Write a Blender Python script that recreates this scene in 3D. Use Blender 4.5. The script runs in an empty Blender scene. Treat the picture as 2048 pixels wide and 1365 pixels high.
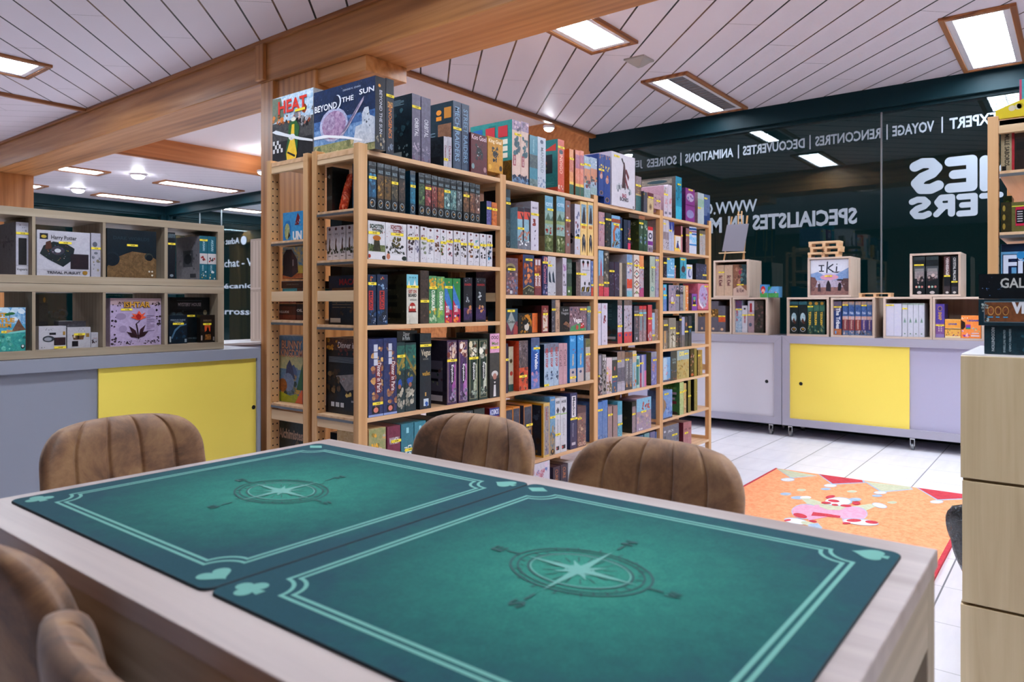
import bpy, math, random
from mathutils import Vector
# ------------------------------------------------------------------ camera, world, exposure, lights
F_, HY, YAW, CH = 1450.0, 607.0, math.radians(38.0), 1.15      # focal length in px, horizon row, yaw, eye height
CA, SA = math.cos(YAW), math.sin(YAW)
sc = bpy.context.scene
col = sc.collection
cd = bpy.data.cameras.new('camera'); cam = bpy.data.objects.new('camera', cd); col.objects.link(cam)
cam.location = (0, 0, CH); cam.rotation_euler = (math.pi/2, 0, YAW - math.pi/2)
cd.sensor_width = 36; cd.lens = 36*F_/2048; cd.shift_y = -(682.5 - HY)/2048; cd.clip_start = .03
cd.dof.use_dof = True; cd.dof.focus_distance = 3.1; cd.dof.aperture_fstop = 4.5
sc.camera = cam
w = bpy.data.worlds.new('night'); sc.world = w; w.use_nodes = True
w.node_tree.nodes['Background'].inputs[0].default_value = (.004, .030, .036, 1)
w.node_tree.nodes['Background'].inputs[1].default_value = .09
sc.view_settings.view_transform = 'Standard'; sc.view_settings.look = 'None'
sc.view_settings.exposure = 1.88; sc.view_settings.gamma = 1
LAMP = 14.0                                                    # radiance of the fluorescent diffusers
try:
    sc.cycles.max_bounces = 8; sc.cycles.diffuse_bounces = 6; sc.cycles.glossy_bounces = 3
    sc.cycles.transmission_bounces = 4; sc.cycles.transparent_max_bounces = 8; sc.cycles.use_denoising = True
    sc.cycles.caustics_reflective = False; sc.cycles.caustics_refractive = False; sc.cycles.sample_clamp_indirect = 6
except Exception: pass

# ------------------------------------------------------------------ pixel -> point on a real plane
def ray(px, py):
    u = (px-1024)/F_; return (CA+SA*u, SA-CA*u, (HY-py)/F_)
def onY(px, py, Y):
    r = ray(px, py); t = Y/r[1]; return r[0]*t, CH+r[2]*t
def onX(px, py, X):
    r = ray(px, py); t = X/r[0]; return r[1]*t, CH+r[2]*t
def onZ(px, py, z):
    r = ray(px, py); t = (z-CH)/r[2]; return r[0]*t, r[1]*t

# ------------------------------------------------------------------ colour and material helpers
def lin(c): return c/12.92 if c <= .04045 else ((c+.055)/1.055)**2.4
_cc = {}
def H(s):
    if not isinstance(s, str): return s
    if s in _cc: return _cc[s]
    t = s.lstrip('#')
    if len(t) == 3: t = ''.join(a+a for a in t)
    _cc[s] = tuple(lin(int(t[i:i+2], 16)/255) for i in (0, 2, 4)) + (1.0,)
    return _cc[s]
def newmat(n):
    m = bpy.data.materials.new(n); m.use_nodes = True
    return m, m.node_tree.nodes, m.node_tree.links, m.node_tree.nodes['Principled BSDF']
def plain(n, c, r=.5, metal=0, emit=None, es=0, spec=.5):
    m, N, L, b = newmat(n)
    b.inputs['Base Color'].default_value = H(c); b.inputs['Roughness'].default_value = r; b.inputs['Metallic'].default_value = metal
    b.inputs['Specular IOR Level'].default_value = spec
    if emit: b.inputs['Emission Color'].default_value = H(emit); b.inputs['Emission Strength'].default_value = es
    return m
def noise(N, L, vec, scale, detail=4, rough=.6, dist=0):
    t = N.new('ShaderNodeTexNoise'); t.inputs['Scale'].default_value = scale; t.inputs['Detail'].default_value = detail
    t.inputs['Roughness'].default_value = rough; t.inputs['Distortion'].default_value = dist
    if vec: L.new(vec, t.inputs['Vector'])
    return t.outputs['Fac']
def ramp(N, L, fac, stops):
    r = N.new('ShaderNodeValToRGB'); e = r.color_ramp.elements
    e[0].position, e[0].color = stops[0][0], H(stops[0][1]); e[1].position, e[1].color = stops[-1][0], H(stops[-1][1])
    for p, c in stops[1:-1]: k = e.new(p); k.color = H(c)
    L.new(fac, r.inputs[0]); return r.outputs[0]
def mix(N, L, a, b, fac, mode='MIX'):
    x = N.new('ShaderNodeMix'); x.data_type = 'RGBA'; x.blend_type = mode
    for i, v in ((0, fac), (6, a), (7, b)):
        if hasattr(v, 'links'): L.new(v, x.inputs[i])
        else: x.inputs[i].default_value = H(v) if i else v
    return x.outputs[2]
def math_(N, L, op, a, b=0., c=None):
    x = N.new('ShaderNodeMath'); x.operation = op
    for i, v in enumerate((a, b, c)):
        if v is None: continue
        if hasattr(v, 'links'): L.new(v, x.inputs[i])
        else: x.inputs[i].default_value = v
    return x.outputs[0]
def mapped(N, L, scale, rot=(0, 0, 0), src='Object'):
    t = N.new('ShaderNodeTexCoord'); mp = N.new('ShaderNodeMapping')
    mp.inputs['Scale'].default_value = scale; mp.inputs['Rotation'].default_value = rot
    if src == 'World': g = N.new('ShaderNodeNewGeometry'); L.new(g.outputs['Position'], mp.inputs['Vector'])
    else: L.new(t.outputs[src], mp.inputs['Vector'])
    return mp.outputs[0]
def bump(N, L, b, h, s=.2, d=.01):
    n = N.new('ShaderNodeBump'); n.inputs['Strength'].default_value = s; n.inputs['Distance'].default_value = d
    L.new(h, n.inputs['Height']); L.new(n.outputs[0], b.inputs['Normal'])
def wood(n, c1, c2, c3, ax, k=1., r=.5, knots=0, knotc='#5a3418', coarse=1., wv=.34):
    """grain runs along axis ax"""
    m, N, L, b = newmat(n)
    s = [9*k*coarse]*3; s[ax] = .55*k*coarse
    v = mapped(N, L, s, src='World')
    f = noise(N, L, v, 1.0, 5, .55, 1.3)
    w_ = N.new('ShaderNodeTexWave'); w_.wave_type = 'RINGS'; w_.rings_direction = 'XYZ'[ax]
    s2 = [1.]*3; s2[ax] = .06
    v2 = mapped(N, L, [q*2.2*k for q in s2], src='World')
    L.new(v2, w_.inputs['Vector']); w_.inputs['Scale'].default_value = 3.2; w_.inputs['Distortion'].default_value = 5
    w_.inputs['Detail'].default_value = 3; w_.inputs['Detail Scale'].default_value = 1.2
    g = math_(N, L, 'ADD', math_(N, L, 'MULTIPLY', f, .96-wv), math_(N, L, 'MULTIPLY', w_.outputs['Fac'], wv))
    c = ramp(N, L, g, [(.25, c3), (.47, c2), (.68, c1)])
    s3 = [60*k]*3; s3[ax] = 1.5*k
    f3 = noise(N, L, mapped(N, L, s3, src='World'), 1., 3, .6)
    c = mix(N, L, c, c3, math_(N, L, 'MULTIPLY', math_(N, L, 'SUBTRACT', f3, .45), .9))
    if knots:
        vo = N.new('ShaderNodeTexVoronoi'); s4 = [knots]*3; s4[ax] = knots*.45
        L.new(mapped(N, L, s4, src='World'), vo.inputs['Vector']); vo.inputs['Scale'].default_value = 1
        kf = ramp(N, L, vo.outputs['Distance'], [(.03, '#fff'), (.075, '#000')])
        c = mix(N, L, c, knotc, kf)
    L.new(c, b.inputs['Base Color']); b.inputs['Roughness'].default_value = r
    bump(N, L, b, g, .08, .004)
    return m

MAT = {}
MAT['pineX'] = wood('pine_x', '#e4bf98', '#d8ae84', '#c2946a', 0, 1.1, .45, wv=.15)
MAT['pineY'] = wood('pine_y', '#e6c8a4', '#dab88e', '#c6a074', 1, 1.1, .45, wv=.15)
MAT['pineZ'] = wood('pine_z', '#dbae7e', '#cf9f6c', '#b88654', 2, 1.1, .45, knots=4, wv=.15)
MAT['beam'] = wood('beam_wood', '#d09864', '#be834c', '#8e5a2e', 1, .9, .38, knots=2.4, coarse=.8, wv=.10)
MAT['beamX'] = wood('fascia_wood', '#cf8c54', '#c07a44', '#9a5c30', 0, .9, .4, knots=3.0, wv=.1)
MAT['beamZ'] = wood('column_wood', '#c98d55', '#b87a42', '#8e582c', 2, .9, .4, knots=1.6, wv=.22)
MAT['trimX'] = wood('trim_x', '#a9703f', '#94592c', '#70401f', 0, 1, .4)
MAT['trimY'] = wood('trim_y', '#b07442', '#9a5e30', '#744320', 1, 1, .4)
MAT['ashX'] = wood('ash_x', '#b0a08a', '#a2917a', '#8d7c66', 0, 1.3, .5, wv=.14)
MAT['ashZ'] = wood('ash_z', '#aa9a84', '#9c8c75', '#877762', 2, 1.3, .5, wv=.14)
MAT['ashY'] = wood('ash_y', '#b0a08a', '#a2917a', '#8d7c66', 1, 1.3, .5, wv=.14)
MAT['birchY'] = wood('birch_y', '#d6c2b4', '#c9b4a4', '#b49f8e', 1, 1.3, .5)
MAT['birchZ'] = wood('birch_z', '#d3bfb0', '#c6b1a0', '#b29c8a', 2, 1.3, .5)
MAT['oakZ'] = wood('oak_z', '#cdb894', '#c0aa84', '#a8916c', 2, 1.0, .45, wv=.2)
MAT['tableY'] = wood('table_laminate_y', '#b3a49d', '#a39490', '#8e7e78', 1, .9, .38, wv=.08)
MAT['metal'] = plain('grey_metal', '#8d9094', .35, .9)
MAT['chrome'] = plain('chrome', '#c4c6ca', .18, 1)
MAT['off_white'] = plain('off_white_plastic', '#a9a5a0', .5)
MAT['black'] = plain('black', '#0c1014', .4)
MAT['hole'] = plain('hole', '#1c140e', .9)
MAT['dark_frame'] = plain('dark_frame', '#06242b', .5, spec=.15)
MAT['grey_lac'] = plain('grey_lacquer', '#a29fae', .4)
MAT['grey_lac2'] = plain('grey_lacquer_dark', '#8c8f9c', .45)
MAT['door_white'] = plain('door_white', '#c9c6d0', .4)
MAT['door_yellow'] = plain('door_yellow', '#f3da5e', .4)
MAT['door_grey'] = plain('door_grey', '#aeabc4', .4)
MAT['white'] = plain('white_paint', '#d8d4d8', .5)
MAT['white_gloss'] = plain('white_gloss', '#e6e4e8', .25)
MAT['vinyl'] = plain('white_vinyl', '#939da8', .7)
MAT['slate'] = plain('slate_board', '#77737f', .7)
MAT['louver'] = plain('louver_metal', '#b9b6ba', .25, .8)
MAT['lamp'] = plain('lamp_diffuser', '#fff', .5, emit='#e9f3ff', es=LAMP)
MAT['bulb'] = plain('lamp_bulb', '#fff', .5, emit='#f4f8ff', es=30)

def print_mat():
    m, N, L, b = newmat('printed_card')
    a1 = N.new('ShaderNodeAttribute'); a1.attribute_name = 'c1'
    a2 = N.new('ShaderNodeAttribute'); a2.attribute_name = 'c2'
    v = mapped(N, L, (1, 1, 1), src='World')
    f = ramp(N, L, noise(N, L, v, 52, 8, .72, .9), [(.38, '#000'), (.62, '#fff')])
    c = mix(N, L, a1.outputs['Color'], a2.outputs['Color'], f)
    gm = N.new('ShaderNodeGamma'); gm.inputs[1].default_value = 1.22; L.new(c, gm.inputs[0])
    L.new(gm.outputs[0], b.inputs['Base Color']); b.inputs['Roughness'].default_value = .3
    # thin shrink-wrap wrinkles on the printed card
    bump(N, L, b, noise(N, L, v, 60, 2, .5, 1.5), .12, .003)
    return m
MAT['print'] = print_mat()
MAT['sticker'] = plain('price_sticker', '#f4dc3c', .5)

# ------------------------------------------------------------------ mesh building
GL = {}
def glyphs(txt, bold=.012):
    k = (txt, bold)
    if k not in GL:
        c = bpy.data.curves.new('t', 'FONT'); c.body = txt; c.resolution_u = 2; c.offset = bold; c.fill_mode = 'FRONT'
        o = bpy.data.objects.new('t', c)
        me = bpy.data.meshes.new_from_object(o)
        vs = [(v.co.x, v.co.y) for v in me.vertices]; ps = [tuple(p.vertices) for p in me.polygons]
        bpy.data.objects.remove(o); bpy.data.curves.remove(c); bpy.data.meshes.remove(me)
        if not vs: vs = [(0, 0), (1, 1)]
        x0 = min(v[0] for v in vs); x1 = max(v[0] for v in vs); y0 = min(v[1] for v in vs); y1 = max(v[1] for v in vs)
        GL[k] = ([((x-x0)/(x1-x0), (y-y0)/(y1-y0)) for x, y in vs], ps, (x1-x0)/(y1-y0))
    return GL[k]

class MB:
    def __init__(s): s.v = []; s.f = []; s.c = []; s.m = []; s.sm = []
    def face(s, pts, c='#fff', c2=None, m=0, sm=False):
        n = len(s.v); s.v += [tuple(p) for p in pts]; s.f.append(tuple(range(n, n+len(pts))))
        s.c.append((c, c2 or c)); s.m.append(m); s.sm.append(sm)
    def mesh(s, vs, fs, c='#fff', m=0, sm=True):
        n = len(s.v); s.v += [tuple(p) for p in vs]
        for f in fs: s.f.append(tuple(n+i for i in f)); s.c.append((c, c)); s.m.append(m); s.sm.append(sm)
    def box(s, x0, x1, y0, y1, z0, z1, c='#fff', c2=None, m=0):
        if x0 > x1: x0, x1 = x1, x0
        if y0 > y1: y0, y1 = y1, y0
        if z0 > z1: z0, z1 = z1, z0
        n = len(s.v); s.v += [(x, y, z) for z in (z0, z1) for y in (y0, y1) for x in (x0, x1)]
        for f in ((0, 2, 3, 1), (4, 5, 7, 6), (0, 1, 5, 4), (2, 6, 7, 3), (0, 4, 6, 2), (1, 3, 7, 5)):
            s.f.append(tuple(n+i for i in f)); s.c.append((c, c2 or c)); s.m.append(m); s.sm.append(False)
        return s
    def obox(s, p0, p1, w, h, up=(0, 0, 1), m=0, c='#fff'):
        """bar from p0 to p1 of section w x h"""
        a = Vector(p0); b = Vector(p1); d = (b-a).normalized(); U = Vector(up); W = d.cross(U)
        if W.length < 1e-4: W = d.cross(Vector((1, 0, 0)))
        W.normalize(); V = W.cross(d).normalized()
        vs = [q + W*(i*w/2) + V*(j*h/2) for q in (a, b) for i, j in ((-1, -1), (1, -1), (1, 1), (-1, 1))]
        s.mesh(vs, [(0, 1, 2, 3), (7, 6, 5, 4), (0, 4, 5, 1), (1, 5, 6, 2), (2, 6, 7, 3), (3, 7, 4, 0)], c, m, False); return s
    def cyl(s, p0, p1, r0, r1=None, n=14, m=0, c='#fff', cap=True):
        r1 = r0 if r1 is None else r1
        a = Vector(p0); b = Vector(p1); d = (b-a).normalized(); X = d.orthogonal().normalized(); Y = d.cross(X)
        vs = [q + X*(r*math.cos(6.28318*i/n)) + Y*(r*math.sin(6.28318*i/n)) for q, r in ((a, r0), (b, r1)) for i in range(n)]
        s.mesh(vs, [(i, (i+1) % n, n+(i+1) % n, n+i) for i in range(n)], c, m, True)
        if cap: s.mesh(vs, [tuple(range(n))[::-1], tuple(range(n, 2*n))], c, m, False)
        return s
    def lathe(s, prof, ctr, n=24, m=0, c='#fff', axis=2):
        vs = []
        for r, h in prof:
            for i in range(n):
                a = 6.28318*i/n; p = [r*math.cos(a), r*math.sin(a)]; p.insert(axis, h); vs.append((ctr[0]+p[0], ctr[1]+p[1], ctr[2]+p[2]))
        s.mesh(vs, [(j*n+i, j*n+(i+1) % n, (j+1)*n+(i+1) % n, (j+1)*n+i) for j in range(len(prof)-1) for i in range(n)], c, m, True); return s
    def build(s, name, mats, parent=None, origin=None, bevel=0, **pr):
        mats = mats if isinstance(mats, (list, tuple)) else [mats]
        me = bpy.data.meshes.new(name)
        if origin is None and parent is None:
            xs = [v[0] for v in s.v]; ys = [v[1] for v in s.v]; zs = [v[2] for v in s.v]
            origin = ((min(xs)+max(xs))/2, (min(ys)+max(ys))/2, min(zs))
        if origin is None: origin = tuple(parent['_o']) if '_o' in parent else (0, 0, 0)
        ox, oy, oz = origin
        me.from_pydata([(x-ox, y-oy, z-oz) for x, y, z in s.v], [], s.f)
        used = any(c != ('#fff', '#fff') for c in s.c)
        me.polygons.foreach_set('material_index', s.m); me.polygons.foreach_set('use_smooth', s.sm)
        if used:
            for k, nm in ((0, 'c1'), (1, 'c2')):
                at = me.color_attributes.new(nm, 'FLOAT_COLOR', 'CORNER'); d = []
                for f, c in zip(s.f, s.c): d += list(H(c[k]))*len(f)
                at.data.foreach_set('color', d)
        for q in mats: me.materials.append(MAT[q] if isinstance(q, str) else q)
        me.update()
        o = bpy.data.objects.new(name, me); col.objects.link(o)
        if parent is not None: o.parent = parent
        else: o.location = origin
        o['_o'] = list(origin)
        if bevel:
            b = o.modifiers.new('bevel', 'BEVEL'); b.width = bevel; b.segments = 2; b.limit_method = 'ANGLE'
        for k, v in pr.items(): o[k] = v
        return o
def empty(name, loc, label, cat, group=None, rz=0, local=False):
    o = bpy.data.objects.new(name, None); col.objects.link(o); o.location = loc; o.rotation_euler = (0, 0, rz)
    o.empty_display_size = .1; o['label'] = label; o['category'] = cat; o['_o'] = [0, 0, 0] if local else list(loc)
    if group: o['group'] = group
    return o
def tag(o, label, cat, group=None, kind=None):
    o['label'] = label
    if cat: o['category'] = cat
    if group: o['group'] = group
    if kind: o['kind'] = kind
    return o
def struct(o, label=None):
    o['kind'] = 'structure'
    if label: o['label'] = label
    return o

# a printed face: origin, unit vectors U,V scaled to the face, outward normal n; ops drawn as thin layers of ink
def printface(mb, O, U, V, n, ops, seed=0):
    O = Vector(O); U = Vector(U); V = Vector(V); n = Vector(n); lay = [0.0004]
    rnd = random.Random(seed)
    def P(u, v): return O + U*min(max(u, .003), .997) + V*min(max(v, .002), .998) + n*lay[0]
    for op in ops:
        k = op[0]; lay[0] += .00012
        if k == 'b': _, v0, v1, c = op[:4]; mb.face([P(0, v0), P(1, v0), P(1, v1), P(0, v1)], c, op[4] if len(op) > 4 else None)
        elif k == 'r': _, u0, v0, u1, v1, c = op[:6]; mb.face([P(u0, v0), P(u1, v0), P(u1, v1), P(u0, v1)], c, op[6] if len(op) > 6 else None)
        elif k == 'e':
            _, u, v, ru, rv, c = op[:6]
            mb.face([P(u+ru*math.cos(6.2832*i/16), v+rv*math.sin(6.2832*i/16)) for i in range(16)], c, op[6] if len(op) > 6 else None)
        elif k == 'p': mb.face([P(u, v) for u, v in op[1]], op[2], op[3] if len(op) > 3 else None)
        elif k == 'n':
            _, cnt, u0, v0, u1, v1, sz, cs = op
            cs = cs.split(); asp = U.length/V.length
            for i in range(cnt):
                lay[0] += .000004
                u = rnd.uniform(u0, u1); v = rnd.uniform(v0, v1); a0 = rnd.uniform(0, 6); r = sz*rnd.uniform(.4, 1.1)
                q = []
                for j in range(7):
                    a = a0 + 6.2832*j/7; rr = r*rnd.uniform(.6, 1.15)
                    q.append(P(min(max(u+rr*math.cos(a)/max(asp, .25), 0), 1), min(max(v+rr*math.sin(a), 0), 1)))
                mb.face(q, rnd.choice(cs), rnd.choice(cs))
        elif k in 'tT':
            _, txt, u0, v0, u1, v1, c = op[:7]
            vs, ps, _a = glyphs(txt, op[7] if len(op) > 7 else .012)
            if k == 't': pts = [P(u0+(u1-u0)*x, v0+(v1-v0)*y) for x, y in vs]
            else: pts = [P(u0+(u1-u0)*y, v1-(v1-v0)*x) for x, y in vs]
            b = len(mb.v); mb.v += [tuple(p) for p in pts]
            for p in ps: mb.f.append(tuple(b+i for i in p)); mb.c.append((c, c)); mb.m.append(0); mb.sm.append(False)

GRP_N = [0]
def game(name, label, cat, group, X0, X1, Y0, Y1, Z0, Z1, base, base2=None, axis='Y', front=(), side=None, sidec=None, stick=None, top=None, sw=(0, 1), sd=None):
    """a printed box; its front looks along -Y (axis Y) or -X (axis X). front / side: ops of the two faces seen from the room"""
    GRP_N[0] += 1
    mb = MB(); mb.box(X0, X1, Y0, Y1, Z0, Z1, base, base2)
    W, D, T = X1-X0, Y1-Y0, Z1-Z0
    if sidec: i = len(mb.c)-2; mb.c[i] = (sidec, sd or sidec)
    if top: mb.c[1] = (top, top)
    FY = ((X0, Y0, Z0), (W, 0, 0), (0, 0, T), (0, -1, 0)); FX = ((X0, Y1, Z0), (0, -D, 0), (0, 0, T), (-1, 0, 0))
    a, b = (FY, FX) if axis == 'Y' else (FX, FY)
    if front: printface(mb, *a, front, GRP_N[0])
    if side: printface(mb, *b, side, GRP_N[0]+1)
    o = mb.build(name, ['print'])
    tag(o, label, cat, group)
    if stick is not None:                      # stick: height fraction of the yellow price label
        s = MB(); e = .0026; h = .011/T
        O, U, V, n = [Vector(q) for q in a]
        u0, u1 = sw; wd = U.length; stick = min(max(stick, h/2+.015), .985-h/2)
        if wd > .07 and sw == (0, 1): u0, u1 = .28, .28+.055/wd
        P = lambda u, v: O+U*u+V*v+n*e
        s.face([P(u0, stick-h/2), P(u1, stick-h/2), P(u1, stick+h/2), P(u0, stick+h/2)], m=0)
        q = [P(u0, stick-h/2), P(u1, stick-h/2), P(u1, stick+h/2), P(u0, stick+h/2)]
        bk = [p-n*.002 for p in q]
        for i in range(4): s.face([q[i], q[(i+1) % 4], bk[(i+1) % 4], bk[i]][::-1], m=0)
        um = (u0+u1)/2; dw = (u1-u0)
        e2 = lambda u, v: O+U*u+V*v+n*(e+.0003)
        for du in (-.13, -.03, .07, .15): s.face([e2(um+dw*du, stick-h*.18), e2(um+dw*(du+.06), stick-h*.18), e2(um+dw*(du+.06), stick+h*.22), e2(um+dw*du, stick+h*.22)], m=1)
        s.build('price_sticker', ['sticker', 'black'], o)
    return o
# ------------------------------------------------------------------ room materials
def ceil_mat(n, sgn, off, gapc, gw, base1='#e4dde4', base2='#dcd4dc'):
    m, N, L, b = newmat(n)
    g = N.new('ShaderNodeNewGeometry'); sp = N.new('ShaderNodeSeparateXYZ'); L.new(g.outputs['Position'], sp.inputs[0])
    X, Y = sp.outputs[0], sp.outputs[1]
    d = math_(N, L, 'MULTIPLY', math_(N, L, 'SUBTRACT' if sgn > 0 else 'ADD', Y, X), .70711)
    a = math_(N, L, 'MULTIPLY', math_(N, L, 'ADD' if sgn > 0 else 'SUBTRACT', Y, X), .70711)
    q = math_(N, L, 'DIVIDE', math_(N, L, 'SUBTRACT', d, off), .2238)
    fr = math_(N, L, 'FRACT', math_(N, L, 'ADD', q, 100.0)); row = math_(N, L, 'FLOOR', math_(N, L, 'ADD', q, 100.0))
    gap = math_(N, L, 'LESS_THAN', fr, gw/.2238)
    aa = math_(N, L, 'FRACT', math_(N, L, 'DIVIDE', math_(N, L, 'ADD', a, math_(N, L, 'MULTIPLY', row, 1.37)), 2.4))
    jn = math_(N, L, 'LESS_THAN', math_(N, L, 'ABSOLUTE', aa), .0018)
    wn = noise(N, L, mapped(N, L, (1, 1, 1), src='World'), .9, 2)
    c = mix(N, L, base1, base2, wn)
    c = mix(N, L, c, '#8f878c', jn)
    gc = ramp(N, L, noise(N, L, mapped(N, L, (1, 1, 1), src='World'), 2.2, 3), [(.50, gapc[0]), (.62, gapc[1])])
    c = mix(N, L, c, gc, gap)
    L.new(c, b.inputs['Base Color']); b.inputs['Roughness'].default_value = .5
    L.new(math_(N, L, 'MULTIPLY', gap, -1.), N.new('ShaderNodeMath').inputs[0])
    bump(N, L, b, math_(N, L, 'SUBTRACT', 1., gap), .6, .01)
    return m
MAT['ceil'] = ceil_mat('ceiling_planks', 1, .907, ('#0c1012', '#6a4a30'), .013)
MAT['ceil2'] = ceil_mat('ceiling_planks_cross', -1, .1, ('#8e878c', '#9a9398'), .006)
MAT['ceilw'] = plain('ceiling_white', '#e2dcde', .6)
def floor_mat():
    m, N, L, b = newmat('floor_tiles')
    g = N.new('ShaderNodeNewGeometry'); sp = N.new('ShaderNodeSeparateXYZ'); L.new(g.outputs['Position'], sp.inputs[0])
    T = .39
    fx = math_(N, L, 'FRACT', math_(N, L, 'ADD', math_(N, L, 'DIVIDE', sp.outputs[0], T), 100.3))
    fy = math_(N, L, 'FRACT', math_(N, L, 'ADD', math_(N, L, 'DIVIDE', sp.outputs[1], T), 100-1.6/T % 1 + .0))
    gy = math_(N, L, 'LESS_THAN', fy, .016); gx = math_(N, L, 'LESS_THAN', fx, .010)
    v = mapped(N, L, (3, 14, 1), src='World')
    c = ramp(N, L, noise(N, L, v, 1, 4), [(.3, '#dcdae2'), (.7, '#e8e6ec')])
    c = mix(N, L, c, '#a9a9ae', gx); c = mix(N, L, c, '#6f7074', gy)
    L.new(c, b.inputs['Base Color'])
    b.inputs['Roughness'].default_value = .32
    bump(N, L, b, math_(N, L, 'SUBTRACT', 1., math_(N, L, 'MAXIMUM', gx, gy)), .3, .004)
    return m
MAT['floor'] = floor_mat()
MAT['wall_tan'] = plain('wall_tan', '#9a8266', .7)
MAT['wall'] = plain('wall_paint', '#d8d2c6', .7)
def glass_mat():
    m, N, L, b = newmat('window_glass')
    out = [q for q in N if q.type == 'OUTPUT_MATERIAL'][0]
    N.remove(b)
    tr = N.new('ShaderNodeBsdfTransparent'); tr.inputs[0].default_value = (.75, .95, .95, 1)
    gl = N.new('ShaderNodeBsdfGlossy'); gl.inputs['Roughness'].default_value = .015; gl.inputs['Color'].default_value = (.85, 1, 1, 1)
    fr = N.new('ShaderNodeFresnel'); fr.inputs['IOR'].default_value = 1.62
    ms = N.new('ShaderNodeMixShader'); L.new(fr.outputs[0], ms.inputs[0]); L.new(tr.outputs[0], ms.inputs[1]); L.new(gl.outputs[0], ms.inputs[2])
    L.new(ms.outputs[0], out.inputs[0])
    return m
MAT['glass'] = glass_mat()
MAT['asphalt'] = plain('asphalt', '#202a2c', .9)

# ------------------------------------------------------------------ room
XW, YF, ZC = 6.9, 13.8, 3.0
XB0, XB1, ZB = 2.95, 3.40, 2.705          # the big beam
o = MB().box(-6, XW+.02, -4, YF+.02, -.1, 0).build('floor', 'floor'); struct(o, 'pale grey tiled floor')
o = MB().box(XW+.02, 24, -12, 30, -.14, -.06).build('floor', 'asphalt'); struct(o, 'dark pavement outside the shop windows')
o = MB().box(-6, XB0+.02, -4, 7.43, ZC, ZC+.3).build('ceiling', 'ceil'); struct(o, 'white plank ceiling above the table')
o = MB().box(XB1-.02, XW, -4, 4.2, ZC, ZC+.3).build('ceiling', 'ceil'); struct(o, 'white plank ceiling by the lettered window')
o = MB().box(-6, XB0+.02, 7.43, YF, ZC, ZC+.3).build('ceiling', 'ceil2'); struct(o, 'white cross laid plank ceiling at the far left')
o = MB().box(XB1-.02, XW, 9.24, YF, ZC, ZC+.3).build('ceiling', 'ceil2'); struct(o, 'white plank ceiling of the far room')
o = MB().box(XB1-.02, XW, 4.2, 9.24, ZC+.25, ZC+.3).build('ceiling', 'ceilw'); struct(o, 'raised plain white ceiling panel')
k = [0]
def trim(x0, x1, y0, y1, z0, z1, mat, label, bev=.004):
    k[0] += 1; o = MB().box(x0, x1, y0, y1, z0, z1).build('trim_%d' % k[0], mat, bevel=bev); struct(o, label); return o
trim(XB0, XB1, -4, YF, ZB, ZC+.05, 'beam', 'big laminated wooden ceiling beam', .008)
trim(XB0-.022, XB0, -4, YF, ZC-.03, ZC+.01, 'trimY', 'thin wooden strip along the top of the beam')
trim(XB0-.03, XB0-.001, 4.49, 4.59, ZB+.015, ZC-.03, 'beamZ', 'upright wooden cover strip on the beam joint')
trim(XB0+.002, XB0+.42, 4.42, 4.565, 0, ZB, 'beamZ', 'tall wooden column carrying the beam')
trim(XB0+.03, XB0+.42, 3.98, 4.42, 0, ZB, 'beamZ', 'wide inner leaf of the wooden column')
trim(XB0+.05, XB0+.4, 3.5, 3.98, ZB-.1, ZB, 'beam', 'short wooden bracket under the beam')
trim(XB0, XB1-.02, 10.05, 10.5, 0, ZB, 'beamZ', 'wooden column at the far left under the beam')
trim(-6, XB0-.02, 7.41, 7.46, ZC-.03, ZC, 'trimX', 'dark wooden ceiling strip at far left')
trim(XB1, XW, 4.17, 4.23, ZC-.035, ZC, 'trimX', 'wooden ceiling strip before the raised panel')
trim(XB1, XW, 9.212, 9.238, ZC-.03, ZC+.249, 'beamX', 'wooden fascia board of the raised ceiling')
trim(XB1, XW, 9.19, 9.211, ZC-.03, ZC-.005, 'trimX', 'thin strip under the wooden fascia')
trim(XB1, XB1+.03, 4.2, 9.24, ZC, ZC+.25, 'beam', 'wooden fascia above the beam')
# solid walls
o = MB().box(-6.2, -6, -4.2, YF+.2, 0, ZC+.3).build('wall_back', 'wall_tan'); struct(o)
o = MB().box(-6.2, XW+.2, -4.2, -4, 0, ZC+.3).build('wall_right', 'wall'); struct(o)
o = MB().box(XW, XW+.15, 4.26, 9.2, 0, ZC+.25).build('wall_window_side', 'beamX'); struct(o, 'pine boarded wall between the window runs')
o = MB().box(XW+.01, XW+.15, -4, 4.25, ZC+.001, ZC+.3).box(XW+.01, XW+.15, 9.21, YF, ZC+.001, ZC+.3).build('wall_window_top', 'dark_frame'); struct(o)

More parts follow.
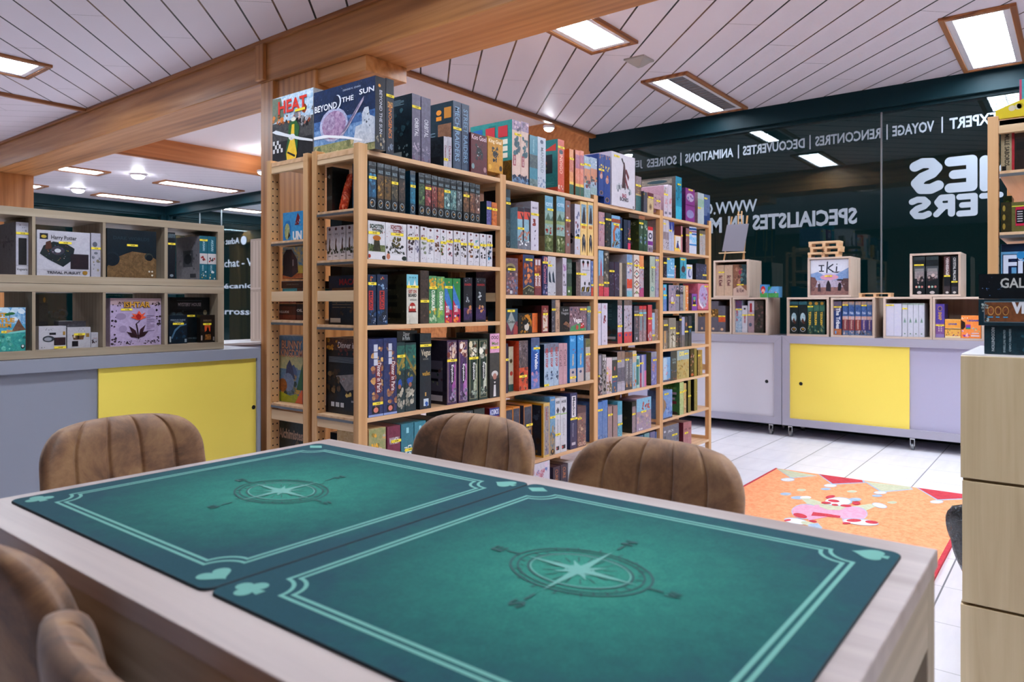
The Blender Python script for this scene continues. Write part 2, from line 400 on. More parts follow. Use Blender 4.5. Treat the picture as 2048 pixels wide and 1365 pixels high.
def mirror_text(mb, txt, px_right, px_left, ztop, zbot, bold, X):
    """vinyl words stuck on the pane, to be read from the street: they run towards +Y"""
    y0 = onX(px_right, 300, X)[0]; y1 = onX(px_left, 300, X)[0]
    vs, ps, _ = glyphs(txt, bold); b = len(mb.v)
    mb.v += [(X, y0+(y1-y0)*x, zbot+(ztop-zbot)*y) for x, y in vs]
    for p in ps: mb.f.append(tuple(b+i for i in p)); mb.c.append(('#fff', '#fff')); mb.m.append(0); mb.sm.append(False)
def window(n, x, y0, y1, along, mull, label):
    """frame + panes; along 'Y' = wall at X=x from y0 to y1, 'X' = wall at Y=x"""
    def bx(mb, a0, a1, d0, d1, z0, z1):
        if along == 'Y': mb.box(x+d0, x+d1, a0, a1, z0, z1)
        else: mb.box(a0, a1, x+d0, x+d1, z0, z1)
    mb = MB(); bx(mb, y0, y1, -.07, .08, 2.83, ZC); bx(mb, y0, y1, -.02, .08, 2.80, 2.86); bx(mb, y0, y1, -.04, .08, 0, .12)
    bx(mb, y0, y0+.09, -.05, .08, 0, ZC); bx(mb, y1-.14, y1, -.05, .08, 0, ZC)
    if along == 'Y': bx(mb, y1-.34, y1-.20, -.0, .08, 2.74, 2.83)
    root = mb.build('window_%d' % n, 'dark_frame'); struct(root, label)
    es = [y0+.09]+mull+[y1-.14]
    for a, b in zip(es, es[1:]):
        g = MB()
        if along == 'Y': g.face([(x, a+.004, .12), (x, b-.004, .12), (x, b-.004, 2.83), (x, a+.004, 2.83)])
        else: g.face([(a+.004, x, .12), (b-.004, x, .12), (b-.004, x, 2.83), (a+.004, x, 2.83)])
        g.build('pane', 'glass', root)
    for a in mull:
        g = MB()
        if along == 'Y': g.box(x-.008, x+.012, a-.006, a+.006, .12, 2.83)
        else: g.box(a-.006, a+.006, x-.008, x+.012, .12, 2.83)
        g.build('pane_joint', 'metal', root)
    return root
ym = onX(1763, 300, XW)[0]
W1 = window(1, XW, -4, 4.26, 'Y', [ym-2.6, ym], 'large dark shop window with white mirrored lettering')
g = MB(); X = XW-.006
zt, zb = 2.668, 2.577
for t, a, b in (('JEUX', 0, 0), ('SOIREES', 246, 402), ('|', 422, 428), ('ANIMATIONS', 447, 700), ('|', 724, 730), ('DECOUVERTES', 750, 1075), ('|', 1100, 1106),
                ('RENCONTRES', 1130, 1475), ('|', 1504, 1511), ('VOYAGE', 1535, 1755), ('|', 1793, 1801), ('EXPERT', 1835, 2078)):
    if t == 'JEUX': L_, R_ = 1200+128/2.6256, 1200+224/2.6256
    else: L_, R_ = 1200+a/2.6256, 1200+b/2.6256
    z1, z0 = (zt+.02, zb-.02) if t == '|' else (zt, zb)
    mirror_text(g, t, R_, L_, z1, z0, .026, X)
def zpx(y, px): return onX(px, y, XW)[1]
def cx(a): return 1200+a/2.6256
def cy(a): return 160+a/2.6256
mirror_text(g, 'WWW.GAMES', cx(825), cx(395), zpx(cy(626), cx(810)), zpx(cy(692), cx(810)), .02, X)
mirror_text(g, 'SPECIALISTES', cx(1350), cx(800), zpx(cy(670), cx(1335)), zpx(cy(757), cx(1335)), .035, X)
mirror_text(g, 'EN', cx(755), cx(672), zpx(cy(715), cx(700)), zpx(cy(800), cx(700)), .035, X)
mirror_text(g, 'M', cx(640), cx(578), zpx(cy(724), cx(610)), zpx(cy(805), cx(610)), .035, X)
STK = {'S': ([(.84, .80), (.62, .88), (.36, .86), (.2, .70), (.34, .56), (.62, .47), (.80, .32), (.66, .14), (.38, .12), (.16, .20)], .155),
       'E': ([(.84, .86), (.18, .86), (.18, .14), (.84, .14)], .14), 'E2': ([(.2, .5), (.72, .5)], .13),
       'M': ([(.13, .13), (.13, .86), (.5, .45), (.87, .86), (.87, .13)], .13), 'R': ([(.16, .14), (.16, .86), (.62, .86), (.78, .68), (.62, .48), (.3, .48)], .15), 'R2': ([(.5, .45), (.84, .14)], .14),
       'T': ([(.14, .86), (.86, .86)], .14), 'T2': ([(.5, .86), (.5, .14)], .15)}
BX = XW-.008
def bubble(k, y0, y1, z0, z1):
    pts, r = STK[k]; dz = (z1-z0)*.03; z0 += dz; z1 -= dz; ry = r*.92*(z1-z0); F2 = lambda u, v: (y0+(y1-y0)*u, z0+(z1-z0)*v)
    P = [F2(*p) for p in pts]
    global BX
    for a, b in zip(P, P[1:]):
        BX -= .00012; X = BX
        d = Vector((b[0]-a[0], b[1]-a[1])).normalized(); n_ = Vector((-d.y, d.x))*ry
        g.face([(X, a[0]+n_.x, a[1]+n_.y), (X, a[0]-n_.x, a[1]-n_.y), (X, b[0]-n_.x, b[1]-n_.y), (X, b[0]+n_.x, b[1]+n_.y)])
    for p in P: BX -= .00012; X = BX; g.face([(X, p[0]+ry*math.cos(6.2832*i/20), p[1]+ry*math.sin(6.2832*i/20)) for i in range(20)])
for t, r, l, a, b, ref in (('S', 1805, 1628, 408, 603, 1717), ('E', 1985, 1812, 393, 598, 1890), ('M', 2200, 1996, 380, 590, 2090),
                           ('S', 1745, 1622, 612, 735, 1680), ('R', 1866, 1750, 600, 726, 1800), ('E', 1987, 1872, 592, 722, 1930), ('T', 2120, 1992, 588, 712, 2050)):
    for k_ in (t, t+'2'):
        if k_ in STK: bubble(k_, onX(cx(r), 300, XW)[0], onX(cx(l), 300, XW)[0], zpx(cy(b), cx(ref)), zpx(cy(a), cx(ref)))
g.build('lettering', 'vinyl', W1, label='white mirrored vinyl lettering')
W2 = window(2, XW, 9.2, YF, 'Y', [onX(443, 450, XW)[0], 12.6], 'dark window run in the far room')
g = MB()
def plain_text(txt, pl, pr, pt, pb, bold, mir=False):
    y0 = onX(pl, 500, XW)[0]; y1 = onX(pr, 500, XW)[0]; z1 = zpx(pt, (pl+pr)/2); z0 = zpx(pb, (pl+pr)/2)
    if mir: y0, y1 = y1, y0
    vs, ps, _ = glyphs(txt, bold); b = len(g.v); g.v.extend([(X, y0+(y1-y0)*x, z0+(z1-z0)*y) for x, y in vs])
    for p in ps: g.f.append(tuple(b+i for i in p)); g.c.append(('#fff', '#fff')); g.m.append(0); g.sm.append(False)
plain_text('Achat et', 440, 479, 477, 489, .02, True)
plain_text('Achat - Vente', 437, 540, 517, 533, .01); plain_text('Mécanique', 432, 530, 567, 580, .02); plain_text('Carrosserie', 424, 540, 617, 630, .02)
plain_text('Car', 96, 137, 618, 636, .03, True)
yy, zz = onX(488, 481, XW); g.face([(X, yy+.085*math.cos(i/3), zz+.075*math.sin(i/3)) for i in range(19)])
yy, zz = onX(155, 627, XW); g.face([(X, yy+.12*math.cos(i/3), zz+.12*math.sin(i/3)) for i in range(19)])
g.build('lettering', 'vinyl', W2, label='white lettering on the far window')
W3 = window(3, YF, -6, XW, 'X', [-3.5, -1, 1.5, 4.2], 'dark window at the end of the far room')

# ------------------------------------------------------------------ ceiling lights
def troffer(x0, x1, y0, y1, label, lit=(1, 1), z=ZC, group=None):
    r = empty('ceiling_light', ((x0+x1)/2, (y0+y1)/2, z-.012), label, 'ceiling light', group or 'wood framed fluorescent ceiling lights')
    f = MB(); wd = .035
    for a in ((x0, x1, y0, y0+wd), (x0, x1, y1-wd, y1), (x0, x0+wd, y0+wd, y1-wd), (x1-wd, x1, y0+wd, y1-wd)): f.box(*a, z-.022, z)
    f.build('frame', 'trimX', r, bevel=.003)
    b = MB(); wh = .04; a0, a1, b0, b1 = x0+wd, x1-wd, y0+wd, y1-wd
    for a in ((a0, a1, b0, b0+wh), (a0, a1, b1-wh, b1), (a0, a0+wh, b0+wh, b1-wh), (a1-wh, a1, b0+wh, b1-wh)): b.box(*a, z-.012, z)
    b.build('housing', 'white_gloss', r)
    ym_ = (y0+y1)/2
    for i, on in enumerate(lit):
        p0, p1 = (b0+wh, ym_) if i == 0 else (ym_, b1-wh)
        d = MB(); d.box(a0+wh, a1-wh, p0+.002, p1-.002, z-.006, z-.001)
        d.build('diffuser', 'lamp' if on else 'louver', r)
    lv = MB(); n = int((x1-x0)/.075)
    for i in range(1, n): xx = a0+wh+(a1-a0-2*wh)*i/n; lv.box(xx-.0012, xx+.0012, b0+wh, b1-wh, z-.012, z-.006)
    lv.box(a0+wh, a1-wh, ym_-.002, ym_+.002, z-.013, z-.006)
    lv.build('louver', 'louver', r)
    return r
troffer(5.40, 6.75, 2.45, 2.865, 'wood framed ceiling light with one tube lit and one dark, above the window cubes', (0, 1))
troffer(3.46, 4.57, 2.44, 2.83, 'wood framed ceiling light just right of the big beam')
troffer(5.41, 6.76, .30, .72, 'brightest wood framed ceiling light at the upper right corner')
troffer(.90, 2.24, 6.27, 6.78, 'wood framed louvred ceiling light at the far left edge')
troffer(3.27, 4.56, 10.7, 11.12, 'small wood framed far light nearest the big beam')
troffer(5.34, 6.66, 10.75, 11.15, 'long wood framed far light beside the wooden fascia')
troffer(5.30, 6.66, 12.85, 13.25, 'long wood framed far light above the row of cubes')
troffer(3.2, 4.50, 12.75, 13.2, 'small wood framed far light beside the left column')
for xx, yy in ((.9, 2.5), (.9, .3), (3.46, .3), (5.41, -2.0), (3.46, -2.0), (.9, -2.0), (.9, 10.7)):
    troffer(xx, xx+(1.1 if xx == 3.46 else 1.34), yy, yy+.42, 'wood framed fluorescent ceiling light outside the picture')
troffer(3.45, 4.5, 7.2, 7.6, 'wood framed light inside the raised ceiling, hidden behind the beam', z=ZC+.25)
troffer(5.5, 6.7, 7.2, 7.6, 'added unseen light inside the raised ceiling, hidden behind the shelves', z=ZC+.25)  # added lamp that brightens the recess, no such fixture is visible
def spot(x, y, z, rad, label, name='ceiling_spotlight'):
    r = empty(name, (x, y, z), label, 'spotlight', 'round ceiling spotlights')
    MB().lathe([(rad*1.15, .0), (rad*1.2, -.02), (rad, -.03)], (x, y, z)).build('rim', 'white_gloss', r)
    MB().lathe([(rad, -.022), (rad*.8, -.035-rad*.2), (rad*.4, -.04-rad*.32), (.001, -.042-rad*.35)], (x, y, z)).build('bulb', 'bulb', r)
spot(4.88, 10.6, ZC, .09, 'glowing round ceiling spotlight in the middle of the far room')
spot(4.9, 12.7, ZC, .09, 'glowing round ceiling spotlight nearest the far left column')
x_, y_ = onZ(1101, 250, 2.97)
spot(x_, y_+.02, 2.965, .05, 'small bright spotlight on the wooden strip above the game shelves')
x_, y_ = onZ(523, 341, 2.97)
spot(x_, y_, ZC-.03, .05, 'small bright spotlight left of the wooden column')
# detector
x_, y_ = onZ(1278, 127, 2.97)
r = empty('motion_detector', (x_, y_, ZC-.06), 'small white pyramid shaped detector on the plank ceiling', 'detector')
MB().box(x_-.085, x_+.085, y_-.085, y_+.085, ZC-.014, ZC).build('base_plate', 'off_white', r, bevel=.003)
mb = MB(); q = [(x_+a*.07, y_+b*.07, ZC-.014) for a, b in ((-1, -1), (1, -1), (1, 1), (-1, 1))]; t = [(x_+a*.018, y_+b*.018, ZC-.058) for a, b in ((-1, -1), (1, -1), (1, 1), (-1, 1))]
mb.mesh(q+t, [(0, 1, 5, 4), (1, 2, 6, 5), (2, 3, 7, 6), (3, 0, 4, 7), (4, 5, 6, 7)], sm=False); mb.build('cover', 'off_white', r)
# ------------------------------------------------------------------ table, mats
TX0, TX1, TY0, TY1, TZ = .455, 1.355, .180, 1.742, .75
t = empty('gaming_table', ((TX0+TX1)/2, (TY0+TY1)/2, 0), 'long pale wood laminate table carrying two green felt game mats', 'table')
MB().box(TX0, TX1, TY0, TY1, TZ-.03, TZ).build('tabletop', 'tableY', t, bevel=.0025)
ap = MB(); e = .004
ap.box(TX0+e, TX0+e+.025, TY0+.07, TY1-.07, TZ-.135, TZ-.03); ap.box(TX1-e-.025, TX1-e, TY0+.07, TY1-.07, TZ-.135, TZ-.03)
ap.box(TX0+.07, TX1-.07, TY0+e, TY0+e+.025, TZ-.135, TZ-.03, m=1); ap.box(TX0+.07, TX1-.07, TY1-e-.025, TY1-e, TZ-.135, TZ-.03, m=1)
ap.build('apron', ['ashY', 'ashX'], t)
for a in (0, 1):
    for b in (0, 1):
        xa = TX0+e if a == 0 else TX1-e-.066; ya = TY0+e if b == 0 else TY1-e-.066
        MB().box(xa, xa+.066, ya, ya+.066, 0, TZ-.03).build('leg', 'ashZ', t, bevel=.002)
yb = onX(15, 1075, TX0)[0]
MB().box(TX0+e-.0015, TX0+e, yb-.004, yb+.004, TZ-.085, TZ-.06).build('slot', 'black', t)

def felt():
    m, N, L, b = newmat('felt_print')
    tc = N.new('ShaderNodeTexCoord'); sp = N.new('ShaderNodeSeparateXYZ'); L.new(tc.outputs['Object'], sp.inputs[0])
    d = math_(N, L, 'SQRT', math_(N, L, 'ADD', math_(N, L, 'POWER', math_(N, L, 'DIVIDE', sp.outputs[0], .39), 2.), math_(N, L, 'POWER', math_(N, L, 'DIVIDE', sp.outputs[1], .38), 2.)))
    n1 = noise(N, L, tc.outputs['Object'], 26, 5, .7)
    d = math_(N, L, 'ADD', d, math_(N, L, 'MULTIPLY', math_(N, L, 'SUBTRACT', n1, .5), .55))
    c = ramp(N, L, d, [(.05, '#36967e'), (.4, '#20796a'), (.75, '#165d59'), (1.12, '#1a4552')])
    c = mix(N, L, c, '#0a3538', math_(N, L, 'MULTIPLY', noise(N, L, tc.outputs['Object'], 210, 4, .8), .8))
    L.new(c, b.inputs['Base Color']); b.inputs['Roughness'].default_value = .85
    b.inputs['Specular IOR Level'].default_value = .22
    bump(N, L, b, noise(N, L, tc.outputs['Object'], 700, 2), .25, .001)
    return m
MAT['felt'] = felt()
MAT['felt_line'] = plain('felt_print_light', '#5c958a', .8)
MAT['felt_dark'] = plain('felt_print_dark', '#0b4543', .8)
MAT['rubber'] = plain('rubber', '#10262e', .7)
def suit(kind, s):
    c = lambda x, y, r: [(x+r*math.cos(6.2832*i/20), y+r*math.sin(6.2832*i/20)) for i in range(20)]
    if kind == 'diamond': return [[(-s*.75, 0), (0, -s), (s*.75, 0), (0, s)]]
    if kind == 'club': return [c(0, s*.5, s*.48), c(-s*.5, -s*.15, s*.48), c(s*.5, -s*.15, s*.48), [(-s*.12, 0), (-s*.3, -s), (s*.3, -s), (s*.12, 0)]]
    h = []
    for i in range(40):
        a = 6.2832*i/40; h.append((s*.062*16*math.sin(a)**3, s*.062*(13*math.cos(a)-5*math.cos(2*a)-2*math.cos(3*a)-math.cos(4*a))))
    if kind == 'heart': return [h]
    return [[(x, -y) for x, y in h], [(-s*.08, -s*.1), (-s*.3, -s*1.05), (s*.3, -s*1.05), (s*.08, -s*.1)]]
def playmat(x0, x1, y0, y1, label):
    cx_, cy_ = (x0+x1)/2, (y0+y1)/2; z0 = TZ+.0004; z1 = TZ+.0042; r = .018; hx, hy = (x1-x0)/2, (y1-y0)/2
    def rr(hx, hy, r, n=8):
        return [(sx*(hx-r)+r*math.cos(a0+math.pi/2*i/n), sy*(hy-r)+r*math.sin(a0+math.pi/2*i/n)) for sx, sy, a0 in ((1, 1, 0), (-1, 1, math.pi/2), (-1, -1, math.pi), (1, -1, 1.5*math.pi)) for i in range(n+1)]
    o1 = rr(hx, hy, r); o2 = rr(hx-.0012, hy-.0012, r); n = len(o1)
    mb = MB()
    vs = [(cx_+x, cy_+y, z0) for x, y in o1]+[(cx_+x, cy_+y, z1-.001) for x, y in o1]+[(cx_+x, cy_+y, z1) for x, y in o2]
    mb.mesh(vs, [(i, (i+1) % n, n+(i+1) % n, n+i) for i in range(n)]+[(n+i, n+(i+1) % n, 2*n+(i+1) % n, 2*n+i) for i in range(n)], m=1)
    mb.mesh([vs[2*n+i] for i in range(n)], [tuple(range(n))], m=0, sm=False)
    mb.mesh([vs[i] for i in range(n)], [tuple(range(n))[::-1]], m=1, sm=False)
    z = z1+.0003
    def strip(pts, w, m, closed=False):
        P = [Vector(p) for p in pts]; N_ = len(P); L_, R_ = [], []
        for i in range(N_):
            a = P[(i-1) % N_] if (closed or i) else P[i]; b = P[(i+1) % N_] if (closed or i < N_-1) else P[i]
            d1 = (P[i]-a).normalized() if (P[i]-a).length else (b-P[i]).normalized(); d2 = (b-P[i]).normalized() if (b-P[i]).length else d1
            nn = Vector((-(d1+d2).y, (d1+d2).x)); nn.normalize(); cs = max(.5, nn.dot(Vector((-d1.y, d1.x))))
            L_.append(P[i]+nn*w/2/cs); R_.append(P[i]-nn*w/2/cs)
        vs = [(cx_+p.x, cy_+p.y, z) for p in L_+R_]
        rng = range(N_ if closed else N_-1)
        mb.mesh(vs, [(N_+i, N_+(i+1) % N_, (i+1) % N_, i) for i in rng], m=m, sm=False)
    def border(ins, r):                      # rectangle with scooped corners
        a, b = hx-ins, hy-ins; pts = []
        for sx, sy, st in ((1, 1, 0), (-1, 1, 1), (-1, -1, 2), (1, -1, 3)):
            c = (sx*a, sy*b); arc = []
            for i in range(9):
                th = {0: -math.pi/2, 1: 0, 2: math.pi/2, 3: math.pi}[st]-math.pi/2*i/8
                arc.append((c[0]+r*math.cos(th), c[1]+r*math.sin(th)))
            # order so that the outline runs counter-clockwise
            pts += arc
        return pts
    strip(border(.052, .042), .0062, 2, True); strip(border(.064, .042), .0062, 2, True)
    z += .0002
    for sx, sy, kd in ((1, 1, 'diamond'), (-1, 1, 'club'), (-1, -1, 'heart'), (1, -1, 'spade')):
        for poly in suit(kd, .026):
            z += .00004; mb.face([(cx_+sx*(hx-.040)+x, cy_+sy*(hy-.040)+y, z) for x, y in poly], m=2)
    # compass rose
    ring = lambda R: [(.75*R*math.cos(6.2832*i/48), R*math.sin(6.2832*i/48)) for i in range(48)]
    for R, w_, m in ((.112, .004, 3), (.100, .003, 3), (.083, .0035, 3), (.079, .002, 2), (.022, .003, 2)): strip(ring(R), w_, m, True)
    for i in range(32):
        a = 6.2832*i/32; r0, r1 = .086, .091+(.006 if i % 2 else 0)
        if i % 8: strip([(r0*math.cos(a), r0*math.sin(a)), (r1*math.cos(a), r1*math.sin(a))], .003, 3)
    for i in range(16):
        a = 6.2832*(i+.5)/16; strip([(.035*math.cos(a), .035*math.sin(a)), (.055*math.cos(a), .055*math.sin(a))], .002, 3)
    z += .0003
    for i in range(8):
        a = math.pi/4*i; R = .098 if i % 2 == 0 else .042; w_ = .011 if i % 2 == 0 else .009
        a += 0.0
        for s_, m in ((1, 2), (-1, 2)):
            q = [(0, 0), (R*math.cos(a), R*math.sin(a)), (w_*math.cos(a+s_*math.pi/4), w_*math.sin(a+s_*math.pi/4))]
            if s_ > 0 or True: mb.face([(cx_+x, cy_+y, z) for x, y in (q if s_ < 0 else q)], m=m)
        z += .00003
        if i % 2 == 0: strip([((.112+j*.012)*math.cos(a), (.112+j*.012)*math.sin(a)) for j in range(3)], .004, 3)
    for j in range(4):
        a = math.pi/2*j; R = .152
        vs_, ps_, _ = glyphs('NESW'[j], .02); b = len(mb.v)
        mb.v += [(cx_+R*math.cos(a)+(x-.5)*.022, cy_+R*math.sin(a)+(y-.5)*.022, z) for x, y in vs_]
        for p in ps_: mb.f.append(tuple(b+i for i in p)); mb.c.append(('#fff', '#fff')); mb.m.append(3); mb.sm.append(False)
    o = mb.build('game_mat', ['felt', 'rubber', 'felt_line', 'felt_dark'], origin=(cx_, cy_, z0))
    return tag(o, label, 'game mat')
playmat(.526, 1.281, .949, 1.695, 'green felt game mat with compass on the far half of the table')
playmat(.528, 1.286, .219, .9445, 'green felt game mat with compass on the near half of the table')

# ------------------------------------------------------------------ chairs
def leather():
    m, N, L, b = newmat('tan_suede')
    tc = N.new('ShaderNodeTexCoord'); oi = N.new('ShaderNodeObjectInfo')
    ad = N.new('ShaderNodeVectorMath'); ad.operation = 'ADD'; L.new(tc.outputs['Object'], ad.inputs[0])
    L.new(oi.outputs['Random'], ad.inputs[1])
    v = ad.outputs[0]
    f = noise(N, L, v, 7.5, 6, .68, .4)
    c = ramp(N, L, f, [(.34, '#4a3220'), (.47, '#755034'), (.6, '#916a45'), (.75, '#a88258')])
    L.new(c, b.inputs['Base Color']); b.inputs['Roughness'].default_value = .58; b.inputs['Sheen Weight'].default_value = .15
    bump(N, L, b, noise(N, L, v, 160, 3), .15, .002)
    return m
MAT['leather'] = leather(); MAT['thread'] = plain('thread', '#b59c7d', .7)
SEAM = [-.61, -.2, .2, .61]
SS = sorted(set([round(-1+i/14, 4) for i in range(29)]+[round(-1+.4*(i/6)**2*.5, 4) for i in range(7)]+[round(1-.4*(i/6)**2*.5, 4) for i in range(7)]+[round(q+d, 4) for q in SEAM for d in (-.05, -.032, -.018, -.008, 0, .008, .018, .032, .05)]))
def back_grid(flat=0.0):
    """barrel curved back: returns function (s,v,side) -> point; s across -1..1, v up 0..1"""
    def outline(v):
        hw = .224 - .010*v
        rr = .26                                    # fraction of the height taken by the round corners
        if v > 1-rr: q = (v-(1-rr))/rr; hw -= .088*(1-math.sqrt(max(0, 1-q*q*.985)))
        return hw
    def P(s, v, th):
        hw = outline(v); x = s*hw
        z = .44 + .393*v - .012*abs(s)**3*max(0, v-.6)*2
        y = -.215 - .075*v + .55*x*x*1.6                # reclines, wraps forward at the sides
        return x, y+th, z
    return P
def chair(name_loc, rz, label, group='tan suede chairs around the table'):
    x, y = name_loc
    r = empty('upholstered_chair', (x, y, 0), label, 'chair', group, rz, local=True)
    P = back_grid(); nx, nz = len(SS)-1, 24
    mb = MB(); vs = []; fs = []
    def tprof(s, v):
        e = min(1, (1-abs(s))/.13); f = min(1, (1-v)/.14, (v+.02)/.1); k_ = math.sqrt(max(0, 1-(1-e)**2))*math.sqrt(max(0, 1-(1-f)**2))
        return k_
    for side in (0, 1):
        for j in range(nz+1):
            v = j/nz; v = 1-(1-v)**1.25
            for i in range(nx+1):
                s = SS[i]
                k_ = tprof(s, v)
                if side == 0:
                    dmin = min(abs(s-q) for q in SEAM); grv = (-.0062*math.exp(-(dmin/.020)**2)+.004*min(1, dmin/.16))*min(1, v*4)
                    th = .026*k_ + grv*min(1, k_*1.2)
                else: th = -.024*k_
                vs.append(P(s, v, th))
    n1 = (nx+1)*(nz+1); I = lambda sd, i, j: sd*n1+j*(nx+1)+i
    for j in range(nz):
        for i in range(nx):
            fs.append((I(0, i, j), I(0, i, j+1), I(0, i+1, j+1), I(0, i+1, j)))
            fs.append((I(1, i, j), I(1, i+1, j), I(1, i+1, j+1), I(1, i, j+1)))
    for i in range(nx): fs.append((I(0, i, nz), I(1, i, nz), I(1, i+1, nz), I(0, i+1, nz))); fs.append((I(0, i+1, 0), I(1, i+1, 0), I(1, i, 0), I(0, i, 0)))
    for j in range(nz): fs.append((I(0, 0, j), I(1, 0, j), I(1, 0, j+1), I(0, 0, j+1))); fs.append((I(0, nx, j+1), I(1, nx, j+1), I(1, nx, j), I(0, nx, j)))
    mb.mesh(vs, fs)
    bk = mb.build('backrest', 'leather', r)
    for s0 in (-.86, .86):                      # stitches along the side edges
        st = MB()
        for j in range(4, 60):
            v = j/66
            a = P(s0, v, .026*tprof(s0, v)+.0012); b_ = P(s0, v+.007, .026*tprof(s0, v+.007)+.0012)
            st.obox(a, b_, .0016, .0016)
        st.build('stitching', 'thread', bk)
    # seat cushion
    sb = MB(); vs = []; n = 36; prof = ((0, 1.0, .50), (.35, 1, .502), (.75, 1, .498), (.93, 1, .488), (1, 1, .465), (.97, 1, .44), (.85, 1, .425), (0.0, 1, .425))
    for rad, _, z in prof:
        for i in range(n):
            a = 6.2832*i/n; c_, s_ = math.cos(a), math.sin(a); ex = .55
            vs.append((.235*rad*math.copysign(abs(c_)**ex, c_), .02+.225*rad*math.copysign(abs(s_)**ex, s_), z))
    sb.mesh(vs, [(j*n+(i+1) % n, j*n+i, (j+1)*n+i, (j+1)*n+(i+1) % n) for j in range(len(prof)-1) for i in range(n)])
    sb.build('seat', 'leather', r)
    fr = MB().box(-.15, .15, -.15, .19, .405, .43); fr.obox((-.16, -.17, .42), (-.17, -.27, .56), .03, .012); fr.obox((.16, -.17, .42), (.17, -.27, .56), .03, .012)
    fr.build('seat_frame', 'black', r)
    for sx in (-1, 1):
        for sy in (-1, 1):
            MB().cyl((sx*.14, .02+sy*.14, .41), (sx*.21, .02+sy*.21, 0), .013, .009).build('leg', 'black', r)
    return r
chair((1.53-.24, 1.335), math.pi/2, 'tan suede chair at the far long side, backed by the shelves')
chair((1.50-.24, .765), math.pi/2, 'tan suede chair beside the orange rug at the far long side')
chair((.925, 2.08-.24), math.pi, 'tan suede chair at the head of the table before the yellow door')
chair((.345+.27, 1.245), -math.pi/2, 'tan suede chair cut by the left edge of the photo')
chair((.29+.27, .68), -math.pi/2-.12, 'tan suede chair in the lower left corner, nearest to the viewer')

# ------------------------------------------------------------------ rug
def rugm(c1, c2, n):
    m, N, L, b = newmat(n); v = mapped(N, L, (1, 1, 1), src='World')
    c = ramp(N, L, noise(N, L, v, 45, 4, .7), [(.35, c1), (.6, c2)]); L.new(c, b.inputs['Base Color']); b.inputs['Roughness'].default_value = .95
    bump(N, L, b, noise(N, L, v, 300, 2), .5, .004); return m
for k_, a, b in (('orange', '#ee8e5c', '#f6a878'), ('red', '#b82c3c', '#cc3c4a'), ('green', '#b9bb9a', '#c7c8ab'), ('pink', '#d293ae', '#dfa6bd'), ('cream', '#d6d3d3', '#e2e0e0'), ('blue', '#97abc4', '#a9bccf')):
    MAT['rug_'+k_] = rugm(a, b, 'rug_'+k_)
RX0, RX1, RY0, RY1 = 3.35, 5.06, .47, 1.645
NM = ['orange', 'red', 'green', 'pink', 'cream', 'blue']
mb = MB().box(RX0, RX1, RY0, RY1, .0005, .012)
for a in ((RX0, RX1, RY0-.001, RY0+.018), (RX0, RX1, RY1-.012, RY1+.001), (RX0-.001, RX0+.014, RY0, RY1)): mb.box(*a, .0004, .0135, m=1)
def rz(px, py): x, y = onZ(1460+px/4.096, 920+py/4.096, .013); return min(max(x, RX0), RX1), min(max(y, RY0), RY1)
lay = [.0125]
def rp(pts, m, smooth=0):
    lay[0] += .00004; q = [rz(*p) for p in pts]; mb.face([(x, y, lay[0]) for x, y in q], m=NM.index(m))
def re(px, py, rx, ry, m, rot=0):
    a0 = math.radians(rot)
    rp([(px+rx*math.cos(t)*math.cos(a0)-ry*math.sin(t)*math.sin(a0), py+rx*math.cos(t)*math.sin(a0)+ry*math.sin(t)*math.cos(a0)) for t in [6.2832*i/20 for i in range(20)]], m)
rp([(385, 60), (500, 152), (715, 132)], 'blue'); rp([(392, 60), (500, 146), (705, 130)], 'green')
rp([(730, 110), (838, 204), (1110, 190), (1110, 160)], 'blue'); rp([(740, 110), (842, 196), (1090, 185), (1090, 160)], 'red')
rp([(1100, 180), (1240, 268), (1500, 245), (1500, 200)], 'blue'); rp([(1115, 180), (1242, 260), (1490, 241), (1490, 200)], 'green')
rp([(1530, 220), (1700, 335), (1900, 325), (1990, 300), (1990, 260)], 'blue'); rp([(1545, 220), (1702, 326), (1900, 317), (1990, 290), (1990, 260)], 'red')
for a in ((473, 163, 58, 15), (822, 212, 54, 14), (1230, 270, 54, 13), (1693, 345, 56, 14)): re(*a, 'blue'); re(a[0], a[1], a[2]-6, a[3]-3, 'cream')
for a, m in (((456, 281, 46, 12), 'blue'), ((585, 249, 38, 10), 'green'), ((785, 240, 42, 10), 'blue'), ((1000, 261, 42, 10), 'green'), ((1205, 296, 44, 10), 'blue'), ((1328, 351, 42, 11), 'green')): re(*a, m)
# a plain juggling clown made of rounded patches
re(560, 312, 62, 14, 'blue'); re(620, 310, 46, 12, 'cream'); rp([(580, 318), (650, 318), (745, 345), (740, 378), (640, 370)], 'green')
re(1225, 376, 64, 20, 'blue', 12); re(1225, 376, 56, 16, 'cream', 12); rp([(995, 385), (1150, 362), (1195, 385), (1110, 420), (990, 440)], 'green')
re(620, 425, 118, 62, 'blue'); re(620, 425, 112, 57, 'pink'); re(1010, 445, 118, 62, 'blue'); re(1010, 445, 112, 57, 'pink')
rp([(700, 370), (1000, 385), (1010, 450), (900, 480), (820, 465), (640, 500), (650, 410)], 'pink'); rp([(740, 360), (960, 388), (905, 415), (800, 412), (730, 385)], 'green')
re(575, 460, 58, 18, 'red', 12); rp([(680, 430), (800, 445), (905, 462), (900, 478), (790, 468), (665, 460)], 'red')
re(540, 505, 98, 26, 'blue', 8); re(540, 507, 90, 22, 'cream', 8); re(472, 497, 28, 8, 'red', -5); re(640, 525, 60, 16, 'green', 10); re(680, 506, 32, 9, 'red', 6)
rp([(640, 530), (720, 520), (758, 560), (740, 575), (640, 555)], 'blue'); rp([(915, 490), (945, 480), (980, 520), (935, 525)], 'pink')
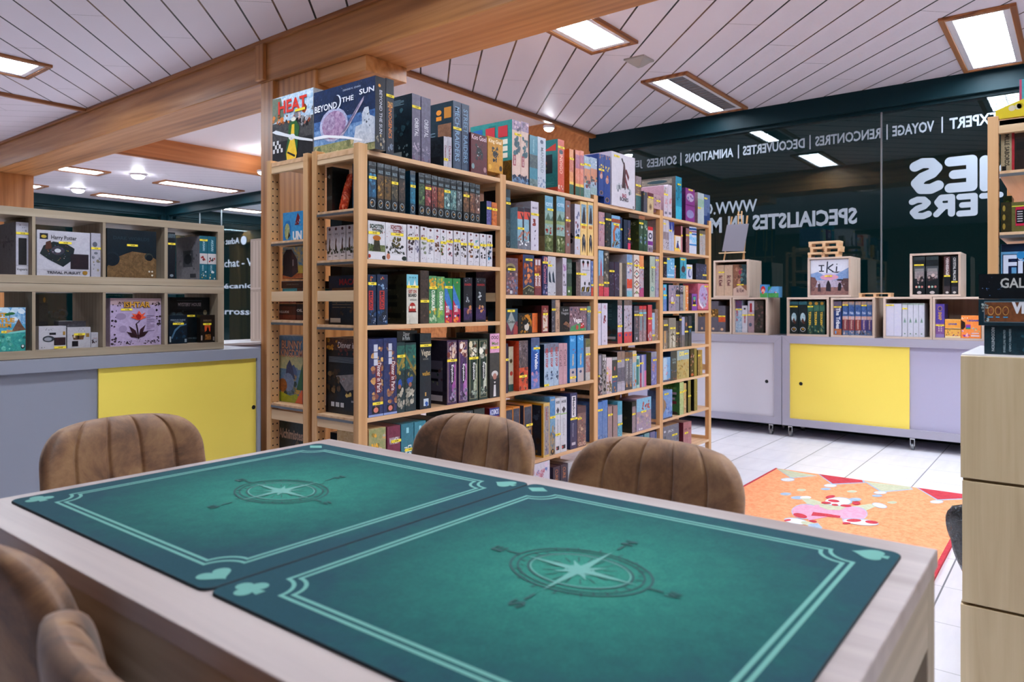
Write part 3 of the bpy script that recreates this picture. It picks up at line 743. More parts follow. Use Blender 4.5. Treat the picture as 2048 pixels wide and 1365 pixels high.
re(1070, 512, 150, 26, 'blue', 6); re(1070, 514, 142, 22, 'cream', 6); re(1015, 500, 62, 13, 'red'); re(955, 522, 34, 8, 'red'); re(1160, 514, 54, 13, 'red', 6)
re(890, 345, 112, 36, 'blue'); re(885, 345, 104, 32, 'cream'); re(822, 306, 40, 12, 'red', -8); re(850, 340, 48, 11, 'red', 6); re(1025, 328, 52, 14, 'blue'); re(1035, 358, 34, 14, 'red')
for a in ((790, 356, 40, 9), (860, 373, 28, 8), (950, 380, 46, 10)): re(*a, 'red', 4)
tag(mb.build('rug', ['rug_'+q for q in NM]), 'orange childrens rug with a juggling clown lying on the tiles', 'rug')
# ------------------------------------------------------------------ pine shelf rows
YA = 2.25                                       # front plane of the near row
PX = []                                         # (x0, x1) of each upright
for a, b in ((717, 735), (1001, 1012), (1187.5, 1196), (1318.5, 1326), (1415, 1422.5)): PX.append((onY(a, 600, YA)[0], onY(b, 600, YA)[0]))
PX = [(b-.046, b) for a, b in PX]
def zy(px, py): return onY(px, py, YA)[1]
ZS = [[zy(760, 304.7), zy(737, 417.6), zy(736, 518.3), zy(737, 651.4), zy(737, 837), .345, .11],
      [zy(1013, 360.7), zy(1013, 495.8), zy(1013, 590.2), zy(1013, 670.8), zy(1012, 787.6), zy(1052, 926.7), .10],
      [zy(1197.6, 405.4), zy(1197.6, 492.2), zy(1197.5, 593.2), zy(1197.4, 691.7), zy(1197, 792.2), zy(1315, 852.7), .10],
      [zy(1327.7, 432.4), zy(1327.7, 500), zy(1327.7, 555.5), zy(1326.6, 623), zy(1326.6, 699), zy(1326.6, 765.6), zy(1326.6, 840.4), .10]]
ZT = 1.79
def frame(parent, x0, x1, y0, y1, zt=ZT, rails=(1.752, 1.18, .655, .10), rx=-1):
    """one upright ladder: two posts with peg holes and the cross rails on its outer face"""
    for i, (a, b) in enumerate(((y0, y0+.031), (y1-.031, y1))):
        p = MB().box(x0, x1, a, b, .0, zt).build('post', 'pineZ', parent, bevel=.0015)
        h = MB(); yy = a-.0006 if i else b+.0006
        for r_ in range(2, int(zt/.032)-1):
            for xx in (x0+.012, x1-.012):
                if i and xx < x0+.03 or xx > x0+.03 or True:
                    h.face([(xx+.0038*math.cos(t), yy, r_*.032+.0038*math.sin(t)) for t in [6.2832*q/8 for q in range(8)]])
        h.build('peg_holes', 'hole', p)
    xr = (x0+.004, x0+.022)
    for z in rails: MB().box(xr[0], xr[1], y0+.031, y1-.031, z-.022, z+.022).build('rail', 'pineY', parent, bevel=.001)
def shelf_row(y0, y1, label, post_x, zs, cross):
    r = empty('shelf_unit', (post_x[0][0], (y0+y1)/2, 0), label, 'shelf unit')
    for i, (a, b) in enumerate(post_x):
        frame(r, a, b, y0, y1)
    for (a, b), zz in zip(zip([p[1] for p in post_x], [p[0] for p in post_x[1:]]), zs):
        for z in zz:
            xa = post_x[0][0]+.003 if a == post_x[0][1] else a-.0225
            xb_ = post_x[-1][1]-.002 if b == post_x[-1][0] else b+.0225
            o = MB().box(xa, xb_, y0+.033, y1-.033, z-.018, z)
            o.box(a, b, y0+.001, y0+.033, z-.018, z); o.box(a, b, y1-.033, y1-.001, z-.018, z)
            s = o.build('shelf_board', 'pineX', r)
            if a == post_x[0][1] and z < 1.7: MB().box(xa-.003, xa-.0005, y0+.034, y1-.034, z-.020, z-.010).build('edge_strip', 'metal', s)
    return r
SU1 = shelf_row(YA, YA+.30, 'near long pine shelf unit of four bays full of board games', PX, ZS, False)
YB = YA+.33
# the row behind stops one bay earlier, so that the cabinets show through the last bay
PXB = PX[:4]
ZB2 = [1.778, 1.425, 1.075, .705, .30]
SU2 = shelf_row(YB, YB+.30, 'rear pine shelf unit standing back to back behind the near one', PXB, [ZB2]*3, False)

# ------------------------------------------------------------------ near-right pine shelf
XR = 2.97
ZR = [1.775, 1.601, 1.392, 1.13, .75, .35]
r = empty('shelf_unit', (XR+.3, .09, 0), 'pine shelf unit at the right edge behind the oak cube cabinet', 'shelf unit')
YR1 = onX(1975, 400, XR)[0]; YR0 = YR1-.31
for xx in (XR, XR+.86):
    frame(r, xx, xx+.046, YR0, YR1, rails=(1.752, .655))
for z in ZR:
    s = MB().box(XR+.004, XR+.90, YR0+.034, YR1-.034, z-.018, z).build('shelf_board', 'pineX', r)
    if z < 1.7: MB().box(XR+.001, XR+.004, YR0+.034, YR1-.034, z-.020, z-.010).build('edge_strip', 'metal', s)

# ------------------------------------------------------------------ grey sliding-door cabinets
def caster(x, y, r):
    c = MB().box(x-.018, x+.018, y-.016, y-.012, .03, .085).box(x-.018, x+.018, y+.012, y+.016, .03, .085).box(x-.022, x+.022, y-.018, y+.018, .082, .09)
    o = c.build('caster', 'chrome', r)
    MB().cyl((x, y-.010, .026), (x, y+.010, .026), .026, n=20).build('wheel', 'metal', o)
def cabinet_x(x, y0, y1, depth, zb, zt, doors, label, holes):
    """front looks along -X"""
    r = empty('sliding_door_cabinet', (x+depth/2, (y0+y1)/2, 0), label, 'cabinet')
    fw = .062
    b = MB().box(x+.05, x+depth, y0, y0+.02, zb, zt).box(x+.05, x+depth, y1-.02, y1, zb, zt).box(x+.05, x+depth, y0+.02, y1-.02, zt-.02, zt).box(x+.05, x+depth, y0+.02, y1-.02, zb, zb+.02).box(x+depth-.01, x+depth, y0+.02, y1-.02, zb+.02, zt-.02)
    b.build('carcass', 'grey_lac', r)
    f = MB().box(x, x+.05, y0, y1, zt-fw, zt).box(x, x+.05, y0, y1, zb, zb+fw).box(x, x+.05, y0, y0+fw, zb+fw, zt-fw).box(x, x+.05, y1-fw, y1, zb+fw, zt-fw)
    for yy, sy in ((y0, 1), (y1, -1)):          # mitre joints
        f.obox((x-.0003, yy+sy*.004, zt-.004), (x-.0003, yy+sy*(fw-.004), zt-fw+.004), .001, .002, m=1)
    f.build('face_frame', ['grey_lac', 'grey_lac2'], r)
    for i, (a, c, mt) in enumerate(doors):
        off = .018 if i % 2 == 0 else .034
        d = MB().box(x+off, x+off+.012, a, c, zb+fw-.01, zt-fw+.01).build('sliding_door', mt, r)
        if holes[i] is not None:
            hx = x+off-.0008; cy_ = holes[i]; cz = (zb+zt)/2-.02
            MB().face([(hx, cy_+.017*math.cos(t), cz+.017*math.sin(t)) for t in [6.2832*q/24 for q in range(24)]]).__class__
            m_ = MB(); m_.lathe([(.0001, -.0), (.015, -.0)], (hx, cy_, cz), axis=0, m=0); m_.lathe([(.015, -.0012), (.018, -.0012), (.018, 0)], (hx, cy_, cz), axis=0, m=1)
            m_.build('finger_hole', ['black', mt], d)
    n = 2
    for yy in (y0+.10, y1-.06): caster(x+.05, yy, r)
    if y1-y0 > 2: caster(x+.05, onZ(1828, 898, .0)[1], r)
    for yy in (y0+.10, y1-.06): caster(x+depth-.06, yy, r)
    return r
XC = 6.37; yg = onX(1563.5, 760, XC)[0]; ZC0, ZC1 = .10, .868
yd = onX(1818, 780, XC)[0]; yl = onX(1580, 760, XC)[0]
cabinet_x(XC, yg+.003, yg+1.95, .46, ZC0, ZC1, [(yg+.06, yg+1.05, 'door_white'), (yg+1.0, yg+1.9, 'door_grey')], 'grey cabinet with a white sliding door seen beyond the game shelves', [yg+.06+.075, None])
cabinet_x(XC, yg-2.1, yg-.003, .46, ZC0, ZC1, [(yd, yl+.01, 'door_yellow'), (yg-2.0, yd+.03, 'door_grey')], 'grey wheeled cabinet with pale yellow sliding door under the lettered window', [yl-.085, None])
# left one, front looks along -Y
YL = 3.98; XL1 = onY(521, 800, YL)[0]; XLd = onY(200, 735, YL)[0]; zt, zb, fw = .875, .06, .062
r = empty('sliding_door_cabinet', (XL1-1.1, YL+.28, 0), 'grey cabinet with bright yellow sliding door left of the column', 'cabinet')
b = MB().box(XL1-2.2, XL1-2.18, YL+.05, YL+.56, zb, zt).box(XL1-.02, XL1, YL+.05, YL+.56, zb, zt).box(XL1-2.18, XL1-.02, YL+.05, YL+.56, zt-.02, zt).box(XL1-2.18, XL1-.02, YL+.05, YL+.56, zb, zb+.02).box(XL1-2.18, XL1-.02, YL+.55, YL+.56, zb+.02, zt-.02)
b.build('carcass', 'grey_lac2', r)
MB().box(XL1-2.2, XL1, YL, YL+.05, zt-fw, zt).box(XL1-2.2, XL1, YL, YL+.05, zb, zb+fw).box(XL1-.022, XL1, YL, YL+.05, zb+fw, zt-fw).box(XL1-2.2, XL1-2.2+fw, YL, YL+.05, zb+fw, zt-fw).build('face_frame', 'grey_lac2', r)
d = MB().box(XLd, XL1-.02, YL+.016, YL+.028, zb+fw-.01, zt-fw+.01).build('sliding_door', 'door_yellow', r)
hx, hz = onY(507, 815, YL+.016); m_ = MB(); m_.lathe([(.0001, 0), (.013, 0)], (hx, YL+.0152, hz), axis=1); m_.lathe([(.013, -.001), (.016, -.001), (.016, .001)], (hx, YL+.0152, hz), axis=1, m=1)
m_.build('finger_hole', ['black', 'door_yellow'], d)
MB().box(XL1-2.14, XLd+.02, YL+.032, YL+.044, zb+fw-.01, zt-fw+.01).build('sliding_door', 'grey_lac2', r)
for xx in (XL1-2.1, XL1-.1):
    for yy in (YL+.08, YL+.5):
        o = MB().box(xx-.016, xx+.016, yy-.018, yy+.018, .03, .06).build('caster', 'chrome', r); MB().cyl((xx-.01, yy, .022), (xx+.01, yy, .022), .022, n=16).build('wheel', 'metal', o)
# cabinet behind it
r = empty('sliding_door_cabinet', (2.3, YL+.82, 0), 'grey cabinet standing back to back behind the yellow door cabinet', 'cabinet')
MB().box(1.2, 3.38, YL+.60, YL+1.02, .06, .86).build('carcass', 'grey_lac', r, bevel=.002)
MB().box(1.19, 3.39, YL+.59, YL+1.03, .86, .875).build('cabinet_top', 'white_gloss', r)
for xx in (1.3, 3.28):
    for yy in (YL+.68, YL+.94): MB().cyl((xx-.01, yy, .03), (xx+.01, yy, .03), .03, n=16).build('wheel', 'metal', r)

# ------------------------------------------------------------------ cube shelves
def cubes_y(name, label, xs, y, d, z0, z1, mats=('ashX', 'ashZ'), to=.040, td=None, side=.040, group=None):
    """open-backed row of compartments, front along -Y; xs = outer x0, divider intervals..., outer x1"""
    r = empty(name, ((xs[0]+xs[-1])/2, y+d/2, z0), label, 'cube shelf', group)
    MB().box(xs[0], xs[-1], y, y+d, z1-to, z1).build('top_panel', mats[0], r, bevel=.001)
    MB().box(xs[0], xs[-1], y, y+d, z0, z0+to).build('bottom_panel', mats[0], r, bevel=.001)
    MB().box(xs[0], xs[0]+side, y, y+d, z0+to, z1-to).build('side_panel', mats[1], r, bevel=.001)
    MB().box(xs[-1]-side, xs[-1], y, y+d, z0+to, z1-to).build('side_panel', mats[1], r, bevel=.001)
    for a, b in td or []: MB().box(a, b, y+.002, y+d-.002, z0+to, z1-to).build('divider', mats[1], r, bevel=.001)
    return r
YK = 4.05; ZK0, ZKm, ZK1 = .877, 1.247, 1.617
xk1 = onY(448, 600, YK)[0]
dv = [(onY(a, 600, YK)[0], onY(b, 600, YK)[0]) for a, b in ((64.5, 71.5), (206, 212), (329.5, 336))]
KD = .39
cubes_y('cube_shelf', 'lower grey oak cube shelf on the yellow door cabinet', [dv[0][0]-.35, xk1], YK, KD, ZK0, ZKm, td=dv)
cubes_y('cube_shelf', 'upper grey oak cube shelf stacked on another one at left', [dv[0][0]-.35, xk1], YK, KD, ZKm+.002, ZK1, td=dv)
for i, (a, b) in enumerate(((ZK0-.002, ZKm), (ZKm+.001, ZK1))):
    cubes_y('cube_shelf', ('lower' if i == 0 else 'upper')+' pale cube box beside the wooden column', [2.99, 3.36], YL+.615, .16, a, b, ('birchY', 'birchZ'), .016, side=.016)

def cube_x(px0, px1, pyt, pyb, X, d, label, zfix=None, td=()):
    """single pale wooden cube, open front looks along -X"""
    yA = onX(px0, 600, X)[0]; yB_ = onX(px1, 600, X)[0]; pm = (px0+px1)/2
    zt = onX(pm, pyt, X)[1]; zb = onX(pm, pyb, X)[1] if zfix is None else zfix
    y0, y1 = yB_, yA; t = .016
    r = empty('display_cube', (X+d/2, (y0+y1)/2, zb), label, 'display cube', 'pale wooden display cubes on the grey cabinets')
    MB().box(X, X+d, y0, y1, zt-t, zt).build('top_panel', 'birchY', r, bevel=.001)
    MB().box(X, X+d, y0, y1, zb, zb+t).build('bottom_panel', 'birchY', r, bevel=.001)
    for a in (y0, y1-t): MB().box(X, X+d, a, a+t, zb+t, zt-t).build('side_panel', 'birchZ', r, bevel=.001)
    MB().box(X+d-.008, X+d-.002, y0+t, y1-t, zb+t, zt-t).build('back_panel', 'black' if 0 else 'birchZ', r)
    for px in td:
        q = onX(px, 600, X)[0]; MB().box(X+.001, X+d-.01, q-.016, q+.016, zb+t, zt-t).build('divider', 'birchZ', r)
    return y0+t, y1-t, zb+t, zt-t, X, d
A7 = lambda x, y=0: (1380+x/4.55, 400+y/4.55)
A8 = lambda x, y=0: (1640+x/5.25, 460+y/5.25)
XD = 6.42
def cubeA(fn, x0, x1, yt, yb, label, **k):
    return cube_x(fn(x0)[0], fn(x1)[0], fn(0, yt)[1], fn(0, yb)[1], XD, .34, label, **k)
zc = ZC1+.001
CU = {}
CU[1] = cubeA(A7, 45, 378, 890, 1222, 'pale cube partly behind the pine shelf end, holding dark grey boxes', zfix=zc)
CU[2] = cubeA(A7, 386, 705, 890, 1230, 'pale cube under the green and blue box, its side lit', zfix=zc)
z2 = CU[2][3]+.0175
CU[3] = cubeA(A7, 213, 532, 548, 890, 'pale upper cube carrying the small easel', zfix=z2)
CU[4] = cubeA(A7, 880, 1262, 888, 1250, 'pale cube holding two dark boxes and three green ones', zfix=zc)
CU[5] = cubeA(A8, 112, 572, 712, 1140, 'pale cube holding six purple and blue spines', zfix=zc)
CU[6] = cubeA(A7, 1070, 1462, 520, 885, 'pale upper cube framing the market street box', zfix=CU[4][3]+.0175)
CU[7] = cubeA(A8, 664, 1178, 705, 1155, 'pale cube full of white boxes', zfix=zc)
CU[8] = cubeA(A8, 1182, 1722, 705, 1170, 'pale cube holding one purple and two orange boxes', zfix=zc)
CU[9] = cubeA(A8, 942, 1478, 242, 700, 'pale upper cube standing on the cubes at right', zfix=CU[7][3]+.0175)

# easel with a small slate
X = XD+.10; z0 = CU[3][3]+.0165
def pz(px, py, xx=None):
    y, z = onX(*A7(px, py), X if xx is None else xx); return y, z
r = empty('tabletop_easel', (X, pz(395, 540)[0], z0), 'small wooden easel standing on the leftmost upper cube', 'easel')
f = MB()
for a, b in ((pz(312, 540), pz(368, 150)), (pz(488, 540), pz(508, 140))):
    MB().obox((X-.012, a[0], z0+.003), (X+.04, b[0], b[1]), .012, .010).build('leg', 'pineZ', r)
for a in (pz(425, 100), pz(455, 98)):
    f.obox((X+.035, a[0]+.0, z0+.13), (X+.045, a[0], a[1]), .010, .009)
f.build('top_slats', 'pineZ', r)
a = pz(458, 540); MB().obox((X+.10, a[0], z0+.003), (X+.035, a[0], pz(440, 180)[1]), .010, .010).build('rear_leg', 'pineZ', r)
a, b = pz(278, 485), pz(514, 480); MB().box(X-.045, X-.019, b[0], a[0], a[1]-.008, a[1]+.002).build('ledge', 'pineY', r, bevel=.001)
MB().obox((X+.042, pz(415, 130)[0], pz(415, 130)[1]), (X+.042, pz(460, 130)[0], pz(460, 130)[1]), .008, .008).build('crosspiece', 'pineY', r)
mb = MB(); q = [pz(305, 470), pz(502, 470), pz(530, 215), pz(332, 225)]
xs = (-.036, -.036, .012, .012)
vs = [(X+xx, y, z) for (y, z), xx in zip(q, xs)]+[(X+xx+.005, y, z) for (y, z), xx in zip(q, xs)]
zmin = a[1]
mb.mesh(vs, [(0, 1, 2, 3), (7, 6, 5, 4), (0, 4, 5, 1), (1, 5, 6, 2), (2, 6, 7, 3), (3, 7, 4, 0)], sm=False)
sl = mb.build('slate', 'slate'); tag(sl, 'small blank grey slate board resting on the tabletop easel', 'slate')
# mini pallets
def pallet(yc, x, z, L_, label, rot=0, grp='miniature wooden pallets'):
    r = empty('miniature_pallet', (x, yc, z), label, 'miniature pallet', grp, rot, local=True)
    t = .008; D = .11
    for i in range(5): xx = -D/2+D*i/4; MB().box(xx-.009, xx+.009, -L_/2, L_/2, .030, .038).build('slat', 'pineY', r)
    for yy in (-L_/2+.012, 0, L_/2-.012):
        MB().box(-D/2-.008, D/2+.008, yy-.010, yy+.010, .008, .0298).build('block', 'pineX', r)
    for xx in (-D/2, 0, D/2): MB().box(xx-.009, xx+.009, -L_/2, L_/2, 0, .0078).build('bottom_slat', 'pineY', r)
    return r
zz = CU[6][3]+.0165; yc = onX(*A7(1235, 450), XD+.1)[0]
Lp = abs(onX(*A7(1095), XD+.1)[0]-onX(*A7(1375), XD+.1)[0])
def pallet2(yc, z, label): 
    r = empty('miniature_pallet', (XD+.10, yc, z), label, 'miniature pallet', 'miniature wooden pallets stacked on an upper cube', 0, local=True)
    h = (onX(*A7(1230, 378), XD+.1)[1]-zz)/3-.001
    for i in range(4): xx = -.05+.1*i/3; MB().box(xx-.011, xx+.011, -Lp/2, Lp/2, h*.62, h).build('slat', 'pineY', r)
    for yy in (-Lp/2+.014, 0, Lp/2-.014): MB().box(-.061, .061, yy-.012, yy+.012, 0, h*.62-.0002).build('block', 'pineX', r)
    return h
h = pallet2(yc+.006, zz, 'lowest miniature pallet on the cube with the market street box')
pallet2(yc-.012, zz+h+.0005, 'middle miniature pallet of the small stack')
pallet2(yc, zz+2*(h+.0005), 'topmost miniature pallet of the small stack')
mb = MB()
for i in range(26):
    a = i*.9; mb.cyl((XD+.03+.002*math.cos(a*2), yc+.012*math.sin(a), zz+h*(.35+i*.06)), (XD+.03+.002*math.sin(a), yc+.012*math.sin(a+.9), zz+h*(.35+(i+1)*.06)), .0016, n=5)
mb.build('string_bow', 'trimX', None, label='rough string tied round the pallet stack', category='string')
pallet(onX(*A8(583), XD+.06)[0], XD+.09, zc+onX(*A8(583, 712), XD)[1]-zc, abs(onX(*A8(412), XD)[0]-onX(*A8(752), XD)[0]), 'single miniature pallet bridging the gap between two cubes', grp='miniature pallet bridging two cubes')

# ------------------------------------------------------------------ oak cube cabinet at right, three stacked boxes
XO = 2.38; yo = onX(1921, 900, XO)[0]; 
zo = [0.0, .312, .660, 1.010]
yoff = [.000, -.006, .003]
for i in range(3):
    z0, z1 = zo[i]+.001, zo[i+1]-.003
    y1 = yo-(.0, .004, 0)[i]; 
    r = empty('storage_cube', (XO+.27, y1-.4, z0), ('bottom oak storage cube of the stack at the right edge', 'middle oak storage cube of the stack at the right edge', 'top oak storage cube of the right stack, carrying game boxes')[i], 'storage cube', 'oak storage cubes stacked at the right')
    MB().box(XO+.016, XO+.52, y1-.80, y1, z0, z1-.014).build('carcass', 'oakZ', r, bevel=.001)
    MB().box(XO, XO+.015, y1-.80, y1, z0, z1-.004).build('front_panel', 'oakZ', r, bevel=.0015)
    MB().box(XO+.016, XO+.52, y1-.80, y1, z1-.0138, z1).build('top_panel', 'white_gloss' if i == 2 else 'oakZ', r)  # white on the uppermost panel stands in for light reflected off it

# ------------------------------------------------------------------ plastic-wrapped bundle behind the oak cubes
def wrap():
    m, N, L, b = newmat('wrapped_black'); v = mapped(N, L, (1, 1, 1))
    f = noise(N, L, v, 22, 4, .6, 2.5); c = ramp(N, L, f, [(.45, '#0a0f14'), (.6, '#2a3038'), (.7, '#8d949c')])
    L.new(c, b.inputs['Base Color']); b.inputs['Roughness'].default_value = .12; b.inputs['Coat Weight'].default_value = .8
    bump(N, L, b, f, 1., .02); return m
MAT['wrapped'] = wrap()
xb, yb_ = 2.936, .283
mb = MB(); prof = []
rnd = random.Random(4)
vs = []; n = 28; hs = 26
for j in range(hs+1):
    h = j/hs; z = .46*h
    R = .012+.055*math.sin(min(1, max(0, (h-.38)/.5))*1.45)**1.2 if h > .38 else .014
    if h > .9: R *= math.sqrt(max(0.0, 1-((h-.9)/.1)**2))*.95+.02
    for i in range(n):
        a = 6.2832*i/n; rr = R*(1+.10*math.sin(5*a+9*h)+.06*math.sin(9*a-14*h))
        vs.append((xb+min(rr, .026)*math.cos(a), yb_+(.012*h)+rr*1.05*math.sin(a), z))
mb.mesh(vs, [(j*n+i, j*n+(i+1) % n, (j+1)*n+(i+1) % n, (j+1)*n+i) for j in range(hs) for i in range(n)])
tag(mb.build('wrapped_bundle', 'wrapped'), 'black bundle wrapped in clear plastic peeking out behind the oak cubes', 'bundle')

# parked car outside, seen through the far window
r = empty('parked_car', (11.2, 15.6, -.06), 'white parked car outside the far window', 'car')
cx0, cy0 = 10.3, 13.4
body = [(0, .25), (0, .75), (.25, .95), (.95, 1.02), (1.35, 1.42), (2.6, 1.46), (3.5, 1.0), (4.1, .85), (4.2, .3)]
mb = MB(); L1 = [(cx0, cy0+a, b-.06) for a, b in body]; L2 = [(cx0+1.7, cy0+a, b-.06) for a, b in body]; nn = len(body)
mb.mesh(L1+L2, [tuple(range(nn)), tuple(range(nn, 2*nn))[::-1]]+[(i, nn+i, nn+(i+1) % nn, (i+1) % nn) for i in range(nn)], sm=False)
mb.build('body', 'white_gloss', r, bevel=.04)
MB().box(cx0+.02, cx0+.35, cy0-.03, cy0+.02, .62, .82).build('tail_light', plain('tail_red', '#8d1f22', .3), r)
MB().box(cx0-.01, cx0+.0, cy0+1.3, cy0+2.6, 1.02, 1.32).build('side_window', 'black', r)
for a in (.8, 3.3): MB().cyl((cx0-.02, cy0+a, .26), (cx0+.2, cy0+a, .26), .32, n=24).build('wheel', 'black', r)
# ------------------------------------------------------------------ the games on the pine shelves
def zz_(o, s): return lambda x, y=0: (o[0]+x/s, o[1]+y/s)
Z1 = zz_((520, 130), 4.014); Z2 = zz_((760, 150), 4.1367); Z3 = zz_((1000, 220), 4.55); Z4 = zz_((1180, 280), 4.265)
Z6 = zz_((720, 420), 5.248); Z8 = zz_((720, 640), 4.873); Y1 = zz_((1000, 500), 6.205); Y2 = zz_((1000, 380), 8.533)
Y4 = zz_((1000, 700), 5.248); W2 = zz_((1300, 400), 8.53); W3 = zz_((1300, 540), 8.53); W4 = zz_((1300, 680), 6.207)
W5 = zz_((1190, 590), 9.747); W6 = zz_((1190, 690), 7.187)
ORD = ['first', 'second', 'third', 'fourth', 'fifth', 'sixth', 'seventh', 'eighth', 'ninth', 'tenth', 'eleventh', 'twelfth', 'thirteenth', 'fourteenth', 'fifteenth', 'sixteenth', 'seventeenth', 'eighteenth']
SH = ['top board', 'second shelf', 'third shelf', 'fourth shelf', 'fifth shelf', 'sixth shelf', 'seventh shelf', 'lowest shelf']
BAY = ['nearest bay', 'second bay', 'third bay', 'farthest bay']
def row(bay, sh, Z, items, n0=0):
    z = ZS[bay][sh]+.0006; n = 0
    lim = PX[bay][1]+.002 if sh else -9
    prev = lim; pvd = 99 if sh else 0
    for it in items:
        x0, x1, yt, desc, base = it[:5]; k = it[5] if len(it) > 5 else {}
        b1, b2 = (base.split('/')+[base])[:2] if '/' in base else (base, base)
        Y = YA+k.get('dy', .004); d = k.get('d', .235)
        Xa = onY(*Z(x0), Y)[0]; Xb = onY(*Z(x1), Y)[0]; zt = onY(*Z(x0, yt), Y)[1]
        if sh: zt = min(zt, ZS[bay][sh-1]-.022)
        Xb = min(Xb, PX[bay+1][0]-.002) if sh else Xb
        if Xa < prev+.0008 and Y < pvd: Xa = prev+.0008
        if not k.get('over'): prev = Xb; pvd = Y+d
        if not sh and Y < YA+.031 and any(Xa < p[1] and Xb > p[0] for p in PX): z = ZT+.0006
        elif not sh: z = ZS[max(0, min(3, sum(1 for p in PX[1:4] if (Xa+Xb)/2 > p[0])))][0]+.0006
        zb = z if 'zb' not in k else onY(*Z(x0, k['zb']), Y)[1]
        W, T = Xb-Xa, zt-zb; wide = W/T > .42
        ops = []
        for q in k.get('bands', '').split():                 # v0,v1,c1[,c2]
            q = q.split(','); ops.append(('b', float(q[0]), float(q[1]))+tuple(q[2:]))
        if 'art' in k:
            v0, v1, cs = k['art']; cs_ = cs
            ops.append(('n', 16 if not wide else 34, .08, v0, .92, v1, .035 if not wide else .06, cs_))
        ops += k.get('ops', [])
        if 'T' in k:
            t = k['T']; v0, v1, c = t[1], t[2], t[3]; u0, u1 = (t[4], t[5]) if len(t) > 4 else (.28, .74)
            ops.append(('T', t[0], u0, v0, u1, v1, c))
        if 't' in k:
            t = k['t']; ops.append(('t', t[0], t[4] if len(t) > 4 else .1, t[1], t[5] if len(t) > 5 else .9, t[2], t[3]))
        if not wide and not k.get('nologo'): ops.append(('e', .5, .055, .26, .26*W/T, k.get('logo', b2), ))
        side = k.get('side'); sidec = k.get('sc')
        st = None
        if k.get('st') is not None: zs_ = onY(*Z((x0+x1)/2, k['st']), Y)[1]; st = min(max((zs_-zb)/T, .03), .97)
        n += 1
        lab = '%s, %s on %s, %s' % (desc, ORD[n-1+n0], SH[sh], BAY[bay])
        game('game_box', lab, 'board game', 'board games on the %s of the %s' % (SH[sh], BAY[bay]), Xa, Xb, Y, Y+d, zb, zt, b1, b2, 'Y', ops, side, sidec, st, k.get('top'), k.get('sw', (0, 1)), k.get('sd'))
def lines(n, u0, u1, v0, v1, c):        # small print
    return [('r', u0, v0+(v1-v0)*i/n, u1-(.08 if i % 3 == 1 else 0), v0+(v1-v0)*(i+.4)/n, c) for i in range(n)]
# --- nearest bay
row(0, 0, Z1, [
 (926, 1008, 84, 'black spined space box', '#131c2b/#1a2434', dict(d=.396, T=('BEYOND THE SUN', .22, .82, '#c9ccd6', .38, .66), ops=[('e', .4, .88, .12, .022, '#e0a040'), ('n', 14, .1, .04, .9, .2, .03, '#8a7a62 #5a6a80 #c9b48a')], dy=-.035, nologo=1,
   sc='#1f3350', sd='#2d4870', side=[('b', 0, .42, '#5b86b8', '#9fbcdc'), ('b', 0, .2, '#7d8a5e', '#b9b48a'), ('b', .42, .55, '#33588c', '#6a92c4'),
   ('n', 26, .0, .02, 1, .2, .05, '#8d8a66 #b5ad84 #6b7a58 #d0c49a'), ('e', .34, .46, .235, .24, '#cdd6ea', '#a8a4c4'), ('e', .345, .455, .20, .205, '#94709a', '#cdb4cc'), ('e', .27, .50, .10, .12, '#c9b9cf', '#8a6a94'),
   ('p', [(.42, .24), (.50, .34), (.62, .50), (.76, .68), (.83, .76), (.82, .70), (.72, .56), (.60, .40), (.49, .27)], '#d8d0da', '#a596b0'), ('p', [(.46, .30), (.56, .42), (.68, .57), (.79, .71), (.74, .62), (.64, .48), (.54, .34)], '#8f8098', '#6f6f90'),
   ('p', [(.66, .1), (.70, .36), (.80, .38), (.80, .52), (.84, .60), (.90, .60), (.92, .48), (1, .44), (1, .1)], '#dfe3ea', '#b9c2cf'), ('n', 8, .78, .3, .95, .55, .02, '#7a8694 #56606e'),
   ('p', [(0, .30), (.25, .29), (.55, .22), (.8, .14), (.8, .17), (.5, .27), (.2, .34), (0, .34)], '#f2f4f8'),
   ('e', .405, .775, .065, .10, '#dfe6f2'), ('e', .385, .775, .062, .096, '#1f3350'), ('t', 'BEYOND', .02, .69, .40, .785, '#f0f2f8', .02), ('t', 'THE', .48, .745, .67, .815, '#f0f2f8', .02), ('t', 'SUN', .76, .79, .99, .865, '#f0f2f8', .02),
   ('t', 'DENNIS K. CHAN', .5, .90, .78, .925, '#b9c4d6'), ('n', 30, 0, .55, 1, 1, .004, '#fff #cfd8ea')])),
 (1013, 1074, 104, 'dark spine with orange rounded lettering', '#142032/#1c2a3e', dict(d=.30, T=('DINOGENICS', .22, .66, '#d98a3a', .3, .72), st=250, ops=[('t', 'DINO', .2, .62, .85, .70, '#e0b060'), ('n', 10, .1, .03, .9, .14, .03, '#8b94a0 #5a6a80')], dy=.012, nologo=1)),
])
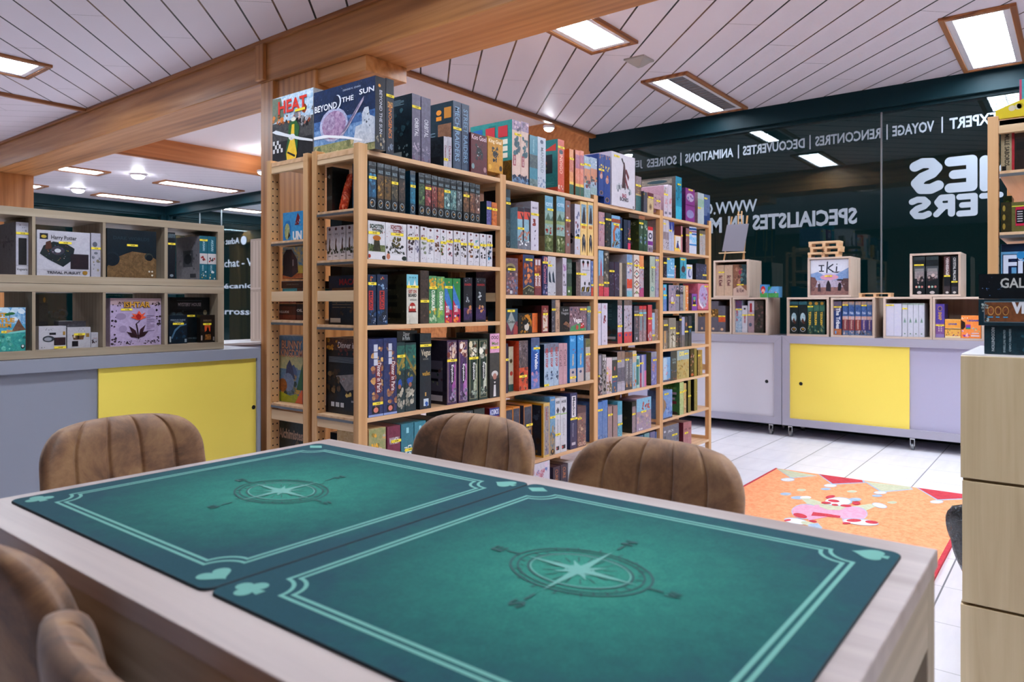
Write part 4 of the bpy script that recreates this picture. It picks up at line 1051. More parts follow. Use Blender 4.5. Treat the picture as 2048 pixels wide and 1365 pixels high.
ROWTOP = ([
 (265, 335, 150, 'grey violet spine with white lettering and sticker', '#676077/#7b7488', dict(d=.25, st=268, T=('ORBITAL', .36, .64, '#dcdbe2', .3, .75), bands='0,.07,#8d6a86,#5a5068', art=(.08, .28, '#8a8396 #b8a9bb #564f66'), sc='#14242f', sd='#1b3340',
   side=lines(5, .05, .8, .86, .95, '#7d94a0')+[('n', 26, .1, .3, .9, .8, .05, '#2c4a54 #1d3742 #40616a'), ('n', 12, .4, .05, .9, .25, .03, '#54707a #8aa0a8'), ('r', .5, .04, .75, .14, '#8d9aa0')])),
 (342, 418, 177, 'grey violet spine with white lettering, no sticker', '#625b72/#77708a', dict(d=.25, T=('ORBITAL', .38, .66, '#d2d1da', .3, .75), bands='0,.06,#8d6a86,#5a5068', art=(.08, .26, '#8a8396 #a99bb0 #564f66'))),
 (527, 560, 506, 'small pale box with red vertical title', '#c9c6cc/#b8b4bc', dict(d=.11, T=('Detective', .25, .7, '#8d3a44', .25, .75), st=700, nologo=1, sc='#28323c', sd='#3a454e', side=[('r', .05, .45, .95, .9, '#3c4852', '#161c22'), ('r', .1, .08, .8, .35, '#1d262e')])),
 (561, 593, 510, 'small pale box with a second red title', '#c4c1c9/#b2aeb8', dict(d=.11, T=('Darkest', .2, .7, '#8d3a44', .25, .75), nologo=1)),
 (605, 671, 210, 'slate blue spine with pale outlined lettering', '#3c4a60/#4c5d76', dict(dy=.01, d=.28, T=('MECH RAIDERS', .12, .92, '#8fb0cc', .22, .78), st=445, sc='#1e343f', sd='#29434f',
   side=[('t', 'BLACK', -.2+.2, .74, .42, .86, '#e6e9ee', .03), ('t', 'TRADERS', 0, .60, .46, .72, '#e6e9ee', .03), ('e', .68, .86, .06, .04, '#d9933c'), ('r', .62, .74, .74, .80, '#d9933c'), ('r', .8, .76, .96, .92, '#b9833c'), ('r', .66, .1, .96, .68, '#7d5c48', '#93705a')]+lines(9, .04, .6, .38, .58, '#8aa0ac')+[('n', 16, .02, .16, .6, .36, .03, '#6f9cc0 #c9b48a #d6dde4')])),
 (676, 738, 234, 'slate blue spine with pale lettering, second copy', '#3c4a60/#4c5d76', dict(dy=.01, d=.28, T=('STREET RAIDERS', .12, .92, '#86a6c2', .22, .78))),
 (742, 886, 470, 'maroon box with a black monster figure', '#76232f/#5c1a26', dict(d=.12, dy=.0, top='#cfc6cb', ops=[('t', 'Koo Gool', .05, .84, .95, .97, '#e4c9cf', .02), ('n', 22, .3, .34, .7, .75, .055, '#14141c #2a2430 #14141c'), ('e', .5, .56, .16, .10, '#121218'), ('n', 6, .35, .4, .7, .7, .02, '#7aa0a4 #c9c4c4'), ('e', .12, .16, .09, .07, '#8ca3a6'), ('e', .85, .12, .09, .07, '#b58d8d')])),
 (892, 1016, 502, 'yellow box with a black monster figure', '#dba622/#c48e16', dict(d=.12, dy=.0, ops=[('t', 'King Gnal', .06, .80, .9, .94, '#fff0c9', .02), ('n', 22, .3, .3, .7, .72, .055, '#14141c #3a2c14 #14141c'), ('e', .48, .52, .16, .10, '#1a1612'), ('n', 6, .35, .4, .7, .7, .02, '#a86a2a #e9d9b0'), ('e', .14, .14, .1, .07, '#e9b94a'), ('e', .85, .14, .1, .08, '#3f2c18')])),
])
row(0, 0, Z2, ROWTOP, 2)
UNL = lambda c1, c2, c3: dict(d=.145, nologo=1, t=('UNLOCK', .78, .845, '#9fb4bd', .16, .86), ops=[('b', .91, 1, '#20262c', '#7a8288'), ('b', .25, .74, c1, c2), ('n', 12, .15, .28, .85, .72, .05, c3), ('b', .14, .25, '#131a20', c1), ('e', .5, .13, .34, .085, '#9aa5aa'), ('e', .5, .13, .27, .066, '#11181d'), ('n', 4, .3, .1, .7, .16, .02, '#c98b3c #e0c088')])
def U(x0, x1, y, desc, c1, c2, c3, st=None, b='#10171c/#161f26', **kw):
    k = UNL(c1, c2, c3)
    if st: k['st'] = st
    k.update(kw); return (x0, x1, y, desc, b, k)
row(0, 1, Z1, [
 U(872, 932, 770, 'black slim box with blue lightning', '#12384e', '#2d6f92', '#5aa0c0 #1b4a68 #2b6f94', 905, d=.10, sc='#1c3a4e', sd='#2b5b76', side=[('b', .9, 1, '#3c5564'), ('r', .1, .2, .9, .3, '#d9c93c'), ('r', .2, .05, .8, .16, '#cfd3d6')]+lines(8, .15, .85, .4, .8, '#7fa4b8')),
 U(941, 993, 784, 'black slim box with golden wolf face', '#3a2a18', '#8d6c30', '#c09a48 #6d5226 #2a1d10'),
 U(998, 1051, 796, 'black slim box with golden creature eyes', '#2c2414', '#8a6a30', '#b48e44 #6d5226 #201810'),
 U(1055, 1107, 808, 'black slim box with pale bronze mask', '#2a2c2c', '#6f6448', '#a8946a #47443a #202424', 950)])
row_u = [
 U(155, 208, 770, 'black slim box with grey brown figure', '#2e2a2a', '#5d4d44', '#7d6654 #3c3230'),
 U(250, 292, 790, 'slim box with blue underwater art', '#1c6078', '#2f8aa6', '#3aa0bc #14485c', 922, b='#143c50/#1a5066'),
 U(320, 369, 806, 'black slim box with green misty landscape', '#2c3c34', '#5d7a52', '#7a9a64 #3a4c3a'),
 U(373, 421, 815, 'black slim box with dark red fleeing figure', '#4a2026', '#9a4a48', '#b8646a #40202a #c9a09a', 940),
 U(426, 474, 829, 'black slim box with red hooded figure', '#5a2228', '#9a5048', '#a84a44 #c9a48c #3a2028'),
 U(478, 528, 842, 'black slim box with orange pumpkin head', '#4a3020', '#a0683a', '#c0783c #5a3a24'),
 U(531, 579, 852, 'black slim box with white light beam', '#22404a', '#8fb8b4', '#cfe0d8 #3a6468 #22404a', 966),
 U(582, 631, 864, 'black slim box with teal light ray', '#22424c', '#84aca8', '#b8d0c8 #2c5458'),
 U(635, 679, 872, 'black slim box with grey ghost', '#2c3238', '#7d868a', '#a8b0b0 #3c444a'),
 U(689, 737, 882, 'black slim box with brown stone city', '#3c2c26', '#8d6a4c', '#c9966a #5a4030', 1001),
 U(743, 785, 892, 'black slim box with brown fiery sky', '#4a3430', '#8d6450', '#c08a5c #54403c'),
 U(788, 827, 905, 'black slim box with white rising flame', '#4c3a38', '#9a7464', '#e0d0c4 #5a4440'),
 (882, 921, 1042, 'short violet box beside a dark one', '#564f86/#7a73a4', dict(d=.13, st=1104, art=(.1, .7, '#8a84b8 #3f3a68 #a49ccc'), sc='#2a3a40', sd='#34464c', side=[('r', .4, .1, .95, .9, '#34464c')])),
 (927, 967, 1053, 'short orange box by the bay post', '#c06a34/#d98a50', dict(d=.13, st=1115, art=(.1, .8, '#e0a45c #8d4a2a #7a5a8a'))),
]
PREV1 = row_u
row(0, 1, Z2, row_u, 4)
SM = lambda c, tc, st: dict(d=.11, nologo=1, st=st, ops=[('e', .5, .935, .16, .035, '#6b2f38'), ('n', 5, .2, .70, .8, .78, .03, tc), ('n', 12, .15, .24, .85, .60, .05, c), ('n', 4, .2, .10, .8, .13, .012, '#5a4a4a #6b2f38')])
row(0, 2, Z6, [
 (86, 263, 108, 'white box with green cartoon lettering', '#dcdadd/#d0d0d2', dict(d=.045, st=245, sw=(0, .66), ops=[('t', 'SCHOTTEN', .10, .80, .92, .92, '#2f4a38', .05), ('t', 'TOTTEN', .22, .68, .85, .79, '#2f4a38', .05), ('n', 9, .1, .62, .95, .95, .02, '#8d4a2a #b5552c'), ('b', .21, .38, '#5a6640', '#8a9264'), ('n', 20, .0, .22, 1, .40, .05, '#4a5834 #6b7848 #3c4a2c #9aa090'), ('p', [(.3, .22), (.34, .5), (.66, .5), (.72, .22)], '#4c4434', '#2c2c24'), ('e', .5, .56, .24, .07, '#b8742c'), ('b', 0, .2, '#dcdadd'), ('e', .92, .06, .12, .055, '#3c2c24'), ('e', .05, .08, .09, .05, '#b5452c')])),
 (268, 484, 130, 'white box with red cartoon lettering', '#dedcdf/#d4d2d6', dict(d=.045, st=258, sw=(.25, .85), ops=[('t', 'SCHOTTEN', .24, .84, .80, .95, '#8d2f38', .05), ('t', 'TOTTEN 2', .34, .73, .86, .83, '#8d2f38', .05), ('n', 40, .05, .18, .98, .42, .045, '#2c3030 #43463c #20242a #8d8a84'), ('n', 24, .32, .38, .72, .66, .05, '#3c3a2c #6b6440 #8d7a3c #2c2c24'), ('n', 14, .05, .3, .3, .9, .015, '#a8444a #c9a4a0'), ('b', 0, .16, '#dedcdf'), ('e', .12, .1, .09, .08, '#c98a70'), ('e', .9, .07, .13, .06, '#26352c')])),
 (497, 571, 152, 'small white box with dark robot', '#dcd9de/#ccc8ce', SM('#4a3440 #6b4a54 #2c2428', '#3a3a40 #5a3a40', 300)),
 (573, 616, 160, 'small white narrow box with blue sprites', '#dcd9de/#d0ccd2', SM('#5a5a7a #a8a4b4', '#8d3a44', 300)),
 (637, 702, 174, 'small white box with green grey figure', '#dad8dc/#ccc8ce', SM('#7a8468 #9aa08a #5a6450', '#8d4a54', 302)),
 (704, 775, 188, 'small white box with faint grey symbols', '#dedce0/#d6d4d8', SM('#6a6a74 #b0acb4', '#b0acb4', 325)),
 (778, 841, 192, 'small white box with brown hairy head', '#dcdade/#ccc8ce', SM('#6b4c3c #8d6a54 #4a342a', '#8d3a44 #b0545c', None)),
 (844, 905, 202, 'small white box with green round creature', '#dedce0/#d0ccd2', SM('#5a6a3c #8d9a54 #a8443a', '#6a7a60 #4a5a4a', 345)),
 (908, 972, 212, 'small white box with pink dancer', '#dedce0/#d6d0d4', SM('#a8444f #4c4448 #c98a94', '#8d2f3c', 333)),
 (985, 1051, 217, 'small white box with dark slender figure', '#dcdade/#ccc8ce', SM('#4a3a38 #6b5448 #2c2424', '#4a3a3a', 327)),
 (1055, 1119, 226, 'small white box with brown tree figure', '#dcdade/#d0ccd2', SM('#4c3a2c #6b5440 #2c241c', '#8d3a3c #b08a60', 360)),
 (1136, 1189, 234, 'small white box with tan walking figure', '#dedce0/#d0ccd2', SM('#7a5440 #a8744c #4a342c', '#8d4a54', 360)),
 (1191, 1250, 244, 'small white box with grey battlements', '#d8d6da/#c9c5cc', SM('#4a4448 #6b646a #2c2a30', '#4aa0a0', 393)),
 (1260, 1322, 250, 'small white box with teal disc', '#dedce0/#d0ccd2', SM('#3a3438 #5a4a50 #2c2424', '#3a8a80 #5aa098', 372)),
 (1331, 1388, 258, 'small white box with blue sea and figure', '#dcdade/#ccc8ce', SM('#2c2c34 #4a5a7a #4aa0c8', '#5a3a44', 371)),
])
row(0, 3, Z6, [
 (84, 168, 678, 'navy box with red block letters', '#1c2e48/#274264', dict(d=.25, dy=.002, st=775, nologo=1, ops=[('n', 14, .05, .05, .95, .3, .06, '#1c2c3e #3a6a9a #142030'), ('n', 8, .05, .78, .95, .85, .03, '#6f94b8 #a8bcd0'), ('r', .08, .30, .62, .68, '#c0453c'), ('T', 'MACAO', .16, .32, .54, .66, '#203452', .02), ('n', 6, .3, .88, .6, .95, .02, '#b8484a #c9a060'), ('n', 8, .5, .04, .9, .2, .02, '#c9ced6 #8a98ac')],
   sc='#1c2c3c', sd='#26384a', side=[('r', .02, .6, .98, .98, '#20344c', '#2c4460'), ('t', 'MACAO', .28, .80, .82, .93, '#a8343c', .04), ('p', [(.05, .62), (.1, .74), (.78, .76), (.8, .62)], '#8d6a50', '#75543c')]+lines(4, .1, .75, .34, .56, '#77695a')+[('n', 20, .1, .15, .95, .5, .05, '#4a4038 #6a5a48 #2c3640'), ('r', .05, .04, .32, .13, '#d6d4cc'), ('t', '90', .82, .04, .95, .09, '#cfd0cc')])),
 (180, 290, 678, 'navy box with red block letters, second copy', '#1c2e48/#274264', dict(d=.25, dy=.002, nologo=1, ops=[('n', 14, .05, .05, .95, .3, .06, '#1c2c3e #3a6a9a #142030'), ('n', 8, .05, .7, .95, .8, .03, '#6f94b8 #a8bcd0'), ('r', .22, .31, .68, .68, '#c0453c'), ('T', 'MACAO', .28, .33, .62, .66, '#203452', .02), ('n', 6, .3, .88, .6, .95, .02, '#b8484a #c9a060'), ('n', 8, .6, .04, .9, .2, .02, '#c9ced6 #8a98ac')])),
 (489, 609, 675, 'white box with light blue top and red tram', '#dcd8cc/#d0ccbe', dict(d=.23, st=808, sw=(0, 1), ops=[('b', .74, 1, '#7fc0d0', '#8fccd8'), ('p', [(.1, .75), (.2, .88), (.3, .75)], '#e6e4dc'), ('p', [(.55, .75), (.7, .9), (.85, .75)], '#e6e4dc'), ('t', 'O O A', .2, .92, .85, .95, '#2c3a3c', .02), ('t', 'GET ON', .15, .62, .85, .69, '#b84a3c', .03), ('t', 'BOARD', .15, .545, .85, .61, '#2c3a3c', .03), ('t', 'NEW YORK & LONDON', .3, .47, .85, .50, '#4a4a44'), ('e', .5, .34, .26, .09, '#b83a30'), ('r', .18, .26, .78, .36, '#b83a30'), ('r', .24, .31, .42, .36, '#e6e0d0'), ('r', .48, .31, .74, .36, '#e6e0d0'), ('r', .15, .235, .82, .26, '#6b201c'), ('e', .48, .075, .2, .05, '#26332e')],
   sc='#38382c', sd='#4a4838', side=[('n', 16, .05, .1, .95, .9, .05, '#5a5640 #2c2c24 #6a6450'), ('r', .35, .5, .75, .58, '#20221c'), ('r', .5, .35, .75, .44, '#20221c'), ('r', .35, .7, .72, .8, '#26261e'), ('r', .5, .12, .85, .22, '#20221c')]+lines(3, .1, .6, .25, .32, '#6b2f28'))),
 (633, 722, 635, 'tall dark brown box with carved texture', '#3a2f2c/#5c4c44', dict(d=.26, st=960, art=(.05, .95, '#5a4a40 #2a2220 #7a6656 #4a3c36'), nologo=1, t=('VINDICATION', .44, .48, '#b09a7a'))),
 (726, 804, 692, 'green and yellow dinosaur box with sticker', '#4f8a6a/#79aa74', dict(d=.24, st=820, nologo=1, ops=[('n', 14, .1, .78, .9, .95, .05, '#d9a63a #e8c050'), ('n', 12, .1, .2, .9, .34, .04, '#d9a63a #8dbf5a'), ('r', .1, .32, .95, .72, '#3f7a5a', '#6aa06a'), ('T', 'CUBOSAURS', .3, .27, .75, .70, '#eef2e4', .03), ('n', 8, .1, .03, .9, .15, .05, '#a8c49a #c9d8b8')])),
 (809, 887, 700, 'green and yellow dinosaur box without sticker', '#5a9264/#84b078', dict(d=.24, nologo=1, ops=[('n', 14, .1, .76, .9, .95, .05, '#d9a63a #b8c050'), ('n', 12, .1, .14, .9, .30, .04, '#c0c45a #8dbf5a'), ('T', 'CUBOSAURS', .3, .28, .75, .68, '#f2f4ea', .03)])),
 (888, 968, 716, 'green, blue and pink box with sticker', '#3c8a50/#4c9a5c', dict(d=.24, st=813, nologo=1, ops=[('p', [(0, .55), (0, .92), (.9, .45), (1, .3), (.5, .2)], '#3f78b8', '#5a90cc'), ('p', [(0, 0), (0, .52), (.6, .3), (1, .28), (1, 0)], '#b02a50', '#c43c64'), ('t', 'DIX', .18, .23, .62, .38, '#f2f4f8'), ('e', .28, .14, .14, .024, '#cdd4e4'), ('e', .68, .16, .16, .03, '#3a2c5a'), ('n', 6, .1, .01, .6, .1, .04, '#e0783c #f0a04c'), ('e', .55, .91, .1, .02, '#c9a060')])),
 (975, 1053, 720, 'green, blue and pink box without sticker', '#3c8a50/#4c9a5c', dict(d=.24, nologo=1, ops=[('p', [(0, .5), (0, .88), (.9, .45), (1, .34), (.5, .2)], '#3f78b8', '#5a90cc'), ('p', [(0, 0), (0, .52), (.6, .33), (1, .3), (1, 0)], '#b02a50', '#c43c64'), ('t', 'DIX', .2, .24, .66, .39, '#f2f4f8'), ('e', .3, .15, .14, .024, '#cdd4e4'), ('e', .72, .16, .16, .03, '#3a2c5a'), ('n', 6, .1, .01, .6, .1, .04, '#e0783c #f0a04c'), ('e', .55, .91, .1, .02, '#c9a060')])),
 (1088, 1178, 710, 'black box with purple glow and white script', '#15141e/#241e30', dict(d=.24, dy=.006, nologo=1, t=('KRAKEN', .82, .87, '#c4484c', .1, .85), ops=[('b', .05, .32, '#2c2040', '#5a3a74'), ('n', 8, .2, .22, .8, .36, .05, '#c98a54 #8d5a6a #e0b070'), ('n', 9, .3, .45, .6, .66, .03, '#c4c8cc #8a9094'), ('n', 6, .1, .88, .9, .99, .03, '#5a5864 #8d8a94')])),
 (1217, 1320, 714, 'black box with purple glow, set apart', '#14131c/#221c2e', dict(d=.24, dy=.004, nologo=1, t=('KRAKEN', .82, .87, '#c4484c', .1, .85), ops=[('b', .05, .32, '#2c2040', '#5a3a74'), ('n', 8, .3, .22, .9, .36, .05, '#c98a54 #8d5a6a #e0b070'), ('n', 9, .2, .50, .5, .68, .03, '#c4c8cc #8a9094'), ('n', 6, .1, .88, .9, .99, .03, '#5a5864 #8d8a94')])),
])
DP = lambda st=None: dict(d=.27, dy=.004, nologo=1, **({'st': st} if st else {}), ops=[('b', 0, 1, '#3c4a7a', '#2c3560'), ('n', 34, .3, .1, .98, .92, .05, '#6b4a5a #b8885a #8d5a50 #e0b878 #4a3a5a'), ('r', .48, .30, .86, .70, '#8a2f38', '#6b2a3a'), ('T', 'Dinner in Paris', .58, .31, .86, .69, '#f0e8e4', .01), ('r', .36, .84, .62, .93, '#c9ccd8'), ('r', .36, .75, .62, .83, '#c9ccd8'), ('r', .36, .66, .62, .74, '#c9ccd8'), ('r', .25, .04, .75, .13, '#14141c'), ('e', .5, .085, .16, .035, '#d98a78'), ('b', 0, .03, '#9aa8d0')])
row(0, 4, Z8, [
 (80, 225, 192, 'blue violet Paris themed box with sticker', '#303a66/#3c4674', dict(DP(818), sc='#14202a', sd='#1c2c36', side=[('b', .84, 1, '#3c2a30', '#7a5a44'), ('t', 'Dinner in Paris', .3, .87, .95, .95, '#ece4e0', .01), ('n', 10, .02, .84, .4, .98, .04, '#b8842c #e0a84a #5a3a24'), ('n', 12, .3, .78, .98, .86, .03, '#8d4a3c #6b3a34')]+lines(5, .08, .98, .68, .76, '#8d9aa4')+[('p', [(.25, .5), (.7, .54), (.95, .40), (.5, .30)], '#9a9492', '#7d7674'), ('n', 8, .35, .38, .85, .5, .012, '#a8443c #b8b4b0'), ('n', 20, .02, .3, .35, .58, .05, '#4a3a2c #7a6448 #2c241c'), ('n', 10, .5, .2, .95, .32, .04, '#4a3c2c #c9b06a')]+lines(2, .62, .98, .17, .2, '#c4c8cc')+[('r', .14, .09, .22, .15, '#c9ccd0'), ('r', .25, .09, .34, .15, '#c9ccd0'), ('r', .37, .09, .45, .15, '#c9ccd0'), ('e', .84, .08, .05, .03, '#b8743c')])),
 (229, 358, 182, 'blue violet Paris themed box without sticker', '#303a66/#3c4674', DP()),
 (360, 437, 222, 'dark teal box with blue haired figure', '#1e3438/#2c4a4c', dict(d=.24, nologo=1, st=355, ops=[('b', .6, .95, '#2c5a54', '#3c7a6a'), ('n', 12, .05, .5, .95, .8, .05, '#b89a4a #8d8a3c #2c5a54'), ('p', [(0, .62), (1, .86), (1, .80), (0, .54)], '#9a8a4a'), ('n', 8, .15, .38, .6, .46, .05, '#3c6ab8 #2c5498'), ('e', .32, .37, .18, .035, '#a8705a'), ('n', 18, .05, .08, .9, .32, .05, '#8d8a7a #2c3430 #b8b0a0 #c9c4b4')])),
 (441, 545, 226, 'dark teal box with two blue haired figures', '#1a3034/#28464a', dict(d=.24, nologo=1, ops=[('b', .62, .97, '#24504e', '#3a8474'), ('n', 12, .3, .5, .95, .8, .05, '#b89a4a #8d8a3c #2c5a54'), ('p', [(0, .86), (1, .56), (1, .50), (0, .80)], '#8d7a40'), ('n', 8, .3, .40, .65, .48, .05, '#3c6ab8 #2c5498'), ('e', .45, .39, .14, .035, '#a8705a'), ('n', 18, .1, .08, .8, .34, .05, '#8d8a7a #2c3430 #b8b0a0 #c9c4b4')])),
 (584, 692, 136, 'tall black box with gold script', '#14202a/#1c2c38', dict(d=.27, dy=.0, nologo=1, st=250, t=('Vegas', .68, .79, '#d9cdb4', .1, .92), ops=[('t', 'PATCHWORK', .28, .65, .75, .67, '#a8a498'), ('t', 'wallet', .2, .44, .9, .5, '#c9a04a', .02), ('t', '1', .44, .17, .56, .22, '#c9a060'), ('r', .32, .04, .76, .135, '#c9d4dc'), ('n', 4, .4, .05, .68, .12, .03, '#2c64a8'), ('b', .9, 1, '#3c4448', '#2a3236'), ('b', .875, .885, '#7a705a')], sc='#101a26', sd='#16242e')),
 (848, 942, 205, 'purple framed box with golden sticker', '#4a3454/#5f4468', dict(d=.27, st=397, nologo=1, sc='#2c2834', sd='#3c3644', side=[('n', 18, .1, .7, .6, .98, .06, '#54583c #74784c #3c3c34'), ('r', .1, .2, .9, .68, '#5f5a66'), ('n', 16, .2, .26, .9, .66, .04, '#3c5a44 #6b3a44 #2c2c34 #8d8a74'), ('r', .15, .50, .8, .54, '#14141c'), ('r', .15, .36, .8, .40, '#14141c'), ('r', .6, .05, .9, .14, '#b8b4bc')], ops=[('r', .08, .04, .92, .97, '#b9a486'), ('r', .12, .045, .88, .965, '#4a3058', '#6b4880'), ('r', .5, .1, .88, .62, '#b86ab0', '#8d4a90'), ('n', 14, .15, .7, .85, .95, .06, '#e0c8b4 #8d4a34 #6b2c44 #f0e4dc'), ('p', [(.5, .3), (.3, .38), (.3, .56), (.5, .66), (.72, .56), (.72, .38)], '#1c141e'), ('T', 'Equinox', .38, .34, .66, .62, '#f0ecf0', .02), ('n', 8, .2, .06, .8, .24, .05, '#2c1c34 #c4b4d0 #4a3058')])),
 (961, 1050, 202, 'purple framed box without sticker', '#4a3454/#5f4468', dict(d=.27, nologo=1, ops=[('r', .08, .04, .92, .97, '#b9a486'), ('r', .12, .045, .88, .965, '#4a3058', '#6b4880'), ('r', .5, .1, .88, .62, '#c48ac0', '#9d5aa0'), ('n', 14, .15, .7, .85, .95, .06, '#e0c8b4 #8d4a34 #6b2c44 #f0e4dc'), ('p', [(.5, .3), (.3, .38), (.3, .56), (.5, .66), (.72, .56), (.72, .38)], '#1c141e'), ('T', 'Equinox', .38, .34, .66, .62, '#f0ecf0', .02), ('n', 8, .2, .06, .8, .24, .05, '#2c1c34 #c4b4d0 #4a3058')])),
 (1062, 1150, 192, 'dark green framed box with sticker', '#2c3c34/#3a4c40', dict(d=.27, st=374, nologo=1, ops=[('r', .08, .04, .92, .97, '#b9b086'), ('r', .12, .045, .88, .965, '#26382e', '#38503e'), ('r', .5, .1, .84, .6, '#c9cdb8', '#8a9478'), ('n', 14, .15, .7, .85, .95, .06, '#e0d4b4 #8d5434 #2c3c2c #f0ecdc'), ('p', [(.5, .3), (.3, .38), (.3, .56), (.5, .66), (.72, .56), (.72, .38)], '#141c18'), ('T', 'Equinox', .38, .34, .66, .62, '#f0f0ec', .02), ('n', 8, .2, .06, .8, .24, .05, '#1c241e #b4c0b0 #304034')])),
 (1160, 1242, 190, 'dark green framed box without sticker', '#2c3c34/#3a4c40', dict(d=.27, nologo=1, ops=[('r', .08, .04, .92, .97, '#b9b086'), ('r', .12, .045, .88, .965, '#26382e', '#38503e'), ('r', .5, .1, .84, .6, '#e0e0d4', '#a8b098'), ('n', 14, .15, .7, .85, .95, .06, '#e0d4b4 #8d5434 #2c3c2c #f0ecdc'), ('p', [(.5, .3), (.3, .38), (.3, .56), (.5, .66), (.72, .56), (.72, .38)], '#141c18'), ('T', 'Equinox', .38, .34, .66, .62, '#f0f0ec', .02), ('n', 8, .2, .06, .8, .24, .05, '#1c241e #b4c0b0 #304034')])),
 (1266, 1362, 136, 'grey box with pink top and white haired man', '#4c4844/#5a5650', dict(d=.22, st=270, nologo=1, sw=(.05, .95), ops=[('b', .7, 1, '#d49ab8', '#e4b8d0'), ('t', 'OOO', .12, .91, .9, .965, '#1c1c1c', .02), ('t', 'Mad', .2, .82, .85, .87, '#6f8a3c', .02), ('b', 0, .3, '#2c2a2a', '#3c3834'), ('e', .5, .37, .34, .05, '#d4d0cc'), ('e', .5, .33, .2, .05, '#b8887a'), ('p', [(.35, .02), (.42, .25), (.58, .25), (.62, .02)], '#d8d6d4'), ('p', [(.4, .24), (.5, .22), (.6, .24), (.6, .2), (.4, .2)], '#101010')])),
])
game('game_box', 'flat black box lying on the two dark teal boxes, fifth shelf of the nearest bay', 'board game', 'game box lying on other boxes', onY(*Z8(362), YA+.03)[0], onY(*Z8(556), YA+.03)[0], YA+.03, YA+.26, onY(*Z8(362, 222), YA)[1]+.001, onY(*Z8(362, 222), YA)[1]+.046, '#12181c', '#1c2428', 'Y', [('t', 'Dinner', .3, .5, .62, .9, '#c8cccc', .01), ('t', 'in Paris', .26, .12, .62, .5, '#c8cccc', .01)])
row(0, 5, Z8, [
 (86, 250, 1072, 'cartoon box with yellow buildings', '#c9a878/#d8c49a', dict(d=.2, nologo=1, ops=[('b', .55, 1, '#8d9a6a', '#b4a87a'), ('n', 24, .05, .1, .95, .98, .05, '#d9a03a #e8b84a #6a7a4a #8d5a3a #a0c0c8'), ('t', 'RIO', .15, .6, .55, .8, '#e8b43a', .05), ('e', .7, .4, .18, .12, '#c8552c')])),
 (266, 393, 1048, 'maroon box with white upside down title', '#7a2f4c/#8a3c58', dict(d=.22, nologo=1, st=1185, ops=[('t', 'WAMSIN', .15, .74, .9, .84, '#e4dce0', .02), ('n', 8, .05, .05, .95, .5, .06, '#4a2030 #b89ab0 #2c1c28')])),
 (402, 522, 1022, 'teal box with white vertical title', '#2f7a8a/#3a8a98', dict(d=.22, nologo=1, st=1268, ops=[('T', 'DICE', .55, .45, .82, .68, '#e4ecec', .02), ('T', 'FARM', .25, .42, .5, .66, '#e4ecec', .02), ('r', .4, .86, .6, .94, '#9ad0d8'), ('n', 8, .05, .02, .95, .25, .05, '#1c5a68 #5aa0a8')])),
 (530, 640, 1002, 'teal box half hidden by the chair', '#3a8494/#4492a0', dict(d=.22, nologo=1, ops=[('T', 'DICE FARM', .4, .3, .7, .7, '#e4ecec', .02), ('r', .4, .86, .6, .94, '#9ad0d8')])),
 (700, 840, 985, 'grey green box hidden behind the chair', '#3a4a48/#4a5a54', dict(d=.22)),
 (1004, 1100, 900, 'dark grey box just above the chair', '#3c4448/#5a6264', dict(d=.24, art=(.6, .98, '#6a7274 #8a9090 #2c3234'))),
 (1112, 1214, 876, 'dark green box with orange letter', '#26332e/#34433c', dict(d=.24, nologo=1, t=('F', .62, .88, '#d08a3a', .3, .8))),
 (1262, 1362, 866, 'red box with blue name plate', '#8a3034/#a04444', dict(d=.24, nologo=1, ops=[('b', .86, 1, '#2c3c8a'), ('t', 'KOSMOS', .08, .885, .92, .975, '#e0e4f0', .02), ('n', 8, .05, .2, .95, .8, .05, '#6b2428 #b8605a')], side=[('b', .86, 1, '#6b2428')], sc='#6a2428')),
])
